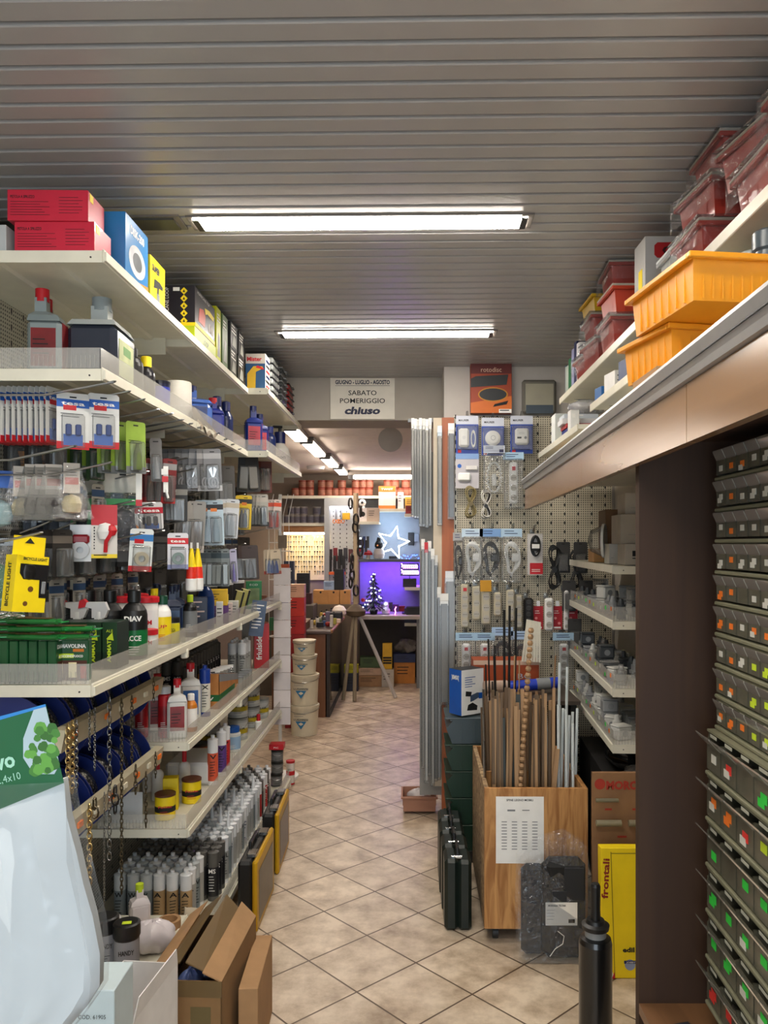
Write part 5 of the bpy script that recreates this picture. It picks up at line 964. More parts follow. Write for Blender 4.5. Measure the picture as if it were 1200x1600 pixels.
# foreground hanging fleece pack on a wire stand
def fpack():
    o = bpy.data.objects.new('fleece_pack', None); S.collection.objects.link(o)
    P = lambda px, py, y=0: (((px-CX)/F)*1.0, y, (CY-py)/F+H)
    th = math.atan2(1180-1222, 107-0)
    c = MB(); pts = [P(-70, 1137), P(78, 1097), P(106, 1219), P(-70, 1291)]
    c.add([(x, -.012, z) for x, y, z in pts]+[(x, -.011, z) for x, y, z in pts], [(0, 3, 2, 1), (4, 5, 6, 7), (0, 1, 5, 4), (1, 2, 6, 5), (2, 3, 7, 6), (3, 0, 4, 7)], mat('#0f5c34', .35, clear=.5, name='card_green'))
    g = MB(); ux = Vector((1, 0, .245)); uy = Vector((-.22, 0, 1))
    g.add([(*P(-70, 1137)[:1], -.0126, P(0, 1137)[2]), (P(78, 0)[0], -.0126, P(0, 1097)[2]), (P(79, 0)[0], -.0126, P(0, 1101)[2]), (P(-70, 0)[0], -.0126, P(0, 1144)[2])], [(0, 3, 2, 1)], mat('#2a80c8', .4, name='card_blue'))
    def poly(L, m, y): g.add([(*P(a, b)[:1], y, P(a, b)[2]) for a, b in L][::-1], [tuple(range(len(L)))], m)
    poly([(60, 1106), (79, 1101), (100, 1190), (92, 1205), (60, 1205), (44, 1180), (44, 1150)], mat('#a8bcc4', .4, name='sky_print'), -.0128)
    rnd = random.Random(4)
    for k in range(34):
        cx = 50+rnd.random()*44; cy = 1128+rnd.random()*74; r = 5+rnd.random()*6
        if cx < 62 and cy < 1150: continue
        poly([(cx+r*math.cos(t)*(1+.2*math.sin(5*t)), cy+r*math.sin(t)) for t in [j*math.pi/6 for j in range(12)]], mat(('#3f7a2c', '#5c9a3c', '#2f6420')[k % 3], .5), -.013-.00001*k)
    g.text('Protettivo', P(33, 1192, -.0124), .027, mat('#9fd0b8', .5, name='mint_print'), ux=ux, uy=uy, w=.1, bold=.03, align='r').text('mt.2,4x10', P(41, 1212, -.0124), .013, mat('#9fd0b8', .5), ux=ux, uy=uy, w=.045, align='r')
    L = [-75]*9; rows = [(1262, 100), (1275, 106), (1330, 121), (1380, 132), (1430, 146), (1490, 157), (1540, 156), (1572, 136), (1600, 112), (1640, 70)]; top = [(1262+ (100-0)*0, 0)]
    NX = 12; v = []; fv = MB()
    for i, (py, xr) in enumerate(rows):
        for j in range(NX+1):
            px = -75+(xr+75)*j/NX; s_ = j/NX; y_px = py+(1-s_)*(62 if i == 0 else max(0, 62-i*25)) - 45*(i == 0)
            bl = .035*math.sin(math.pi*min(1, s_*.5+.5))**.6*min(1, i/1.5+.15)+.0035*math.sin(s_*26+i*.35)*(i > 0)
            v.append(P(px, y_px, -bl))
    nf = len(v); v2 = [(x, .012-y*.5, z) for x, y, z in v]; F_ = []
    for i in range(len(rows)-1):
        for j in range(NX):
            a = i*(NX+1)+j; q = (a, a+1, a+NX+2, a+NX+1); F_.append(q[::-1]); F_.append(tuple(t+nf for t in q))
        a = i*(NX+1)+NX; F_.append((a, a+NX+1, a+NX+1+nf, a+nf))
    for j in range(NX): F_.append((j, j+1, j+1+nf, j+nf)); a = (len(rows)-1)*(NX+1)+j; F_.append((a+nf, a+1+nf, a+1, a))
    fv.add(v+v2, F_, mat('#cdd3d5', .75, var=.02, name='white_fleece'))
    bg = MB(); E = 1.06
    bag = [P(-75, 1225, -.016), P(107, 1216, -.016), P(114, 1262, -.02), P(128, 1325, -.045), P(141, 1380, -.045), P(157, 1440, -.045), P(162, 1500, -.04), P(160, 1545, -.045), P(72, 1660, -.045), P(-75, 1760, -.05)]
    bg.add(bag, [tuple(range(10))[::-1]], film('pack_film', .04, (.75, .8, .82), .2, .5, 9, .35)).add([(x, .02, z) for x, y, z in bag], [tuple(range(10))], film('pack_film'))
    bg.add([bag[i] for i in range(1, 9)]+[(bag[i][0], .02, bag[i][2]) for i in range(1, 9)], [(i, i+1, i+9, i+8) for i in range(7)], film('pack_film'))
    for nme, mb in (('header_card', c), ('print', g), ('folded_fleece', fv), ('clear_bag', bg)): build(nme, mb, o)
    o.location = (0, 1.0, 0); return tag(o, 'white folded fleece pack with green leafy header card close to viewer', 'pack')
fpack()
place('stand', lambda: item('wire_stand', 'stand', [('post', MB().cyl((0, 0, 0), (0, 0, 1.5), .012, STEEL)), ('foot', MB().cyl((0, 0, 0), (0, 0, .02), .16, STEEL, n=24)), ('hook', MB().tube([(0, 0, 1.43), (.03, -.02, 1.43), (.06, -.03, 1.41)], .003, STEEL))]), (-.66, 1.02, 0), 0, 'steel post stand just outside the picture holding fleece pack')
# ================================================================ RIGHT SIDE: cabinet with header, bins
VEN = wood('veneer_header', '#7f5e3e', '#8d6a48', (.6, .12, 2), .22, 4); BRN = wood('dark_panel', '#2f1907', '#38210c', (3, 3, .2), .7, 5); LEDGE = wood('ledge_wood', '#6a4a30', '#7a5638', (3, .3, 3), .4, 6)
PINE = wood('pine_ply', '#9a6634', '#c8955a', (2.6, 1, .3), .6, 13); OSB = wood('rough_board', '#6a5038', '#b59a74', (1, 1, 1), .8, 34); TEAK = wood('orange_panel', '#9a5230', '#ad6238', (2, 2, .2), .45, 7)
fx = lambda y: .445+.0411*y
def sl(m, a, b, x0, x1, z0, z1, mt):
    v = [(fx(y)+x, y, z) for y in (a, b) for x in (x0, x1) for z in (z0, z1)]
    return m.add(v, [(0, 1, 3, 2), (4, 6, 7, 5), (0, 4, 5, 1), (2, 3, 7, 6), (0, 2, 6, 4), (1, 5, 7, 3)], mt)
fas = []
for a, b in ((-.3, .55), (.553, 1.45), (1.453, 2.55), (2.553, 3.65), (3.653, 4.28)): fas.append(('fascia_panel', sl(MB(), a, b, 0, .02, 1.835, 1.942, VEN)))
lip = MB(); pr = [(.0, 1.943), (-.008, 1.945), (-.012, 1.957), (-.009, 1.959), (-.022, 1.987), (-.018, 1.996), (.06, 1.996), (.06, 1.943)]
v = [(fx(y)+a, y, z) for y in (-.3, 4.28) for a, z in pr]; n_ = len(pr)
lip.add(v, [tuple(range(n_)), tuple(range(2*n_-1, n_-1, -1))]+[(i, i+n_, (i+1) % n_+n_, (i+1) % n_) for i in range(n_)], ALU)
for z in (1.968,): sl(lip, -.3, 4.28, -.0165, -.01, z, z+.0015, DARK)
topb = sl(MB(), -.3, 4.28, .06, .6, 1.96, 1.99, CREAM)
cabp = [('aluminium_lip', lip), ('top_board', topb)]+fas+[('side_panel', MB().box(.562, 1.2, 1.95, 1.98, 0, 1.955, BRN)), ('inner_soffit', sl(MB(), -.3, 1.95, .02, .6, 1.9, 1.91, BRN)),
        ('back_board', MB().box(1.19, 1.215, -.3, 1.95, .0, 1.9, BRN)), ('ledge', MB().box(.562, 1.19, -.3, 1.95, .5, .525, LEDGE)), ('base_front', MB().box(.575, .59, -.3, 1.95, .0, .5, BRN))]
cab = item('wall_cabinet', 'cabinet', cabp, 'long brown cabinet with copper-brown header and aluminium lip')
cab['label'] = 'long brown display cabinet with veneered header and aluminium lip'
RAIL = mat('#7c7a62', .5, name='olive_rail')
def binrow(n, w, h, lipo, cont, stick, seed):
    def f():
        rnd = random.Random(seed); L = n*w
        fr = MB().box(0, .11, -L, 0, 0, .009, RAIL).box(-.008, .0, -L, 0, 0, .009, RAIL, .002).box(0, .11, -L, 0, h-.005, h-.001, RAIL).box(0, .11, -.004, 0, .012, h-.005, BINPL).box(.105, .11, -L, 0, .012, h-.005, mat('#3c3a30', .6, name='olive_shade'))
        fr.box(-.003, 0, -L, 0, h-.006, h-.001, RAIL)
        P = [('frame', fr)]
        for i in range(n):
            y1 = -i*w-.0025; y0 = -(i+1)*w+.0025
            b = MB().box(-.004, -.002, y0, y1, .014, h*.72, BINPL).box(-.004, .09, y0, y0+.0015, .014, h*.8, BINPL).box(-.004, .09, y1-.0015, y1, .014, h*.8, BINPL)
            b.add([(-.004, y0, h*.66), (-.004, y1, h*.66), (-.004-lipo, y1, h*.92), (-.004-lipo, y0, h*.92), (-.004, y0, h*.66+.003), (-.004, y1, h*.66+.003), (-.004-lipo, y1, h*.92+.004), (-.004-lipo, y0, h*.92+.004)], [(0, 1, 2, 3), (7, 6, 5, 4), (3, 2, 6, 7), (0, 3, 7, 4), (1, 5, 6, 2)], film('lip_plastic', .6, (.55, .55, .48), .12, 1))
            b.box(-.0045, -.004, y0+w*.25, y1-w*.25, h*.86, h*.93, mat('#b8b6a6', .6, name='paper_tag'))
            sub = []
            c = cont[rnd.randrange(len(cont))]; hh = h*rnd.uniform(.25, .5)
            q = MB(); nn = 6; vv = []
            for k in range(nn+1):
                for j in range(nn+1):
                    s_ = k/nn; t = j/nn; e = min(s_, 1-s_, t, 1-t)*4; vv.append((.002+.08*s_, y0+.002+(y1-y0-.004)*t, .015+(hh*(.75+rnd.uniform(-.2, .25)))*min(1, .35+e)))
            q.add(vv, [(a*(nn+1)+b_, (a+1)*(nn+1)+b_, (a+1)*(nn+1)+b_+1, a*(nn+1)+b_+1) for a in range(nn) for b_ in range(nn)], c)
            q.add([vv[j] for j in range(nn+1)]+[(.002, vv[j][1], .014) for j in range(nn+1)], [(j, j+1, j+nn+2, j+nn+1) for j in range(nn)], c)
            sub.append(('contents', q))
            if stick and rnd.random() < .85:
                s = MB(); col = stick[min(i, len(stick)-1)] if isinstance(stick, list) else stick; zz = h*rnd.uniform(.28, .42); s.box(-.0052, -.0042, y0+w*.28, y0+w*.6, zz, zz+h*.18, col)
                if rnd.random() < .5: s.box(-.0054, -.0044, y0+w*.4, y0+w*.74, zz-h*.1, zz+h*.06, rnd.choice([col, mat('#c8c6bc', .7, name='dull_sticker')]))
                sub.append(('price_sticker', s))
            P.append(('bin', b, sub))
        return item('tilt_bin_row', 'storage bins', P)
    return f
WS = mat('#c8c6bc', .7); CON = [mat('#6a6454', .5, var=.4, name='fittings_a'), mat('#8a8270', .4, var=.4, name='fittings_b'), mat('#4a4640', .5, var=.4, name='fittings_c'), mat('#a09a88', .35, var=.4, name='fittings_d')]
COP = [mat('#b07850', .35, .3, var=.4, name='copper_bits')]
fb = lambda y: .678+.0225*y
seeds = [([WS, FL_ORANGE, FL_ORANGE, WS], CON), ([WS, FL_ORANGE, WS, WS], CON), ([WS, FL_ORANGE, WS, WS], COP), ([WS, FL_ORANGE, WS, WS], CON), ([FL_ORANGE, FL_ORANGE, WS, WS], CON), ([FL_ORANGE, FL_ORANGE, WS, FL_ORANGE], CON), ([WS, FL_ORANGE, WS, FL_YEL], CON), ([FL_ORANGE, FL_ORANGE, FL_YEL, FL_YEL], CON), ([FL_ORANGE, FL_ORANGE, FL_ORANGE, FL_YEL], CON)]
for i, (st, co) in enumerate(seeds):
    place('br%d' % i, binrow(7, .062, .0715, .009, co, st, 30+i), (fb(1.86), 1.86, 1.795-.072*i+.001), -.0225, 'small clear tilt-bin row in cabinet, %s from the top' % ORD[i], 'small tilt-bin rows')
seeds = [[WS, FL_RED, FL_ORANGE, FL_GREEN], [FL_ORANGE, FL_ORANGE, FL_RED, FL_YEL], [FL_GREEN], [FL_GREEN], [FL_GREEN], [FL_RED]]
for i, st in enumerate(seeds):
    place('bR%d' % i, binrow(5, .09, .106, .026, CON, st, 60+i), (fb(1.86)-.022, 1.86, 1.115-.107*i-.001), -.0225, 'large clear tilt-bin row with tilted lips, %s from the top' % ORD[i], 'large tilt-bin rows')
place('magz', lambda: item('magazine', 'magazine', [('pages', MB().box(-.06, .06, -.09, .09, 0, .008, mat('#24262e', .3, var=.3, name='dark_cover'))), ('print', MB().text('TOOLS', (0, -.0, .0082), .03, mat('#9a9aa8', .4), ux=(1, 0, 0), uy=(0, 1, 0), w=.09) if 0 else MB().lines((-.05, .06, .0082), .1, 8, .016, mat('#9a9aa8', .4, name='faded_print'), ux=(1, 0, 0), uy=(0, 1, 0), th=.006))]), (.615, 1.76, .5255), .25, 'dark printed magazine lying on cabinet ledge')

# ---------------------------------------------------------------- upper wall shelves on the right
def wshelf(L, dpt):
    def f():
        m = MB().box(0, dpt, 0, L, -.02, 0, CREAM).box(-.006, 0, 0, L, -.03, .002, CREAM, .002)
        return item('wall_shelf', 'shelf', [('board', m)]+[('bracket', MB().prism([(.05, -.02), (dpt, -.02), (dpt, -.09)], y, y+.006, GREY)) for y in (.1, L/2, L-.1)])
    return f
place('ws1', wshelf(3.0, .44), (.735, 1.05, 2.388), -.0105, 'upper cream wall shelf carrying red bins and grey cartons')
place('ws2', wshelf(2.2, .42), (.725, 1.08, 2.223), -.0105, 'second cream wall shelf above aluminium lip'); place('ws3', wshelf(1.1, .42), (.725, 3.42, 2.165), -.0105, 'short lower wall shelf holding flat white boxes')
def crate(w, d, h, c, tp=.9, lid=True, ribs=5, bag=False, rim=.012):
    def f():
        m = MB(); a, b = w/2, d/2; ai, bi = a*tp, b*tp; t = .004
        v = [(-ai, -bi, 0), (ai, -bi, 0), (ai, bi, 0), (-ai, bi, 0), (-a, -b, h), (a, -b, h), (a, b, h), (-a, b, h)]
        m.add(v, [(0, 3, 2, 1), (0, 1, 5, 4), (1, 2, 6, 5), (2, 3, 7, 6), (3, 0, 4, 7)], c); m.add([(x*.97, y*.97, z+.004) for x, y, z in v], [(0, 1, 2, 3), (0, 4, 5, 1), (1, 5, 6, 2), (2, 6, 7, 3), (3, 7, 4, 0)], c)
        m.box(-a-rim, a+rim, -b-rim, -b, h-.012, h, c, .002).box(-a-rim, a+rim, b, b+rim, h-.012, h, c, .002).box(-a-rim, -a, -b, b, h-.012, h, c, .002).box(a, a+rim, -b, b, h-.012, h, c, .002)
        for s_ in (-1, 1):
            for k in range(ribs):
                x = (-.9+1.8*(k+.5)/ribs)*ai; m.box(x-.002, x+.002, s_*(bi+.001)-.005, s_*(b+.0)+.005, .004, h-.01, c)
                y = (-.9+1.8*(k+.5)/ribs)*bi; m.box(s_*ai-.005, s_*a+.005, y-.002, y+.002, .004, h-.01, c)
        P = [('tray', m)]
        if lid: P.append(('lid', MB().box(-a-rim, a+rim, -b-rim, b+rim, h, h+.008, c if lid is True else lid, .002)))
        if bag:
            e = rim+.006; g = MB(); vb = [(-a-e, -b-e, h*.3), (a+e, -b-e, h*.35), (a+e, b+e, h*.3), (-a-e, b+e, h*.3), (-a-e, -b-e, h+.012), (a+e, -b-e, h+.016), (a+e, b+e, h+.012), (-a-e, b+e, h+.016)]
            g.add(vb, [(0, 1, 5, 4), (1, 2, 6, 5), (2, 3, 7, 6), (3, 0, 4, 7), (4, 5, 6, 7)], film('shrink_bag', .03, (.7, .72, .74), .14, .55, 30)); P.append(('clear_wrap', g))
        return item('plastic_crate', 'crate', P)
    return f
AMBER = mat('#e89a20', .4, clear=.2, name='amber_crate'); BRICK = mat('#a4382c', .42, clear=.3, name='brick_crate'); BRICK2 = mat('#b83c22', .42, clear=.3, name='scarlet_crate')
place('am', crate(.17, .22, .095, AMBER, .93, False, 6, rim=.014), (.632, 1.86, 2.035), .2, 'amber plastic crate resting on cabinet lip, lower of two', 'amber crates'); 
place('am2', crate(.17, .3, .09, AMBER, .93, False, 7, rim=.014), (.622, 1.72, 2.131), .12, 'amber plastic crate, upper one nested askew on lower', 'amber crates')
place('amu', carton('shelf_carton', 'box', .2, .18, .036, KRAFT), (.63, 1.8, 1.997), 0, 'flat brown carton under amber crates on cabinet top')
rc = crate(.17, .2, .095, BRICK, .88, mat('#b0a698', .4, name='pale_lid'), 3, True)
for i, (x, y, z, r) in enumerate(((.84, 2.16, 0, 0), (.85, 2.14, .105, .1), (.88, 2.12, .21, 0), (.84, 1.74, .0, 0), (.87, 1.88, .12, .15), (.86, 1.62, .115, .0), (.86, 1.40, .0, 0), (.86, 1.36, .105, .1), (.86, 1.36, .21, .1), (.9, 1.85, .22, .2))):
    if z > .21: continue
    place('rc', rc, (x, y, 2.389+z), r, 'brick red wrapped crate on upper shelf, %s' % ['bottom of farther pile', 'middle of farther pile', 'top of farther pile', 'bottom one beside scarlet lid', 'second layer behind nearest', 'second layer near picture edge', 'bottom near picture edge', 'middle near picture edge', 'top near picture edge', ''][i], 'brick red crates')
for i, (x, y, z, c) in enumerate(((.83, 3.02, 0, 0), (.83, 3.0, .105, 1), (.84, 3.05, .21, 0), (.84, 3.34, 0, 0), (.84, 3.36, .105, 0), (.84, 3.38, .21, 2), (.86, 3.6, .0, 0))):
    place('rc%d' % c if c else 'rc', crate(.17, .2, .095, BRICK2, .88, mat('#b0a698', .4), 3, False) if c == 1 else crate(.17, .2, .08, mat('#c8a018', .4, name='mustard_crate'), .88, False, 3), (x, y, 2.389+z), R(-.1, .1), '%s crate beyond grey branded carton, %s pile, %s' % (('wrapped brick red', 'open scarlet', 'mustard yellow')[c], ('nearer' if i < 3 else 'farther' if i < 6 else 'farthest'), ORD[i % 3]+' from bottom'), 'crates beyond grey carton')
def gew():
    m = MB().box(-.14, .14, -.06, .06, 0, .255, mat('#b4b2b0', .6, name='grey_board2'), .001, None); g = MB()
    y = -.0606; g.prism([(-.11, .195), (-.1, .185), (.13, .185), (.14, .195), (.14, .225), (.13, .235), (-.1, .235), (-.11, .225)], y, y+.0006, mat('#b01c20', .5, name='logo_red')).text('GEWISS', (.015, y, .197), .036, mat('#3a0a0c', .5), w=.2, bold=.03).text('WIRING BOX', (.02, y, .165), .014, INK, w=.1).box(-.1412, -.14, -.03, .01, .06, .16, YELLOW)
    return item('product_box', 'box', [('carton', m), ('print', g)])
place('gew', gew, (.9, 2.63, 2.389), 0, 'large grey carton with red oval lettering on upper right shelf')
place('ctub', crate(.1, .18, .13, film('cloudy_tub', .55, (.7, .72, .72), .2, .8), .92, CLEARW, 1), (.83, 2.38, 2.389), 0, 'cloudy clear tub before grey carton on upper shelf')
for i, (y, w, h, c, lb) in enumerate(((3.72, .05, .2, '#e8e8ea', 'slim white carton after crates on upper shelf'), (3.78, .05, .22, '#14204e', 'navy standing folder on upper shelf'), (3.84, .05, .2, '#9a9cc0', 'pale lilac standing folder'), (3.9, .07, .17, '#1c6a40', 'green and white tin-shaped carton'), (3.98, .07, .15, '#a8b0a8', 'pale green carton at end of upper shelf'), (4.02, .02, .16, '#204060', 'thin blue carton at the very end'))):
    place('us%d' % i, carton('product_box', 'box', .1, w*.8, h, mat(c, .45, var=.12), lambda g, w, d, h: g.quad([(-w/2, -d/2-.0006, h*.55), (w/2, -d/2-.0006, h*.55), (w/2, -d/2-.0006, h*.7), (-w/2, -d/2-.0006, h*.7)], PAPER)), (.835, y, 2.389), .1, lb)
def fitting(c, c2):
    def f(): return item('pipe_fitting', 'fitting', [('body', MB().lathe([(.028, 0), (.028, .06), (.034, .065), (.034, .1), (.03, .105), (.022, .104)], c, n=18)), ('collar', MB().lathe([(.033, .0), (.036, .004), (.036, .028), (.033, .032)], c2, n=18))])
    return f
for i, (x, y, c) in enumerate(((.78, 1.73, 0), (.8, 1.86, 1), (.88, 1.76, 0), (.9, 1.9, 1), (.79, 1.62, 2), (.84, 1.99, 1), (.93, 2.02, 0))):
    place('fit%d' % c, fitting(*((mat('#4c5860', .3, name='slate_pvc'), BLUE), (mat('#b0b6b4', .35, name='pale_pvc'), mat('#9aa09e', .4, name='pale_pvc2')), (mat('#c0c8cc', .3, name='white_pvc'), BLUE))[c]), (x, y, 2.2235), .3*i, '%s pipe fitting on second shelf above amber crates, %s' % (('dark slate', 'pale grey', 'whitish')[c], ORD[i]), 'pipe fittings')
for i, (x, y, w, d, h, c, z, lb) in enumerate(((.79, 2.5, .09, .08, .05, '#e2e0dc', .05, 'white carton with yellow corner on second shelf'), (.79, 2.52, .08, .1, .048, '#c0542c', 0, 'orange box under white carton'), (.79, 2.78, .09, .09, .07, '#17305c', 0, 'navy carton on second shelf'), (.8, 3.0, .1, .1, .07, '#d8d6d2', 0, 'white open carton beyond navy one'), (.78, 2.66, .05, .05, .03, '#dcd0c8', 0, 'small white-orange box between cartons'), (.8, 3.18, .1, .07, .05, '#1e60a0', 0, 'blue carton at end of second shelf'))):
    place('ss%d' % i, carton('product_box', 'box', w, d, h, mat(c, .5, var=.1), lambda g, w, d, h: g.lines((-w*.4, -d/2, h*.7), w*.6, 2, h*.25, INK, th=h*.06)), (x, y, 2.2235+z), .15, lb)
for i, (x, y, w, d, h, c, z, lb) in enumerate(((.83, 3.75, .2, .14, .022, '#1a2a78', 0, 'flat dark blue carton at bottom of flat stack'), (.82, 3.75, .19, .14, .02, '#b02a2c', .0225, 'flat red and white carton in flat stack'), (.8, 3.76, .18, .12, .025, '#d8dadc', .043, 'flat white carton near top of flat stack'), (.8, 3.77, .16, .12, .022, '#c8d0d8', .0685, 'flat pale carton on top of flat stack'), (.745, 3.62, .04, .06, .09, '#e8e8e4', 0, 'white carton standing before flat stack'), (.76, 4.05, .06, .1, .14, '#dfe4e0', 0, 'white and green carton beside flat stack'))):
    place('fl%d' % i, carton('product_box', 'box', w, d, h, mat(c, .45, var=.1), lambda g, w, d, h: g.lines((-w*.3, -d/2, h*.6), w*.4, 1, .01, PAPER, th=h*.2)), (x, y, 2.166+z), 0, lb)
place('pbag', lumpy('plastic_bag', 'bag', .08, .09, .035, film('grey_film', .45, (.5, .5, .52), .12, 1, 22), 9), (.84, 3.76, 2.166+.092), 0, 'crumpled translucent bag on the flat carton stack')
place('wblk', carton('wood_block', 'block', .11, .3, .07, wood('raw_timber', '#c09a68', '#d8b888', (1, 1, 1), .7, 8)), (.8, 4.02, 1.99), 0, 'pale timber block below short wall shelf, on cabinet top')
for i, (x, y) in enumerate(((.72, 2.2), (.74, 2.3), (.72, 2.44), (.73, 2.9))): place('lowf', carton('small_carton', 'box', .07, .07, .06, mat('#a8a8a8', .5, name='mid_grey_board')), (x, y, 1.991), .2, 'small grey carton on cabinet top, %s beyond amber crates' % ORD[i], 'small grey cartons')
place('bwl', carton('product_box', 'box', .12, .1, .11, mat('#5a7ab4', .45, name='periwinkle'), lambda g, w, d, h: g.box(-w*.1, w*.3, -d/2-.0006, -d/2, h*.3, h*.6, PAPER)), (.77, 3.1, 1.991), 0, 'periwinkle blue carton on cabinet top under second shelf')

# ================================================================ PIER: pegboard wall
place('pegw', lambda: item('pegboard_panel', 'pegboard', [('panel', MB().box(.282, 1.2, 4.722, 4.735, .1, 2.41, PEGX)), ('edge_upright', MB().box(.262, .282, 4.71, 4.735, .02, 2.41, CREAM)), ('slots', MB().box(.2625, .27, 4.7085, 4.7099, 2.395, 2.4, INK))]), (0, 0, 0), 0, 'large cream perforated wall panel hung with cords and sockets')
sl_ = MB()
for k in range(46): sl_.box(.2685, .2755, 4.7085, 4.7099, .14+k*.05, .165+k*.05, INK)
build('slot', sl_, _P['pegw'])
place('teak', lambda: item('wood_post', 'panel', [('panel', MB().box(.19, .262, 4.69, 4.735, 0, 2.395, TEAK)), ('edge_strip', MB().box(.14, .19, 4.7, 4.735, .22, 2.395, mat('#cdbfa8', .5, name='cream_strip')))]), (0, 0, 0), 0, 'narrow orange-brown wood panel with cream edge beside doorway')
place('prack', lambda: item('profile_rack', 'rack', [('panel', MB().box(.06, .19, 4.76, 4.775, .15, 2.2, mat('#8c8a86', .5, name='rack_grey'))), ('arm', MB().box(-.01, .19, 4.73, 4.755, 2.375, 2.395, GREY))]), (0, 0, 0), 0, 'slim grey rack holding bagged metal strips at doorway')
def strip(L, w, c, hc=None, film_=True):
    def f():
        P = [('strip', MB().box(-w/2, w/2, -.006, .006, -L, -.05, c, .002).box(-w/2+.002, -w/2+.005, -.0065, -.006, -L, -.05, DARK))]
        P.append(('tag', MB().box(-w*.6, w*.6, -.002, .002, -.06, .01, hc or PAPER)))
        if film_: P.append(('sleeve', MB().box(-w*.7, w*.7, -.012, .01, -L-.015, -.03, CLEAR, .004)))
        return item('bagged_strip', 'strip', P)
    return f
LT = mat('#7a766e', .35, .6, name='pale_metal')
for i, px in enumerate((645, 649, 653, 657, 662, 667, 672)): place('stA%d' % (i % 3), strip(.56+.0*i, .015, [LT, mat('#55524c', .4, name='dim_metal'), mat('#97938a', .4, name='soft_metal')][i % 3]), at(px, 656+(i % 3), 4.68-.02*(i % 2)), 0, 'long bagged metal strip hanging high at doorway, %s from the gap' % ORD[i], 'high bagged strips', (1, 1, 1.0+.09*(i > 2)))
place('stB', strip(.56, .022, LT, mat('#d0e0ec', .5, name='pale_tag')), at(687, 668, 4.66), 0, 'bagged strip with pale blue tag on cream edge'); place('stC', strip(.54, .03, mat('#6a6e74', .4, name='slate_strip'), PAPER), at(705, 664, 4.66), 0, 'slate strip with white tag at top of orange panel')
for i, (px, py, L, c, lb) in enumerate(((661, 845, 1.32, '#8c8880', 'pale leaning strip nearest doorway gap'), (666, 850, 1.38, '#c4c0b8', 'whitish leaning strip, second from the gap'), (671, 848, 1.35, '#6a6862', 'grey leaning strip, third from the gap'), (676, 860, 1.36, '#a8a49c', 'pale leaning strip, fourth from the gap'), (681, 870, 1.3, '#75726c', 'mid-grey leaning strip beside cream edge'), (686, 920, 1.1, '#8a8a8a', 'dark grey strip with white tag on orange panel'))):
    place('stD%d' % i, strip(L, .018, mat(c, .4), RED if i == 1 else None), at(px, py, 4.67-.02*(i % 2)), 0, lb)
place('stE', strip(.85, .045, mat('#8c8984', .4, name='wide_strip'), mat('#e4e8ec', .5, name='blue_tag')), at(703, 895, 4.64), 0, 'wide grey strip with blue and white tag on orange panel'); place('stF', strip(.62, .04, mat('#77746f', .4, name='wide_strip2'), PAPER), at(694, 930, 4.62), 0, 'wide strip with white header hanging lower on orange panel')
place('fbox', crate(.2, .2, .09, mat('#a87860', .6, name='dull_carton'), .98, False, 1), (.06, 4.95, .02), 0, 'small carton on floor at doorway edge'); place('fbag', lumpy('plastic_bag', 'bag', .07, .07, .05, mat('#d0c8c8', .3, clear=.5, name='pale_poly'), 12), (.06, 4.95, .03), 0, 'pale bag inside small carton at doorway')
# hanging items
YW = 4.63
def hk_wall(px, py, lb='wire peg hook on cream panel'): x, y, z = at(px, py, YW); place('hookw', wire_hook(.1), (x, 4.72, z), -math.pi/2, lb, 'wire hooks on cream panel')
def detpack(shape):
    def f():
        w, h = .13, .2; c = MB().box(-w/2, w/2, 0, .002, -h, .02, mat('#2646a0', .4, name='royal_card')).box(-w/2, w/2, -.001, 0, -.03, .02, mat('#c8ccd8', .5, name='pale_band2')).box(-w/2+.01, -w/2+.03, -.0012, 0, -h+.005, -h+.022, RED); c.text('MAURER', (-.02, -.0012, -.012), .016, INK, w=.06, bold=.02)
        q = MB()
        if shape == 'round': q.lathe([(0, -.022), (.03, -.02), (.043, -.012), (.045, 0)], WHITE, n=28); q.lathe([(.012, -.0222), (.014, -.0222)], GREY, n=20); q.v = [(x, z, y-.1) for x, y, z in q.v]; q.f = [f_[::-1] for f_ in q.f]
        elif shape == 'square': q.box(-.04, .04, -.022, 0, -.15, -.055, WHITE, .012).box(-.028, -.004, -.0228, -.022, -.115, -.105, DARK).cyl((.02, -.0228, -.11), (.02, -.022, -.11), .008, GREY).lines((-.02, -.0226, -.08), .04, 2, .008, GREY)
        else:
            q.box(-.05, .01, -.025, 0, -.165, -.055, WHITE, .012).cyl((-.02, -.0258, -.11), (-.02, -.025, -.11), .01, mat('#d8d8d8', .4, name='soft_grey')); 
            for k in range(4): q.tube([(.035+.012*math.cos(t), -.01+.002*k, -.115+(.05-.004*k)*math.sin(t)) for t in [j*math.pi/6 for j in range(12)]], .0025, WHITE, closed=True)
        return item('detector_pack', 'pack', [('card', c), ('detector', q), ('blister', MB().box(-.06, .06, -.03, -.001, -.18, -.04, CLEAR, .006))])
    return f
for k, (px, py, s_, lb) in enumerate(((730, 655, 'cord', 'blue pack of white corded detector, leftmost in top row'), (770, 658, 'round', 'blue pack of round white detector, middle of top row'), (815, 655, 'square', 'blue pack of square white detector, right of top row'))): place('det'+s_, detpack(s_), at(px, py, YW), 0, lb); hk_wall(px, py-2)
def sens(): return item('sensor_pack', 'pack', [('card', MB().box(-.068, .068, 0, .002, -.19, .012, mat('#b8b4b8', .5, name='misty_card')).box(-.068, .068, -.001, 0, -.02, .012, mat('#7a9ac8', .5, name='haze_blue')).cyl((-.045, -.001, -.06), (-.045, 0, -.06), .012, BLUE)), ('sensor', MB().box(-.055, .02, -.02, 0, -.15, -.1, WHITE, .01).box(-.01, .06, -.018, 0, -.085, -.06, mat('#d8d4d0', .4, name='off_white'), .004))])
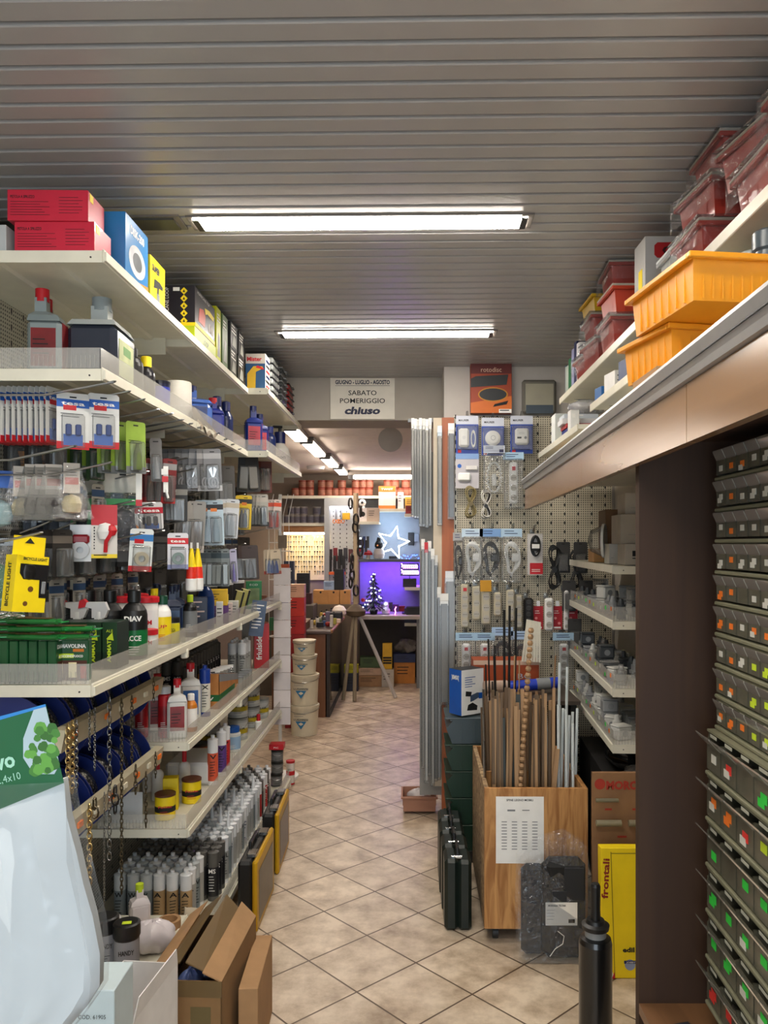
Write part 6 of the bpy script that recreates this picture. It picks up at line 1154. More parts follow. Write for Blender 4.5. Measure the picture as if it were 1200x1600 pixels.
place('sens', sens, at(730, 712, YW), 0, 'grey pack with white sensor under corded detector')
def coilbag(): return item('cord_bag', 'bag', [('header', MB().box(-.062, .062, -.002, .002, -.03, .015, mat('#c8d0e0', .5, name='pale_header')).box(.03, .055, -.003, -.002, -.025, -.008, NAVY).lines((-.05, -.0022, .004), .06, 2, .009, NAVY, th=.003)),
    ('cord', MB().tube([(( .04)*math.cos(t)+.006*math.cos(22*t), .006*math.sin(22*t), -.17+.085*math.sin(t)) for t in [j*2*math.pi/160 for j in range(160)]], .0035, WHITE, closed=True).box(-.012, .012, -.01, .01, -.22, -.15, WHITE, .004)), ('bag', MB().box(-.062, .062, -.016, .014, -.265, -.028, BAG, .008))])
place('coil', coilbag, at(772, 700, YW-.02), 0, 'white spiral cord in clear bag under round detector'); hk_wall(772, 697)
def pstrip(n, w, L, c, sw=True, dark=False):
    def f():
        m = MB().box(-w/2, w/2, -.03, 0, -L, 0, c, .01); q = MB(); k0 = 1 if sw else 0; st = L/(n+k0+.2)
        if sw: q.box(-w*.2, w*.2, -.033, -.03, -st*.85, -st*.45, RED)
        for i in range(n):
            z = -st*(i+k0+.6); q.cyl((0, -.0312, z), (0, -.0298, z), min(w*.36, st*.4), mat('#9a968c' if not dark else '#333', .5) if 0 else (mat('#3a3a3a', .5, name='soot_grey') if dark else mat('#b4b0a6', .5, name='socket_grey')), n=20)
            for dx in (-.3, 0, .3): q.cyl((dx*w*.6, -.0325, z), (dx*w*.6, -.031, z), w*.045, INK, n=8)
        return item('power_strip', 'power strip', [('body', m), ('sockets', q)])
    return f
def pbag(n=4):
    def f():
        o = pstrip(n, .05, .24, WHITE)(); 
        for c in o.children: c.location = (0, 0, -.04)
        build('header', MB().box(-.06, .06, -.004, .002, -.025, .02, mat('#a8c8e0', .5, name='sky_header')).lines((-.04, -.0045, .005), .08, 2, .012, NAVY, th=.004), o); build('bag', MB().box(-.055, .055, -.036, .004, -.31, -.02, BAG, .008), o); return o
    return f
place('pb4', pbag(3), at(802, 712, YW), -.04, 'white power strip with red switch in blue-headed bag'); hk_wall(802, 710)
def cord(c1, c2):
    def f():
        m = MB(); q = MB()
        for k in range(5):
            a = .022+.004*(k % 3); m.tube([(a*math.sin(2*t)*.9+.003*k-.006, -.004*k, -.09-.085*math.cos(t)*(1-.04*k)) for t in [j*math.pi/12 for j in range(24)]], .0032, c1 if k % 2 == 0 else c2, closed=True)
        return item('cord_hank', 'cord', [('cord', m), ('tie', MB().cyl((0, -.02, -.1), (0, .006, -.1), .012, c2, n=10))])
    return f
place('cordg', cord(mat('#8a7c50', .4, name='old_gold'), mat('#6a5e3c', .4, name='dark_gold')), at(735, 758, YW), 0, 'hank of gold coloured cable on cream panel', None, (1.1, 1, 1.1)); place('cordw', cord(mat('#dcd8d0', .4, name='ivory_cord'), BLACK), at(759, 764, YW), 0, 'hank of white and black cable on cream panel')
def ebag(c, hc):
    def f():
        m = MB()
        for k in range(6):
            m.tube([((.03+.004*(k % 3))*math.cos(t)+.012*math.sin(t*2+k*.3), -.008-.004*k, -.155+(.1-.004*k)*math.sin(t)) for t in [j*math.pi/10 for j in range(20)]], .0042, c, closed=True)
        m.box(.0, .045, -.03, -.005, -.17, -.12, c, .006)
        return item('extension_cord_bag', 'bag', [('header', MB().box(-.062, .062, -.003, .002, -.028, .022, mat(hc, .5)).lines((-.04, -.0035, .006), .08, 2, .014, NAVY, th=.004)), ('cord', m), ('bag', MB().box(-.06, .06, -.04, .004, -.29, -.024, BAG, .012))])
    return f
for px, c, hc, lb in ((738, WHITE, '#c8dcec', 'white extension cord bag under gold cable'), (769, BLACK, '#7ea6d8', 'black extension cord bag between two white ones'), (802, WHITE, '#b8d4ea', 'white extension cord bag right of black one')):
    place('eb'+str(px), ebag(c, hc), at(px-(3 if px > 740 else 0), 832, YW), 0, lb); hk_wall(px, 828)
place('ebk', ebag(BLACK, '#a8a8a8'), at(716, 838, YW+.03), 0, 'black cable bag half hidden behind leftmost white one', None, (.5, 1, 1))
def plug(): return item('plug_pack', 'pack', [('card', MB().box(-.045, .045, 0, .002, -.24, .0, mat('#d0ccc8', .5, name='fog_card')).box(-.03, .045, -.001, 0, -.235, -.17, RED).lines((-.02, -.0012, -.21), .05, 2, .01, PAPER, th=.003)), ('cable', MB().tube([(.022*math.cos(t)+.0, -.014, -.07+.055*math.sin(t)) for t in [j*math.pi/8 for j in range(16)]], .009, BLACK, closed=True, n=8).box(-.024, .024, -.026, -.01, -.1, -.05, BLACK, .004)), ('label', MB().box(-.022, .022, -.0275, -.0265, -.085, -.06, PAPER))])
place('plug', plug, at(836, 834, YW), 0, 'black plug lead on grey card with red foot'); hk_wall(835, 830)
place('bc2', cord(BLACK, DARK), at(866, 850, YW), 0, 'black cable hank on smoky card beside plug lead', None, (1.2, 1, 1.5)); place('bc3', cord(BLACK, DARK), at(900, 858, YW), 0, 'black cable hank near right shelving in shade', None, (1.2, 1, 1.3))
IV = mat('#bdb59e', .45, name='aged_ivory')
for px, py, n, w, L, c, sw, lb in ((726, 912, 4, .05, .255, IV, True, 'aged ivory four-socket strip, leftmost of row'), (744, 915, 3, .05, .2, IV, False, 'aged ivory three-socket strip, second of row'), (759, 922, 3, .055, .2, IV, False, 'aged ivory strip under yellow header, third of row'), (777, 925, 3, .045, .14, IV, False, 'short pointed ivory strip, fourth of row'), (797, 921, 4, .05, .185, IV, False, 'ivory strip in front of another, fifth of row'), (810, 928, 4, .045, .2, IV, False, 'ivory strip half hidden, sixth of row'), (825, 934, 5, .055, .185, BLACK, False, 'black power strip before red cards'), (857, 934, 3, .05, .19, WHITE, False, 'white three-socket strip between red cards'), (884, 922, 5, .03, .235, mat('#d8d6d4', .4, name='slim_white'), False, 'slim white strip with curled cable')):
    place('ps%d' % px, pstrip(n, w, L, c, sw, c is BLACK), at(px, py, YW+(.03 if px == 810 else 0)), 0, lb); hk_wall(px, py-3)
place('yh', lambda: item('yellow_header', 'card', [('card', MB().box(-.032, .032, -.002, .002, -.045, .02, mat('#c89010', .5, name='deep_yellow')))]), at(759, 912, YW-.04), 0, 'deep yellow header card above third ivory strip')
for px, w in ((841, .055), (871, .06), (895, .055)): place('rdc', lambda: item('red_card_pack', 'pack', [('card', MB().box(-.028, .028, 0, .003, -.135, 0, mat('#a81c28', .45, name='ruby_card')).lines((-.02, -.0006, -.03), .04, 2, .012, PAPER, th=.003).cyl((-.012, -.001, -.07), (-.012, 0, -.07), .008, mat('#e09090', .5, name='rose_dot')).cyl((.01, -.001, -.1), (.01, 0, -.1), .008, mat('#e09090', .5)).box(-.02, .02, -.0008, 0, -.13, -.12, PAPER)), ('hang_tab', MB().box(-.01, .01, 0, .002, 0, .03, CLEARW))]), at(px, 947, YW-.0), 0, 'ruby red card of a power strip, %s' % {841: 'beside black strip', 871: 'beside white three-socket strip', 895: 'nearest right shelving'}[px], 'ruby red cards')
for i, px in enumerate((728, 757, 880)): place('pbl', pbag(4), at(px, 994, YW-.06), 0, 'bagged white power strip in bottom row of cream panel, %s' % ('leftmost', 'second', 'rightmost')[i], 'bottom row bagged strips'); hk_wall(px, 990)
for i, px in enumerate((785, 815)): place('eblo', ebag(DARK, '#b0ccec'), at(px, 986+6*i, YW-.04), 0, 'dark cable bag behind black rods, %s' % ('nearer wood panel', 'beside white bars')[i], 'bottom dark cable bags')
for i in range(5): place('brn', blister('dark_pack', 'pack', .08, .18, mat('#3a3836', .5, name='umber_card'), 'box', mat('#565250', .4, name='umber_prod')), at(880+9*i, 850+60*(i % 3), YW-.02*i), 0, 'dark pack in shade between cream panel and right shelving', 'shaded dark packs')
place('stripbox', lambda: item('display_box', 'box', [('carton', MB().box(-.18, .18, -.08, .08, 0, .15, mat('#a84a20', .5, name='burnt_orange')).box(-.18, .18, -.0806, -.08, .125, .15, mat('#d8b8a0', .5, name='peach_edge'))), ('print', MB().text('BC', (.1, -.081, .05), .04, mat('#a8b8c8', .5, name='print_grey'), w=.07))]), at(800, 1062, 4.3), 0, 'burnt orange display carton behind timber strips')
for i in range(5): place('sand', lambda: item('abrasive_roll', 'roll', [('roll', MB().cyl((-.06, 0, .03), (.06, 0, .03), .03, mat('#b8a090', .9, var=.3, name='pinkish_grit'), n=16))]), (at(770, 1062, 4.15)[0]+.004*i, 4.12-.0*i, at(770, 1075, 4.15)[2]+.0+.03*i) if 0 else (at(772, 1062, 4.15)[0], 4.08, at(772, 1078, 4.15)[2]-.06+.061*i), .2, 'pinkish abrasive roll stacked behind timber strips, %s from bottom' % ORD[i], 'abrasive rolls') if i < 2 else None
place('shlf', lambda: item('low_table', 'table', [('top', MB().box(.43, .86, 4.0, 4.66, .84, .86, mat('#4a4038', .6, name='umber_board'))), ('leg', MB().box(.5, .53, 4.05, 4.6, 0, .84, DARK)), ('leg', MB().box(.82, .85, 4.05, 4.6, 0, .84, DARK))]), (0, 0, 0), 0, 'dark low table behind timber bin carrying display carton')
o = _P['stripbox']; o.location = (.53, 4.45, .861)
def bars():
    o = None; P = [('bar', MB().box(-.006, .006, -.004, .004, -.12+.0*k, .11-.002*k, mat('#e0dac8', .5, name='cream_bar'), .001)) for k in range(7)]
    o = item('profile_fan', 'profiles', P)
    for k, c in enumerate(o.children): c.location = (-.035+.0125*k, -.004*k, 0); c.rotation_euler = (0, .12-.02*k, 0)
    return o
place('bars', bars, (at(832, 1010, 4.3)[0], 4.33, 1.13), 0, 'fan of cream plastic bars standing in orange display carton')
place('btube2', lambda: item('blue_pipe', 'pipe', [('pipe', MB().cyl((-.17, 0, .02), (.17, 0, .05), .03, mat('#1a3cb8', .35, name='cobalt_pipe'), n=18)), ('sleeve', MB().cyl((.05, 0, .0395), (.12, 0, .0457), .032, GREY, n=18))]), (.62, 4.2, .87), 0, 'cobalt blue pipe lying behind timber strips')

# ================================================================ timber bin and goods on the right floor
def tbin():
    w, d, z0, z1, t = .425, .7, .065, .643, .018
    P = [('front_panel', MB().box(0, w, 0, t, z0, z1, PINE)), ('back_panel', MB().box(0, w, d-t, d, z0, z1, PINE)), ('left_panel', MB().box(0, t, t, d-t, z0, z1, OSB)), ('right_panel', MB().box(w-t, w, t, d-t, z0, z1, PINE)), ('bottom_panel', MB().box(t, w-t, t, d-t, z0, z0+t, PINE)), ('divider', MB().box(t, w-t, d*.45, d*.45+.012, z0+t, z1-.02, PINE))]
    for x, y in ((.05, .06), (w-.05, .06), (.05, d-.06), (w-.05, d-.06)): P.append(('caster', MB().cyl((x-.012, y, .025), (x+.012, y, .025), .025, DARK, n=16).box(x-.018, x+.018, y-.02, y+.02, .045, z0, GREY)))
    o = item('timber_bin', 'bin', P); pp = MB().box(.047, .244, -.0015, -.0003, .335, .61, PAPER)
    g = MB().text('SPINE LEGNO MOBILI', (.145, -.0018, .592), .012, INK, w=.11, bold=.02)
    g.box(.094, .126, -.0024, -.0018, .55, .557, GREY).box(.155, .185, -.0024, -.0018, .552, .556, GREY)
    for r_ in range(10):
        for c_ in range(4): g.box(.07+.042*c_, .07+.042*c_+.022, -.0024, -.0018, .505-.0125*r_, .508-.0125*r_, mat('#77777a', .7, name='faint_ink'))
    q = build('price_sheet', pp, o); build('print', g, q); return o
place('tbin', tbin, (.3085, 3.28, 0), -.01, 'plywood bin on casters with paper price sheet, full of strips')
def stick(name, lb, grp, x, y, w, d, ztop, m, lean=(0, 0), rnd_=False):
    key = 'stk%s%.3f%.3f%s' % (m.name, w, d, rnd_); L = 1.0
    fn = (lambda: item(name, 'strip', [('strip', MB().cyl((0, 0, 0), (0, 0, 1), w/2, m, n=10) if rnd_ else MB().box(-w/2, w/2, -d/2, d/2, 0, 1, m))]))
    return place(key, fn, (x, y, .085), (lean[1], lean[0], 0), lb, grp, (1, 1, ztop-.085))
W1 = wood('strip_beech', '#a07e5a', '#b8946c', (1, 1, .1), .6, 12); W2 = wood('strip_walnut', '#5e4a34', '#75604a', (1, 1, .1), .6, 12); W3 = wood('strip_oak', '#8a6a4a', '#9c7a56', (1, 1, .1), .6, 12)
PVCW = mat('#d4dcdc', .35, name='white_pvc_rod')
rnd2 = random.Random(11)
for i in range(112):
    x = .36+.27*(i % 26)/26+rnd2.uniform(-.004, .004); y = 3.38+.38*(i//26)/4+rnd2.uniform(0, .08); m_ = rnd2.choice([W1, W3, W1, W3, W2]) if x > .45 else rnd2.choice([W2, W2, W3, W1])
    stick('wooden_strip', 'thin wooden strip standing in timber bin, %s from the casters end, %s rank' % (ORD[i % 20]+(' plus twenty' if i % 23 > 19 else ''), ('front', 'back')[i//23]) if 0 else 'thin wooden strip standing upright in timber bin among others', 'wooden strips in timber bin', x, y, rnd2.choice([.012, .016, .01]), .006, 1.65-rnd2.uniform(225, 262)/F*(y)-.0, m_, (rnd2.uniform(-.02, .03), rnd2.uniform(-.03, .0)))
stick('wooden_strip', 'pale oak batten leaning forward in front of other strips', None, .56, 3.36, .02, .012, .78, W1, (.1, -.05))
for i, (x, zt) in enumerate(((.305+.09, 1.2), (.335+.09, 1.17), (.3+.12, 1.12), (.36+.02, 1.08), (.41, 1.0))): stick('black_rod', 'thin black rod at left of timber bin, %s' % ORD[i], 'thin black rods', x, 3.75, .008, .008, zt, BLACK, (-.02, -.02), True)
for i, (x, zt) in enumerate(((.445, 1.34), (.458, 1.36), (.476, 1.35))): stick('black_rod', 'tall black rod rising highest from timber bin, %s' % ORD[i], 'tall black rods', x, 3.72, .012, .012, zt, BLACK, (.01*i, -.02), True)
for i, (x, zt) in enumerate(((.425, 1.0), (.452, .93), (.41, .9))): stick('slate_profile', 'dark slate profile at front of timber bin, %s' % ORD[i], 'dark slate profiles', x, 3.42, .02, .01, zt, mat('#353c3a', .45, name='slate_profile'), (.05-.03*i, -.03))
for i in range(13): stick('white_tube', 'white plastic tube in timber bin, %s from wooden strips' % ORD[i], 'white plastic tubes', .638+.0062*i+.003*(i % 2), 3.4+.07*(i % 5), .0125, .0125, (.96, .93, 1.12, .95, .92, .94, .9, 1.1, .91, .9, .88, .93, .9)[i], PVCW, ((.0, .03, .02, -.05, .0)[i % 5], -.02), True)
stick('wooden_dowel', 'thin pale dowel among wooden strips, left one', 'pale dowels', .47, 3.7, .007, .007, 1.13, W1, (.02, -.02), True); stick('wooden_dowel', 'thin pale dowel among wooden strips, middle one', 'pale dowels', .5, 3.68, .007, .007, 1.11, W1, (.01, -.02), True); stick('wooden_dowel', 'thin pale dowel beside white tubes', 'pale dowels', .62, 3.7, .009, .009, 1.13, W3, (.06, -.02), True)
def beads():
    m = MB()
    for k in range(25): z = .62+.0272*k; m.lathe([(0, -.0125), (.009, -.0105), (.013, 0), (.009, .0105), (0, .0125)], W1, c=(-.03+.022*k*.1+.0, -.04+.02*k*.1, z), n=12)
    m.cyl((-.03, -.04, .08), (-.03, -.04, .61), .006, W1, n=8); return item('beaded_moulding', 'moulding', [('beads', m)])
place('beads', beads, (.5, 3.42, .005), 0, 'turned wooden bead moulding rising from front of timber bin')
for i in range(3): stick('metal_tube', 'bright metal tube leaning at left corner of timber bin, %s' % ORD[i], 'bright metal tubes', .335+.012*i, 3.4+.12*i, .012, .012, .8+.09*i, CHROME, (-.02, -.05), True)
for i, (x, y) in enumerate(((.207, 3.465), (.203, 3.635), (.199, 3.805), (.2, 3.975))):
    def dcase():
        G = mat('#0f1c18', .42, name='bottle_black'); b = MB().box(-.058, .0, -.075, .075, 0, .305, G, .014); c = MB().box(.0, .058, -.075, .075, 0, .3, G, .014)
        return item('power_tool_case', 'case', [('shell', b), ('lid', c), ('latch', MB().box(-.03, .02, -.05, -.035, .3, .312, CHROME, .002)), ('handle', MB().tube([(-.0, -.03, .3), (0, -.03, .335), (0, .06, .335), (0, .06, .3)], .007, BLACK, n=8))])
    place('dcase', dcase, (x, y, 0), 0, 'dark green tool case on floor left of timber bin, %s from viewer' % ORD[i], 'dark green tool cases')
def sbin(c):
    def f():
        w, d, h = .2, .26, .13; m = MB().prism([(-w*.35, 0), (w/2, 0), (w/2, h), (-w*.28, h), (-w/2, h*.6)], -d/2, d/2, c)
        for y in (-.5, .5): m.box(-w*.4, w/2+.004, y*d-.002, y*d+.002, h-.012, h, c)
        for x in (-.1, .25): m.box(x*w-.002, x*w+.002, -d/2-.004, -d/2, .004, h-.004, c)
        return item('stacking_bin', 'bin', [('bin', m), ('rim', MB().box(-w/2-.004, w/2+.004, -d/2-.004, d/2+.004, h-.004, h+.004, c, .002))])
    return f
for k in range(5): place('sb%d' % (k == 4), sbin(mat('#3c4a50', .4, name='slate_bin') if k == 4 else mat('#12301f', .4, name='forest_bin')), (.29, 4.25, .062+.1385*k), 0, ('slate grey stacking bin on top of green ones' if k == 4 else 'dark green stacking bin, %s from the floor' % ORD[k]), 'stacking bins')
place('plat', carton('low_platform', 'platform', .2, .26, .06, BLACK), (.29, 4.25, 0), 0, 'low black platform under stacking bins')
def bmx():
    w, d, h = .15, .1, .235; BL = mat('#1858b4', .35, clear=.4, name='tool_blue'); m = MB().box(-w/2, w/2, -d/2, d/2, 0, h, PAPER, 0, {'-x': BL, '+z': BLACK, '+x': BL})
    y = -d/2-.0006; g = MB().lines((-w*.35, y, h*.82), w*.5, 5, .012, mat('#4a68a0', .6, name='pale_blue_ink'), th=.004).prism([(-w*.25, h*.1), (w*.2, h*.08), (w*.22, h*.18), (0, h*.26), (-w*.2, h*.22)], y, y+.0006, INK).prism([(-w*.1, h*.28), (w*.05, h*.3), (w*.3, h*.36), (w*.5, h*.34), (w*.5, h*.45), (w*.2, h*.47), (-w*.1, h*.42)], y, y+.0006, mat('#44566c', .5, name='tool_print')).prism([(w*.28, h*.33), (w*.5, h*.33), (w*.5, h*.46), (w*.28, h*.46)], y-.0004, y+.0004, BL).prism([(-w*.32, h*.42), (-w*.08, h*.4), (-w*.04, h*.5), (-w*.3, h*.53)], y-.0002, y+.0006, INK)
    x = -w/2-.0006; g.text(')BMX(', (x, 0, h*.78), .03, PAPER, ux=(0, -1, 0), uy=(0, 0, 1), w=d*.62, bold=.04)
    return item('product_box', 'box', [('carton', m), ('print', g)])
place('bmx', bmx, (.3, 4.2, .7605), .62, 'blue and white grinder carton standing on stacking bins')
# bagged charcoal goods
def cbag():
    SL = mat('#24272c', .6, name='slate_fabric'); b = MB().box(-.045, .13, -.02, .05, .0, .4, mat('#0e0f11', .7, name='coal_fabric'), .03).box(.04, .12, -.024, -.018, .24, .37, SL, .004).box(-.01, .05, -.026, -.02, .22, .28, SL, .004).box(.02, .13, -.024, -.018, .06, .13, SL, .004)
    return item('bagged_mat', 'pack', [('folded_mat', b), ('backing', MB().box(-.125, -.03, .0, .045, .01, .37, SL, .02)), ('label', MB().box(-.035, .09, -.0275, -.0262, .145, .235, PAPER)), ('print', MB().text('MODULA TECNA', (.01, -.028, .22), .01, INK, w=.07, bold=.03).lines((-.03, -.028, .205), .04, 4, .012, GREY).box(.055, .08, -.0285, -.028, .155, .17, INK)),
        ('clear_bag', MB().add([(-.14, -.035, 0), (.145, -.035, 0), (.15, -.04, .3), (.13, -.01, .45), (.05, .03, .5), (-.06, .03, .47), (-.14, -.01, .4), (-.145, -.035, .2)], [tuple(range(8))], BAG).add([(-.14, .055, 0), (.145, .055, 0), (.15, .055, .3), (.13, .055, .45), (.05, .05, .5), (-.06, .05, .47), (-.14, .055, .4), (-.145, .055, .2)], [tuple(range(8))[::-1]], BAG)), ('tie', MB().tube([(-.02, -.04, .03), (.0, -.042, .06), (.03, -.042, .08), (.035, -.042, .11), (.01, -.042, .13)], .0015, WHITE))])
place('cbag', cbag, (.57, 3.16, .004), 0, 'charcoal folded mat in clear bag leaning on plywood bin')
def pump():
    return item('hand_pump', 'pump', [('barrel', MB().lathe([(0, 0), (.049, 0), (.05, .01), (.05, .44), (.046, .455), (.03, .46), (0, .46)], mat('#0e0f10', .3, clear=.5, name='gloss_black'), n=28)), ('ring', MB().cyl((0, 0, .455), (0, 0, .48), .032, mat('#8a8c8c', .4, name='ring_grey'), n=24)), ('collar', MB().lathe([(.0, .48), (.04, .482), (.042, .495), (.03, .5), (.026, .51), (0, .51)], BLACK, n=24)), ('handle', MB().lathe([(.016, .5), (.014, .54), (.015, .61), (.012, .618), (0, .62)], BLACK, n=16))])
place('pump2', pump, (.565, 2.42, 0), 0, 'tall glossy black hand pump standing at bottom of picture')
def moro():
    m = MB().box(0, .42, 0, .02, 0, .73, mat('#8f6a48', .7, var=.12, name='printed_kraft')); g = MB(); RR = mat('#a83424', .6, name='print_red')
    g.text('MORO', (.12, -.001, .665), .045, RR, w=.13, bold=.05).add([(.03+.022*math.cos(t), -.0008, .685+.022*math.sin(t)) for t in [k*math.pi/8 for k in range(16)]], [tuple(range(16))], RR)
    for x, z in ((.05, .58), (.16, .58), (.1, .47), (.06, .37), (.14, .35)): g.lines((x, -.0008, z), .04, 1, .01, RR, th=.008)
    P = [('board', m), ('print', g)]
    for x, z, L, c, r in ((.0, .625, .09, '#7c7660', .008), (.0, .535, .1, '#8c846c', .013), (.13, .535, .06, '#8c846c', .013), (.01, .43, .06, '#1c1a1a', .018), (.11, .43, .1, '#1c1a1a', .018), (.1, .33, .09, '#1c1a1a', .018), (.02, .24, .12, '#1c1a1a', .02), (.02, .12, .1, '#1c1a1a', .02)): P.append(('roll', MB().cyl((x+.01, -.008-r, z), (x+.01+L, -.008-r, z), r, mat(c, .4), n=14)))
    return item('display_board', 'display', P)
place('moro', moro, (.735, 3.2, 0), 0, 'brown card display board with red lettering and rolls behind cabinet')
def front():
    m = MB().box(0, .26, 0, .05, 0, .485, YELLOW, .002); g = MB()
    g.text('frontali', (.028, -.0008, .37), .034, mat('#8a2418', .6, name='maroon_ink'), ux=(.06, 0, 1), uy=(-1, 0, .06), w=.15, bold=.03)
    g.prism([(.045, 0), (.048, 0), (.04, .47), (.037, .47)], -.0012, -.0006, mat('#8a7a10', .6, name='fold_shade')).box(.037, .2, -.0012, -.0006, .463, .466, mat('#8a7a10', .6))
    g.prism([(.012, .0), (.03, .0), (.03, .055), (.018, .06), (.01, .03)], -.0012, -.0006, GREEN).prism([(.03, .0), (.044, .005), (.036, .03), (.03, .035)], -.0014, -.0006, PAPER).prism([(.035, .0), (.048, .0), (.045, .025)], -.0016, -.0008, RED)
    g.cyl((.105, -.0014, .05), (.105, -.0006, .05), .02, mat('#8a96b4', .5, name='badge_blue'), n=20).box(.082, .14, -.0018, -.0014, .055, .066, NAVY).text('JOBBY', (.108, -.002, .057), .009, PAPER, w=.035); g.text('edil', (.1, -.001, .098), .024, INK, w=.045, bold=.04)
    return item('flat_carton', 'box', [('carton', m), ('print', g)])
place('front', front, (.732, 3.02, .002), (-.06, 0, 0), 'bright yellow flat carton leaning behind cabinet end panel')
place('fpl', lumpy('plastic_wrap', 'wrap', .05, .04, .02, film('crumple', .3, (.7, .75, .8), .1, 1, 25), 21), (.5, 2.5, 0), 0, 'crumpled clear wrap on floor beside hand pump')

# ---------------------------------------------------------------- right niche shelving
def niche():
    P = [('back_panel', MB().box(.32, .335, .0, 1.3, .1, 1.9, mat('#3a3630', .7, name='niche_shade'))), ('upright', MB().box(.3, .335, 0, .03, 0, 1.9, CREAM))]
    for z, g_ in ((1.56, 0), (1.33, 1), (1.05, 1), (.817, 1)):
        m = MB(); z -= .0015
        m.box(0, .32, .002, 1.26, z-.006, z, CREAM).box(-.008, 0, .002, 1.26, z-.03, z+.003, CREAM, .002).box(-.004, .3, .002, .008, z-.034, z-.006, CREAM).cyl((.04, .0005, z-.018), (.04, .003, z-.018), .0025, INK, n=8)
        sub = []
        if g_:
            q = MB().box(.004, .3, .004, .0055, z+.002, z+.06, GUARD)
            for k in range(24): q.box(.01+k*.012, .0125+k*.012, .003, .004, z+.003, z+.04, GUARD)
            sub = [('front_guard', MB().box(-.0015, .0005, .004, 1.26, z+.002, z+.06, GUARD)), ('ribbed_divider', q)]
        P.append(('shelf', m, sub))
    return item('niche_shelving', 'shelving', P)
place('niche', niche, (.846, 3.3, 0), -.061, 'cream niche shelves between dark cabinet panel and cream pegboard')
def nx(u, v, z): return (.846+u*math.cos(.061)+v*math.sin(.061), 3.3+v*math.cos(.061)-u*math.sin(.061), z)
BG = mat('#b8b0a4', .6, name='putty_board')
for i, (u, v, w, d, h, c, z, lb, tx) in enumerate(((.12, .16, .16, .2, .125, '#aaa294', .09, 'large putty coloured carton on top niche shelf', ''), (.13, .17, .13, .16, .09, '#c2baac', .2155, 'smaller pale carton on top of putty carton', ''), (.13, .12, .15, .16, .0895, '#b8b0a2', 0, 'low carton with black mark beneath putty carton', 'N'), (.06, .66, .09, .16, .065, '#c0905a', 0, 'small tan carton at far end of top niche shelf', ''), (.12, .75, .07, .2, .26, '#75573a', 0, 'tall brown carton standing behind tan carton', ''), (.05, .32, .04, .12, .09, '#c8c4bc', 0, 'white carton leaning beneath clear dome', ''))):
    place('nb%d' % i, carton('product_box', 'box', w, d, h, mat(c, .65, var=.1), (lambda g, w, d, h, tx=tx: g.text('IN', (.0, -d/2-.0008, h*.4), .03, INK, w=.035, bold=.06).box(-w*.3, -w*.18, -d/2-.001, -d/2, h*.42, h*.68, INK).lines((-w*.3, -d/2, h*.3), w*.4, 1, .01, INK, th=.004) if tx else g.lines((-w*.3, -d/2, h*.3), w*.3, 1, .01, GREY))), nx(u, v, 1.561+z), -.061, lb)
place('dome', lambda: item('clear_dome', 'dome', [('dome', MB().lathe([(.0, -.07), (.05, -.055), (.075, 0)], CLEAR, n=20)), ('base', MB().lathe([(.08, 0), (.08, .012), (0, .012)], WHITE, n=20))]), nx(.03, .42, 1.565+.1), (math.pi/2, 0, 1.2), 'clear lamp dome beside putty cartons')
DM = [mat('#8c8e90', .4, name='elec_grey'), mat('#c0c0bc', .4, name='elec_white'), mat('#3c4044', .4, name='elec_dark'), film('clear_box', .3, (.6, .6, .58), .2, .8)]
def jbox(m): return lambda: item('junction_box', 'box', [('body', MB().box(-.035, .035, -.03, .03, 0, .055, m, .006)), ('lid', MB().box(-.036, .036, -.031, .031, .055, .062, m, .003)), ('knockout', MB().cyl((0, -.0315, .028), (0, -.03, .028), .014, GREY, n=14))])
def fit2(m): return lambda: item('cable_gland', 'fitting', [('body', MB().cyl((0, 0, 0), (0, 0, .06), .02, m, n=14)), ('nut', MB().cyl((0, 0, .02), (0, 0, .035), .028, m, n=6)), ('cap', MB().cyl((0, 0, .06), (0, 0, .085), .014, m, r1=.009, n=12))])
rnd3 = random.Random(5); nn_ = 0
for zi, z in enumerate((1.331, 1.051, .818)):
    for v in range(13):
        for u in range(2):
            if rnd3.random() < .1: continue
            k = rnd3.randrange(4) if zi < 2 else rnd3.choice([1, 1, 0, 3]); kind = rnd3.random() < .55
            place('e%d%d' % (k, kind), (jbox if kind else fit2)(DM[k]), nx(.05+.1*u, .1+.088*v, z), rnd3.uniform(-.5, .5), '%s %s in %s niche row, %s from cabinet panel, %s file' % (('grey', 'white', 'charcoal', 'clear')[k], 'junction box' if kind else 'cable gland', ('second', 'third', 'lowest')[zi], ORD[v], ('front', 'rear')[u]), 'electrical parts on niche shelves')
            if rnd3.random() < .3 and kind: place('e%d%d' % (k, kind), None, nx(.05+.1*u, .1+.088*v, z+.063), rnd3.uniform(-.5, .5), 'second-layer %s junction box in %s niche row, %s from cabinet panel, %s file' % (('grey', 'white', 'charcoal', 'clear')[k], ('second', 'third', 'lowest')[zi], ORD[v], ('front', 'rear')[u]), 'electrical parts on niche shelves')
rnd4 = random.Random(8)
for zi, z in enumerate((1.331, 1.051, .818)):
    for v in range(9): place('tag%d' % (v % 4), lambda v=v: item('price_tag', 'tag', [('tag', MB().box(-.0012, 0, -.01, .01, 0, .016, (FL_ORANGE, FL_GREEN, WS, FL_YEL)[v % 4]))]), nx(-.0025, .06+.13*v+rnd4.uniform(-.03, .03), z+.02+rnd4.uniform(0, .02)), -.061, '%s price tag on %s niche guard' % (('orange', 'green', 'pale', 'lime')[v % 4], ('second', 'third', 'lowest')[zi]), 'niche price tags')
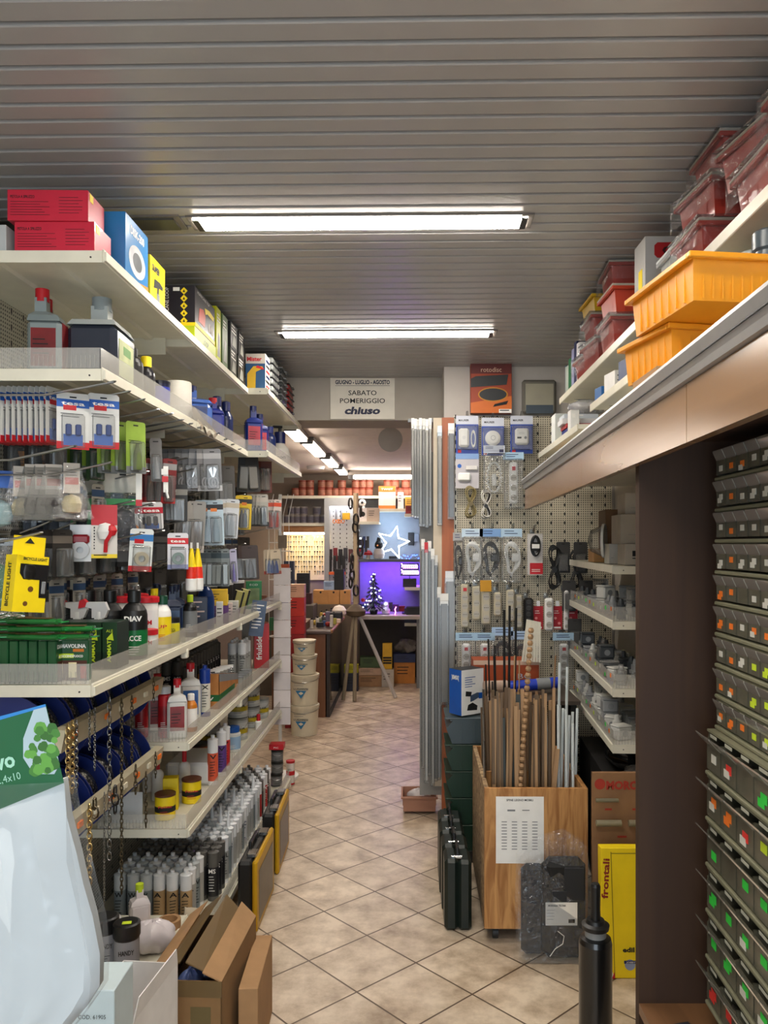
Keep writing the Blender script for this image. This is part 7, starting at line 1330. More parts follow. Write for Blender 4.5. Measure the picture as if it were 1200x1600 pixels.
place('sock', lambda: item('wall_socket', 'socket', [('body', MB().box(-.03, .03, -.03, .03, 0, .06, WHITE, .008).cyl((0, -.0315, .03), (0, -.03, .03), .024, mat('#d0d0cc', .4, name='socket_face'), n=20)), ('holes', MB().cyl((-.008, -.0325, .03), (-.008, -.0312, .03), .0025, INK, n=8).cyl((.008, -.0325, .03), (.008, -.0312, .03), .0025, INK, n=8).cyl((0, -.0325, .03), (0, -.0312, .03), .0025, INK, n=8))]), nx(.07, .04, 1.051+.062), 0, 'white round-faced socket at near end of third niche shelf') if 0 else None
place('lowb', lumpy('black_bag', 'bag', .09, .3, .07, mat('#101011', .25, clear=.5, name='bin_liner'), 14), (1.02, 3.75, .6), 0, 'shiny black bag lying under lowest niche shelf'); place('lowc', lumpy('clear_bag', 'bag', .07, .09, .05, film('smoke_film', .5, (.3, .3, .3), .1, 1, 20), 15), (.98, 3.4, .6), 0, 'smoky bag with blue bits under lowest niche shelf')
place('lowd', carton('storage_chest', 'chest', .22, 1.0, .598, mat('#1d1b1a', .6, name='chest_black')), (1.01, 3.85, 0), -.061, 'black storage chest under niche shelves')
# ================================================================ BACK ROOM
def bshelf(label, x0, x1, y0, y1, z, t=.02, m=CREAM): return item('back_shelf', 'shelf', [('board', MB().box(0, x1-x0, 0, y1-y0, -t, 0, m)), ('lip', MB().box(0, x1-x0, -.006, 0, -t-.012, .002, m))], label, (x0, y0, z), 0)
YT = 9.62
bshelf('long cream shelf of red tins across back wall', at(440, 775, YT)[0], at(652, 775, YT)[0], YT, 9.99, 2.232)
rt = tin('red_tin', 'tin', .052, .095, mat('#7e2a1c', .45, name='tin_coral'), mat('#98442e', .4, name='tin_coral_lid'), mat('#a06650', .5, var=.3, name='tin_rose_label'))
pxs = (462, 473, 484, 503, 514, 524, 534, 545, 556, 566, 576, 606, 616, 626, 634, 642)
for i, px in enumerate(pxs): place('rt', rt, (at(px, 775, YT+.08)[0], YT+.09, 2.2335), 0, 'small red paint tin in lower tier on back shelf, %s from gondola side' % ORD[i], 'red paint tins')
for i, px in enumerate((473, 484, 503, 514, 534, 556, 567, 577, 606, 617, 634)): place('rt', rt, (at(px, 775, YT+.08)[0], YT+.09, 2.3295), 0, 'small red paint tin in upper tier on back shelf, %s from gondola side' % ORD[i], 'red paint tins')
bshelf('short shelf of grey tins above wooden pelmet', at(440, 818, YT)[0], at(507, 818, YT)[0], YT, 9.99, 1.9)
for i, px in enumerate((448, 456, 464, 474, 485, 495, 504)):
    for j in range(2 if i in (1, 2, 3, 5) else 1): place('grt', tin('grey_tin', 'tin', .05, .1, mat('#77706a', .45, name='tin_warm_grey'), mat('#8a8580', .4, name='tin_lid_grey'), mat('#54505c', .5, var=.3, name='tin_dim_label')), (at(px, 818, YT+.08)[0], YT+.09, 1.9015+.102*j), 0, 'grey tin under red ones, %s from gondola side, %s tier' % (ORD[i], ('lower', 'upper')[j]), 'grey tins')
place('pelm', carton('wooden_pelmet', 'pelmet', .56, .05, .09, wood('pelmet', '#9a6a40', '#b08050', (.5, 1, 3), .5)), (-1.27, 9.66, 1.79), 0, 'wooden pelmet above lit key board')
item('key_board_light', 'light', [('tube', MB().box(-.25, .25, -.015, .015, 0, .02, mat('#ffe9c8', .5, em=45, name='key_tube')))], 'small tube light under wooden pelmet', (-1.27, 9.66, 1.769))
place('kb', lambda: item('key_board', 'board', [('board', MB().box(-.28, .28, 0, .02, 0, .58, mat('#e8d8b4', .7, name='cream_board')))]), (-1.27, 9.979, 1.2), 0, 'bright cream board full of hanging key blanks')
def key(m): return lambda: item('key_blank', 'key', [('key', MB().cyl((0, 0, 0), (0, .003, 0), .011, m, n=10).box(-.003, .003, 0, .003, -.04, -.008, m))])
for r_ in range(8):
    for c_ in range(16):
        if rnd3.random() < .12: continue
        k = rnd3.randrange(4); place('key%d' % k, key([GOLD, DARK, mat('#8a6a30', .4, name='old_brass'), STEEL][k]), (-1.27-.25+.033*c_+rnd3.uniform(-.005, .005), 9.974, 1.74-.062*r_), 0, 'key blank hanging on lit cream board', 'key blanks')
# grey framed cabinet
def fcab():
    x0, x1 = at(508, 0, 9.6)[0], at(560, 0, 9.6)[0]; g = mat('#a0a4a6', .4, name='cool_grey_frame')
    P = [('frame', MB().box(x0, x0+.06, 9.5, 9.6, .8, 2.2, g)), ('frame', MB().box(x1-.05, x1, 9.5, 9.6, .8, 2.2, g)), ('frame', MB().box(x0+.06, x1-.05, 9.5, 9.6, 2.1, 2.2, g)), ('back', MB().box(x0+.06, x1-.05, 9.62, 9.64, .8, 2.1, node_mat('perforated_back', f_peg('#dcdcd8', (0,)))))]
    return item('framed_tool_panel', 'panel', P)
place('fcab', fcab, (0, 0, 0), 0, 'grey framed tool panel with white perforated back')
place('rtl', lambda: item('panel_light', 'light', [('tube', MB().box(-.12, .12, -.01, .01, 0, .015, mat('#f0f0ff', .5, em=14, name='panel_tube')))]), (-.83, 9.56, 2.082), 0, 'small white light inside top of grey framed panel')
def bits(name, cat, lb, px, py, Y, w, h, c, d=.05, base=True, extra=None, rough=.5):
    x, y, z = at(px, py, Y); m = MB().box(-w/2, w/2, -d/2, d/2, 0 if base else -h, h if base else 0, mat(c, rough, var=.1), .003)
    P = [('body', m)]
    if extra: g = MB(); extra(g, w, d, h if base else -h); P.append(('print', g))
    return item(name, cat, P, lb, (x, y, z))
place('sci', lambda: item('scissors', 'scissors', [('blades', MB().box(-.01, -.002, -.004, .004, -.0, .13, BLACK).box(.004, .012, -.004, .004, 0, .13, BLACK)), ('grip', MB().tube([(-.02+.018*math.cos(t), 0, -.02+.022*math.sin(t)) for t in [k*math.pi/5 for k in range(10)]], .005, ORANGE, closed=True)), ('grip', MB().tube([(.022+.018*math.cos(t), 0, -.02+.022*math.sin(t)) for t in [k*math.pi/5 for k in range(10)]], .005, ORANGE, closed=True))]), at(525, 812, 9.55), 0, 'black scissors with orange grips on white perforated back'); place('sci', None, at(533, 812, 9.55), 0, 'second pair of scissors beside the first on white back')
bits('yellow_tool', 'tool', 'yellow tool hanging beside scissors', 541, 812, 9.55, .09, .08, '#d8a81c')
for i in range(6): bits('hanging_tool', 'tool', 'dark hanging tool in lower half of grey framed panel, %s' % ORD[i], 516+8*i, 858-2*(i % 2), 9.54, .05, .13+.03*(i % 3), ('#2a1c1c', '#7a2026', '#1c1c20', '#3a3a40', '#5c2a2c', '#8c8a88')[i], .03, False)
for i in range(4): bits('knife_pack', 'pack', 'black handled knife in orange-footed rack, %s' % ORD[i], 516+7*i, 893, 9.52, .035, .19, '#201c1c', .03)
bits('orange_rack', 'rack', 'orange strip rack under black knives', 527, 898, 9.5, .2, .035, '#e0622c')
# tripod pole with belts
def tripod():
    PO = mat('#bda98a', .5, name='pole_beige'); P = [('pole', MB().cyl((0, 0, .95), (0, 0, 2.2), .028, PO, n=16)), ('hub', MB().lathe([(.03, .86), (.1, .88), (.11, .93), (.06, .98), (.03, 1.0)], mat('#5a4a38', .6, name='hub_brown'), n=20))]
    for a, L in ((-2.2, .2), (-1.5, .08), (-.35, .46)): P.append(('leg', MB().tube([(.03*math.cos(a), .03*math.sin(a), .9), (L*math.cos(a), .3*math.sin(a), .01)], .02, mat('#8c7e68', .5, name='leg_taupe') if a < -1 else mat('#b8b4b0', .4, name='leg_pale'), n=8)))
    return item('tripod_stand', 'stand', P)
TX, TY = at(556, 0, 8.6)[0], 8.6
place('trip', tripod, (TX, TY, 0), 0, 'beige tripod pole stand hung with black belts')
rnd5 = random.Random(3)
for i in range(12):
    a = rnd5.uniform(0, 6.28); z = 1.2+.085*i
    place('belt', lambda: item('belt_coil', 'belt', [('belt', MB().tube([(.028*math.cos(t), 0, -.05+.055*math.sin(t)) for t in [k*math.pi/6 for k in range(12)]], .011, mat('#1c1612', .5, name='belt_black'), closed=True, n=6)), ('buckle', MB().box(-.012, .012, -.014, -.008, -.01, .012, CHROME))]), (TX+.055*math.cos(a), TY-.05, z), a*.3, 'black belt coil on tripod pole, %s from bottom' % ORD[i], 'belt coils')
# shelf goods
bshelf('cream shelf above the star decoration', at(560, 795, 9.4)[0], at(634, 795, 9.4)[0], 9.4, 9.95, at(0, 795, 9.4)[2]); bshelf('small cream shelf under camera cartons', at(560, 815, 9.3)[0], at(592, 815, 9.3)[0], 9.3, 9.95, at(0, 815, 9.3)[2])
zS = at(0, 795, 9.4)[2]
def simple(key, lb, x, y, z, w, d, h, c, ex=None): place(key, carton('product_box', 'box', w, d, h, mat(c, .5, var=.12), ex or (lambda g, w, d, h: g.lines((-w*.35, -d/2, h*.75), w*.6, 3, h*.15, INK, th=h*.04))), (x, y, z), 0, lb)
simple('ob', 'orange and white carton standing on shelf over the star', at(605, 0, 9.5)[0], 9.5, zS+.001, .2, .1, .27, '#d8d0cc', lambda g, w, d, h: (g.box(-w/2, w/2, -d/2-.001, -d/2, h*.75, h, mat('#e06a28', .5, name='header_orange')), g.box(-w/2, w/2, -d/2-.001, -d/2, 0, h*.15, mat('#e06a28', .5)), g.lathe([(0, 0), (.05, 0)], GREY), g.text('TWIST', (0, -d/2-.002, h*.82), .035, PAPER, w=w*.7)) and None)
simple('wb1', 'white tall carton beside orange-headed carton', at(626, 0, 9.5)[0], 9.5, zS+.001, .07, .1, .2, '#d0ccd0'); simple('wb3', 'yellow carton at right end of star shelf', at(641, 0, 9.45)[0], 9.5, zS+.001, .12, .1, .14, '#c8a040')
simple('cam1', 'white camera carton under the ball camera', at(567, 0, 9.4)[0], 9.4, at(0, 815, 9.3)[2]+.001, .1, .1, .16, '#c8c0c0', lambda g, w, d, h: (g.add([(.03*math.cos(t), -d/2-.001, h*.55+.03*math.sin(t)) for t in [k*math.pi/8 for k in range(16)]][::-1], [tuple(range(16))[::-1]], INK)) and None)
simple('cam2', 'greyish camera carton beside white one', at(583, 0, 9.4)[0], 9.4, at(0, 815, 9.3)[2]+.001, .15, .1, .16, '#a8988c')
place('ballc', lambda: item('ball_camera', 'camera', [('body', MB().lathe([(0, -.045), (.03, -.034), (.045, 0), (.03, .034), (0, .045)], WHITE, c=(0, 0, .065), n=20).lathe([(0, 0), (.03, 0), (.03, .02), (.0, .03)], WHITE, n=16)), ('lens', MB().cyl((0, -.046, .065), (0, -.03, .065), .016, BLACK, n=14))]), (at(566, 0, 9.4)[0], 9.42, at(0, 815, 9.3)[2]+.162), 0, 'small white ball camera standing on white camera carton')
# cool panel, star, penguin, mushroom
place('coolp', lambda: item('wall_panel', 'panel', [('panel', MB().box(at(562, 0, 9.9)[0], at(660, 0, 9.9)[0], 9.93, 9.95, at(0, 962, 9.9)[2], 2.2, mat('#7f8490', .6, name='cool_panel')))]), (0, 0, 0), 0, 'pale panel behind star and small tree on back wall')
zs2 = at(0, 874, 9.5)[2]; bshelf('dark shelf holding star, penguin and mushroom', at(560, 0, 9.5)[0], at(660, 0, 9.5)[0], 9.5, 9.93, zs2, .02, mat('#5c6068', .5, name='shelf_slate'))
NE = mat('#e8f4ff', .5, em=22, name='neon_white')
def star():
    pts = [(r*math.sin(k*math.pi/5+.25), 0, r*math.cos(k*math.pi/5+.25)) for k, r in enumerate([.2, .085]*5)]; m = MB(); m.tube(pts, .0085, NE, n=6, closed=True); return item('neon_star', 'light', [('tube', m), ('base', MB().box(-.05, .05, -.02, .02, -.2, -.165, DARK))])
place('star', star, (at(614, 0, 9.6)[0], 9.62, zs2+.202), 0, 'glowing white five-pointed neon star on dark shelf')
place('peng', lambda: item('penguin_figure', 'figure', [('body', MB().lathe([(0, 0), (.06, .01), (.07, .06), (.055, .12), (0, .14)], mat('#d0ccc8', .6, name='plush_white'), n=18)), ('head', MB().lathe([(.03, .12), (.052, .15), (.05, .19), (.03, .22), (0, .23)], mat('#15151a', .6, name='plush_black'), n=18).lathe([(.0, .22), (.03, .225), (.02, .26), (0, .27)], mat('#15151a', .6))), ('beak', MB().cyl((0, -.05, .165), (0, -.08, .16), .012, ORANGE, r1=.002, n=8))]), (at(592, 0, 9.55)[0], 9.58, zs2+.001), -.3, 'black and white penguin ornament beside neon star')
place('mush', lambda: item('mushroom_ornament', 'ornament', [('stem', MB().lathe([(0, 0), (.03, 0), (.02, .06)], PAPER, n=14)), ('cap', MB().lathe([(.055, .05), (.05, .075), (.03, .1), (0, .11)], RED, n=18))]), (at(575, 0, 9.55)[0], 9.58, zs2+.001), 0, 'red-capped mushroom ornament left of penguin')
for i in range(5): bits('hanging_pack', 'pack', 'dark hanging pack left of mushroom, %s' % ORD[i], 563+3*i, 838+6*(i % 2), 9.45, .03, .14, ('#1c2030', '#302a50', '#203a6c', '#26242a', '#3a3a3c')[i], .02, False)
# right rack shelves
for i, (py, lb) in enumerate(((803, 'top'), (918, 'middle'), (974, 'lowest'))): bshelf('short white shelf at right of back wall, %s' % lb, at(632, 0, 9.3)[0], .3, 9.3, 9.9, at(0, py, 9.3)[2])
zr = at(0, 803, 9.3)[2]; simple('rdb2', 'dark red carton on short white shelf', at(643, 0, 9.4)[0], 9.42, zr+.001, .14, .1, .1, '#6e1a20'); simple('rdb3', 'black carton beside dark red one', .1, 9.42, zr+.001, .08, .1, .07, '#28242a')
simple('rdb4', 'black device on middle white shelf', at(640, 0, 9.4)[0], 9.42, at(0, 918, 9.3)[2]+.001, .16, .12, .1, '#1c1c22'); simple('rdb5', 'dark blue basket on lowest white shelf', at(645, 0, 9.4)[0], 9.42, at(0, 974, 9.3)[2]+.001, .2, .15, .17, '#1c2236')  # basket is a plain box with a dark blue base colour
bits('black_pouch', 'pouch', 'black pouch hanging beneath red carton', 642, 832, 9.912, .07, .16, '#16161c', .03, False); bits('pale_pack', 'pack', 'small pale round-printed pack beside black pouch', 651, 834, 9.918, .06, .1, '#7c8494', .02, False)
# neon word and string lights
PK = mat('#c060ff', .5, em=26, name='neon_violet')
def word():
    m = MB(); q = MB()
    for row_, (n, dz, sx) in enumerate(((9, .05, .022), (10, -.02, .021))):
        pts = []
        for k in range(n*8): t = k/8; pts.append((-.1+sx*t+.008*math.sin(t*6.28), .0, dz+.02*math.sin(t*6.28+1.2)+(.015 if k < 6 else 0)))
        (m if row_ == 0 else q).tube(pts, .004, PK, n=5)
    return item('neon_sign', 'sign', [('upper_word', m), ('lower_word', q), ('post', MB().cyl((0, .012, -.197), (0, .012, -.05), .005, DARK, n=8)), ('backing', MB().box(-.11, .11, .008, .012, -.06, .09, mat('#20202c', .2, name='clear_dark')))])
place('word', word, at(640, 892, 9.36), 0, 'glowing violet neon lettering above middle white shelf')
BL_ = mat('#2040ff', .5, em=22, name='led_blue'); WL = mat('#dfe8ff', .5, em=22, name='led_white')
def ledstr():
    m = MB(); w_ = MB().tube([(-.15+.3*k/20, .0, .012*math.sin(k)) for k in range(21)], .002, BLACK, n=4)
    for k in range(16): m.lathe([(0, -.006), (.006, 0), (0, .006)], BL_, c=(-.14+.018*k, rnd5.uniform(-.02, .02), rnd5.uniform(-.02, .03)), n=6)
    return item('led_string', 'lights', [('bulbs', m), ('wire', w_)])
o = place('ledb', ledstr, (at(644, 870, 9.5)[0], 9.55, zs2+.025), 0, 'string of blue LED lights on shelf edge by the star'); 
# tree
def xmas():
    rr = random.Random(2); t = MB(); G = mat('#1a2430', .8, name='fir_green')
    for L in range(9):
        z = .06+.048*L; r = .155*(1-L/9.5)
        for k in range(26):
            a = rr.uniform(0, 6.28); rr_ = r*rr.uniform(.75, 1.1); t.add([(0, 0, z+.05), (rr_*math.cos(a-.09), rr_*math.sin(a-.09), z), (rr_*math.cos(a), rr_*math.sin(a), z-.02), (rr_*math.cos(a+.09), rr_*math.sin(a+.09), z)], [(0, 1, 2, 3)], G)
    P = [('foliage', t), ('trunk', MB().cyl((0, 0, 0), (0, 0, .46), .01, mat('#2a1c14', .8, name='bark'), n=8)), ('pot', MB().lathe([(0, 0), (.04, 0), (.05, .05), (0, .05)], BLACK, n=14))]
    for k in range(22):
        L = rr.uniform(0, 8.5); a = rr.uniform(3.4, 6.0); r = .155*(1-L/9.5)*1.02; P.append(('light_bulb', MB().lathe([(0, -.006), (.006, 0), (0, .006)], WL, c=(r*math.cos(a), r*math.sin(a), .06+.048*L), n=6)))
    P.append(('bauble', MB().lathe([(0, -.025), (.02, -.015), (.025, 0), (.02, .015), (0, .025)], mat('#a02830', .3, name='bauble_red'), c=(-.12, -.1, .17), n=14)))
    return item('christmas_tree', 'tree', P)
zd = at(0, 960, 9.25)[2]
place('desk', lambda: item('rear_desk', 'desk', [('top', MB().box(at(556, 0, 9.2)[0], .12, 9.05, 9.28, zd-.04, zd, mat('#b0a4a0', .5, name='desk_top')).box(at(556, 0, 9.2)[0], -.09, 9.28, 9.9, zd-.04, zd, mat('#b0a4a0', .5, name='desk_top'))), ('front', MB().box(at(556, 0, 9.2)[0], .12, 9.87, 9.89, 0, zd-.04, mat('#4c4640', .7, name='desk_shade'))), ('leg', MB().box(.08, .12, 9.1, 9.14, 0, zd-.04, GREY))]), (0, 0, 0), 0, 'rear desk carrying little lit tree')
place('xmas', xmas, (at(584, 0, 9.3)[0], 9.3, zd+.001), 0, 'small dark Christmas tree with white lights on rear desk')
place('snow', lambda: item('snowman_light', 'ornament', [('body', MB().lathe([(0, 0), (.045, .01), (.05, .05), (.03, .085), (.035, .11), (.03, .14), (0, .15)], mat('#c8ccf0', .4, name='snow_plastic'), n=16)), ('face_light', MB().lathe([(0, -.012), (.018, 0), (0, .012)], WL, c=(0, -.03, .125), n=10))]), (at(603, 0, 9.25)[0], 9.25, zd+.001), 0, 'small glowing snowman ornament right of the tree')
place('pinkl', lambda: item('pink_candle_light', 'light', [('tube', MB().tube([(0, 0, 0), (.01, 0, .03), (.0, 0, .06), (.015, 0, .09)], .004, mat('#ff60c8', .5, em=12, name='led_pink'), n=6))]), (at(617, 0, 9.2)[0], 9.2, zd+.002), 0, 'tiny pink glowing light on rear desk')
simple('dk1', 'black device at right end of rear desk', .04, 9.25, zd+.001, .16, .12, .09, '#18181c')
# floor goods at the back
simple('kr1', 'kraft carton on floor below rear desk', at(578, 0, 9.3)[0], 9.3, 0, .3, .2, .13, '#a47c54'); simple('kr2', 'paler flap-topped carton on kraft carton', at(577, 0, 9.3)[0], 9.32, .131, .29, .2, .08, '#c8a88c'); simple('kr3', 'green and red carton stacked on pale carton', at(579, 0, 9.3)[0], 9.34, .212, .24, .16, .12, '#4c6238')
simple('kr4', 'orange and yellow carton on floor at right', at(632, 0, 9.45)[0], 9.5, 0, .25, .16, .25, '#c88030'); simple('kr5', 'blue tray on orange and yellow carton', at(632, 0, 9.45)[0], 9.5, .251, .26, .2, .1, '#28345c')
place('wires', lumpy('cable_tangle', 'cables', .11, .08, .08, mat('#6c6660', .5, var=.5, name='tangle_grey'), 31, amp=.3), (at(634, 0, 9.45)[0], 9.5, .352), 0, 'tangle of grey cables in blue tray')
simple('kr6', 'yellow counter display card with black row', at(605, 0, 9.2)[0], 9.25, .2, .11, .05, .3, '#d8a81c', lambda g, w, d, h: g.lines((-w*.45, -d/2, h*.4), w*.9, 3, .03, INK, th=.022, rag=0)); simple('kr7', 'white carton under yellow display card', at(606, 0, 9.2)[0], 9.25, 0, .14, .16, .199, '#b8b0a4')
simple('kr8', 'bright yellow-green strip carton near tripod feet', at(548, 0, 8.9)[0], 9.0, .2, .16, .1, .09, '#b8b018'); simple('kr9', 'dark blue crate under yellow-green carton', at(548, 0, 8.9)[0], 9.0, 0, .16, .16, .199, '#1c2236')
# counter
def counter():
    WC = wood('counter_wood', '#6a4428', '#7a5032', (2, 2, .2), .4, 6); TC = mat('#5c504c', .3, name='counter_top'); x0, x1, a, b = -.99, -.76, 7.58, 9.0
    return item('shop_counter', 'counter', [('end_panel', MB().box(x0, x1-.03, a, a+.03, 0, .79, WC)), ('corner_post', MB().box(x1-.04, x1, a, a+.04, 0, .79, mat('#2e2620', .5, name='post_dark'))), ('glass_front', MB().box(x1-.012, x1-.006, a+.04, b, .05, .79, mat('#14181a', .08, name='dark_glass'))), ('shelf_inside', MB().box(x0+.02, x1-.03, a+.04, b, .4, .42, WC)), ('plinth', MB().box(x0, x1, a+.04, b, 0, .05, DARK)), ('top', MB().box(x0, x1+.02, a-.02, b, .79, .83, TC, .01)), ('edge_trim', MB().box(x1+.005, x1+.03, a-.02, b, .8, .835, wood('edge_wood', '#8a5c38', '#a07048'), .008))])
place('counter', counter, (0, 0, 0), 0, 'wood and dark glass shop counter receding on left')
place('cab2', carton('brown_cabinet', 'cabinet', .3, .6, .9, wood('cab_wood', '#5c3a24', '#6a452c', (2, 2, .2), .45, 6), lambda g, w, d, h: g.box(w*.28, w*.32, -d/2-.002, -d/2, 0, h, mat('#b8a890', .5, name='pale_edge'))), (-1.14, 7.75, 0), 0, 'brown cabinet between buckets and counter')
place('paperw', lumpy('paper_bag', 'bag', .1, .08, .05, mat('#d8c8bc', .7, name='warm_paper'), 41), (-1.1, 7.6, .901), 0, 'white paper bag on brown cabinet')
place('mon', lambda: item('till_display', 'display', [('housing', MB().box(-.07, .07, -.02, .02, .2, .3, mat('#20262a', .4, name='till_black'))), ('screen', MB().box(-.04, .04, -.022, -.02, .235, .265, mat('#a0e8f0', .4, em=3, name='lcd'))), ('post', MB().cyl((0, 0, 0), (0, 0, .2), .012, BLACK, n=10)), ('base', MB().box(-.1, .1, -.08, .1, 0, .08, BLACK, .01))]), (-1.16, 7.9, .901), 0, 'black till display with pale blue screen')
for i, (x, w, h) in enumerate(((-1.02, .17, .16), (-.87, .13, .16), (-.74, .12, .16))):
    place('drw%d' % i, lambda w=w, h=h: item('wooden_drawer_box', 'drawer box', [('box', MB().box(-w/2, w/2, -.08, .1, 0, h, mat('#c08a50', .6, var=.1, name='light_wood'), .002)), ('cutout', MB().cyl((0, -.0812, h*.85), (0, -.0802, h*.85), .012, INK, n=12))]), (x, 9.2, .96), 0, 'light wooden drawer box on rear counter, %s from frame' % ORD[i], 'wooden drawer boxes')
place('rearc', carton('rear_counter', 'counter', .48, .4, .958, mat('#6c5c4c', .6, name='rear_counter_brown')), (-.87, 9.28, 0), 0, 'rear counter beneath wooden drawer boxes')
place('ballw', lambda: item('white_globe', 'globe', [('globe', MB().lathe([(0, 0), (.05, .012), (.078, .05), (.078, .09), (.05, .13), (0, .145)], mat('#e8dcd0', .5, name='globe_white'), n=22))]), (at(530, 0, 8.8)[0], 8.8, .832), 0, 'round white globe on counter near tripod')
simple('prt', 'black card printer on counter', at(526, 0, 8.5)[0]-.02, 8.45, .836, .16, .2, .09, '#18181a'); simple('rdish', 'flat red dish-like box on counter', at(512, 0, 8.7)[0], 8.75, .836, .1, .1, .05, '#a02420')
simple('bins', 'blue and white tissue carton on drawer boxes', at(513, 0, 9.1)[0], 9.2, 1.121, .12, .1, .1, '#9ab0cc'); simple('blkb', 'black speaker-like box on drawer boxes', at(529, 0, 9.1)[0], 9.2, 1.121, .11, .1, .24, '#121214')
for i, (px, py, w, h, c) in enumerate(((518, 968, .03, .12, '#c8c0b8'), (512, 960, .04, .14, '#6a6478'), (522, 975, .05, .06, '#a8a040'), (528, 985, .06, .04, '#d8c0b0'), (520, 990, .07, .02, '#c83830'))): bits('counter_item', 'item', 'small %s on the counter end' % ['white stand', 'grey-violet card rack', 'olive pot', 'peach roll', 'red and white leaflet'][i], px, 850+.818/8.0*F-0 if 0 else 850+(1.65-.835)/(7.8+.15*i)*F, 7.8+.15*i, w, h, c)
# red displays near buckets
for i, (z, h, c) in enumerate(((.84, .16, '#a81c1c'), (1.0, .17, '#b82c20'), (1.17, .12, '#c89a80'))): simple('redd%d' % i, 'red counter display box, %s from bottom, above buckets' % ORD[i], -1.03, 7.2, z, .17, .12, h-.002, c)
place('reds', carton('red_display_stand', 'stand', .17, .14, .838, mat('#8c1418', .5, name='stand_red')), (-1.03, 7.2, 0), 0, 'red display stand behind the white buckets')
# white buckets
def bucket(r, h):
    def f():
        W_ = mat('#d8d0b8', .45, name='bucket_cream'); T = mat('#2a78a8', .5, name='teal_logo')
        b = MB().lathe([(0, 0), (r*.9, 0), (r*.98, h*.9), (r*.98, h*.96)], W_, n=30); lid = MB().lathe([(r*1.03, h*.9), (r*1.04, h*.985), (r*.97, h), (r*.9, h*.985), (0, h*.985)], W_, n=30)
        g = MB().prism([(-r*.38, h*.5), (r*.38, h*.5), (0, h*.24)], -r*.985, -r*.965, T).prism([(-r*.18, h*.42), (0, h*.47), (r*.18, h*.42), (0, h*.36)], -r*.99, -r*.985, W_)
        g.text('LUGARESI', (0, -r*.99, h*.53), h*.085, mat('#3c4c50', .5, name='logo_grey'), w=r*1.0, bold=.02).lines((-r*.5, -r*.96, h*.72), r*.9, 2, h*.06, GREY, th=h*.012)
        hd = MB().tube([(r*1.05*math.cos(t), -r*.55*math.sin(t)-r*.5 if 0 else -r*1.06*math.sin(t)*.98, h*.88-h*.12*math.sin(t)) for t in [math.pi*k/14 for k in range(15)]], .003, STEEL, n=5)
        return item('paint_bucket', 'bucket', [('body', b), ('lid', lid), ('print', g), ('handle', hd)])
    return f
for i, (r, h, z) in enumerate(((.125, .262, 0), (.125, .262, .263), (.108, .165, .527), (.098, .125, .694))): place('bk%d' % (i if i > 1 else 0), bucket(r, h), (-.915, 6.93, z), -.12, 'cream paint bucket with teal triangle, %s from floor' % ORD[i], 'cream paint buckets')
# wire spinner near gondola end
def spinner():
    P = [('post', MB().cyl((0, 0, 0), (0, 0, 2.0), .012, WHITE, n=10)), ('foot', MB().cyl((0, 0, 0), (0, 0, .02), .13, WHITE, n=20))]
    for z in (1.0, 1.2, 1.4, 1.6): P.append(('basket', MB().tube([(.075*math.cos(t), .075*math.sin(t), z) for t in [k*math.pi/6 for k in range(12)]], .003, WHITE, closed=True).tube([(.08*math.cos(t), .08*math.sin(t), z+.06) for t in [k*math.pi/6 for k in range(12)]], .003, WHITE, closed=True).tube([(-.075, 0, z), (.075, 0, z)], .003, WHITE).tube([(0, -.075, z), (0, .075, z)], .003, WHITE)))
    for x in (-.07, -.03, .03, .07): P.append(('wire', MB().tube([(x, -.05, .98), (x, -.05, 1.85), (x+.03, -.03, 2.0)], .0025, WHITE)))
    return item('wire_spinner', 'stand', P)
place('spin', spinner, (at(437, 0, 5.6)[0], 5.62, 0), 0, 'white wire spinner stand beyond the left gondola')
for i, (z, c, a) in enumerate(((1.02, '#c8a890', 0), (1.22, '#5a4a8c', .6), (1.42, '#b0502c', .2), (1.62, '#7a6a58', .9), (1.05, '#3a7a4c', 2.2))): place('spc%d' % i, carton('card_pack', 'pack', .06, .02, .09, mat(c, .5, var=.3)), (at(437, 0, 5.6)[0]+.05*math.cos(a), 5.53, z), 0, 'small card pack in wire spinner, %s basket' % ('lowest', 'second', 'third', 'top', 'lowest front')[i])
# wall rack left of key board
simple('lk1', 'dark blue hanging rack of tools before key board', -1.35, 8.9, 1.12, .12, .1, .34, '#2c3448'); simple('lk2', 'black tool rack before key board', -1.2, 9.0, 1.1, .14, .1, .22, '#1c1c24'); simple('lk3', 'red and black box beneath tool racks', -1.2, 8.95, .98, .2, .1, .118, '#3c1a1c')
place('lkc', carton('work_bench', 'bench', .6, .4, .978, mat('#4c443c', .6, name='bench_umber')), (-1.35, 8.86, 0), 0, 'dark work bench before key board')


# small goods crowding counter, bench and desk
rnd6 = random.Random(17); CC = ['#b8b0a8', '#2c2e34', '#8a2420', '#c8c4bc', '#3a5a8c', '#b89a3c', '#4a4a48', '#d8d0c4', '#5a6a4c', '#6a4a7c']
CN = ['putty', 'black', 'brick red', 'pale', 'slate blue', 'mustard', 'dark grey', 'cream', 'moss green', 'violet']
for i in range(22):
    k = i % 10; y = 7.72+.057*i; x = -.95+.15*((i*7) % 5)/4
    if i % 3 == 0: fn = bottle('counter_bottle', 'bottle', .018, .1, mat(CC[k], .4), BLACK, None, cr=.5)
    elif i % 3 == 1: fn = carton('counter_carton', 'box', .06, .04, .05, mat(CC[k], .5, var=.15))
    else: fn = lumpy('small_parcel', 'parcel', .035, .03, .025, mat(CC[k], .5, var=.2), 50+i, n=8)
    place('cc%d' % i, fn, (x, y, .8352), rnd6.uniform(-1, 1), '%s %s on shop counter, %s along from its near end' % (CN[k], ('little bottle', 'little carton', 'small parcel')[i % 3], (ORD+['twenty-first', 'twenty-second'])[i]))
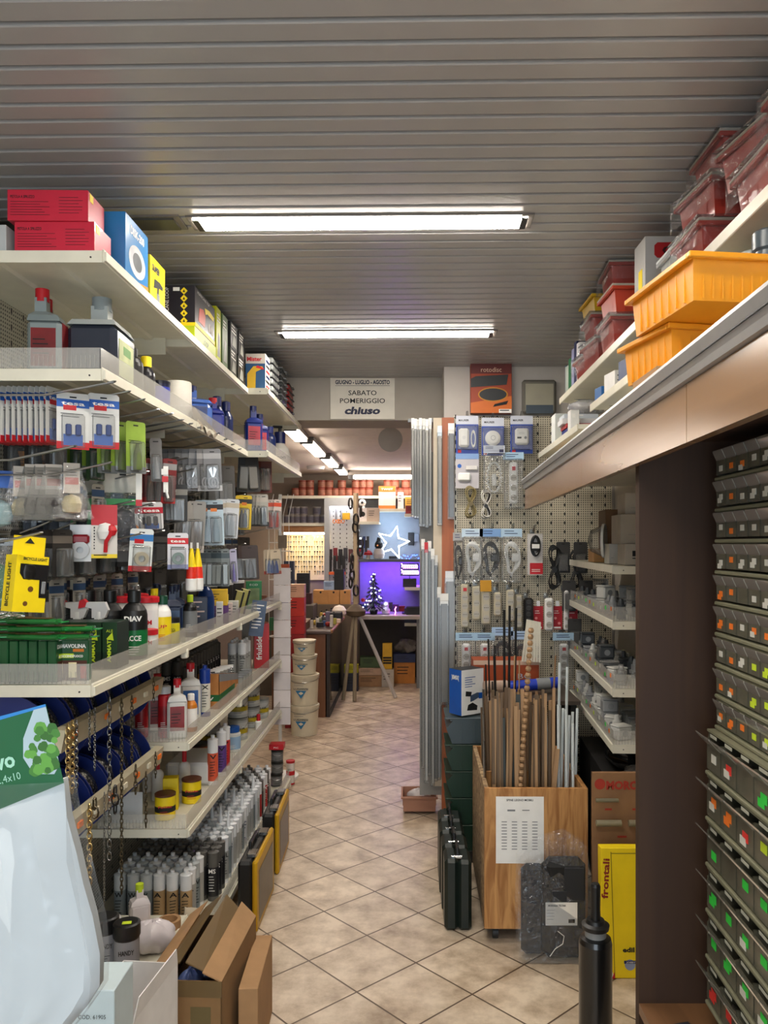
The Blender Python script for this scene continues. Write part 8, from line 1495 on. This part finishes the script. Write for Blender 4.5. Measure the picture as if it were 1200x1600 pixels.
for i in range(9):
    k = (i*3+1) % 10; place('dd%d' % i, carton('desk_carton', 'box', .07, .06, rnd6.uniform(.04, .12), mat(CC[k], .5, var=.2)), (-.62+.075*i, 9.62+.05*(i % 2), zd+.001), .2, '%s small carton at back of rear desk, %s from tripod' % (CN[k], ORD[i]), 'desk cartons')
for i in range(8):
    k = (i*3+2) % 10; place('fg%d' % i, lumpy('floor_parcel', 'parcel', .05, .05, .04, mat(CC[k], .5, var=.3), 80+i, n=8), (-.6+.085*i, 9.75, .001), 0, '%s parcel on floor under rear desk, %s from tripod' % (CN[k], ORD[i]), 'floor parcels')
place('lbx', lambda: item('grey_carton', 'box', [('carton', MB().box(-.05, .05, -.06, .06, 0, .075, mat('#b4b8b8', .5, name='misty_board'), .002)), ('knob', MB().cyl((.05, 0, .04), (.062, 0, .04), .006, DARK, n=10))]), (-1.135, 2.2, Z1), 0, 'pale grey carton with dark knob at left of crimson cartons')
for i in range(7):
    place('hp%d' % (i % 3), blister('tool_pack', 'pack', .05, .15, mat(('#7a2226', '#2c3448', '#b8b0a0')[i % 3], .5), 'tube', mat(('#1c1c1c', '#8a8a88', '#3a5a8c')[i % 3], .4)), (-.74-.0*i+.045*i, 9.9, 1.62-.02*(i % 2)), 0, 'small tool pack hanging on back wall left of mushroom, %s' % ORD[i], 'back wall tool packs') if i < 4 else None
# keep every product behind its shelf guard
bpy.context.view_layer.update()
for o in list(S.objects):
    if o.parent or o.get('kind') or not (-1.25 < o.location.x < -.7 and Y0 < o.location.y < Y3) or o.get('category') in ('shelving', 'hook', 'card', 'cloth', 'rail', 'chain', 'axle'): continue
    for z, e in ((Z2, -.823 if o.location.y < Y2 else -.72), (Z3, -.85), (Z4, -.85), (Z5, -.85), (ZB, -.79)):
        if abs(o.location.z-z) < .03 or (z > .5 and 0 < o.location.z-z < .26 and z in (Z5,)):
            ms = [c for c in [o]+list(o.children_recursive) if c.type == 'MESH']
            mx = max((c.matrix_world @ Vector(b)).x for c in ms for b in c.bound_box)
            if mx > e-.004: o.location.x -= mx-(e-.004)
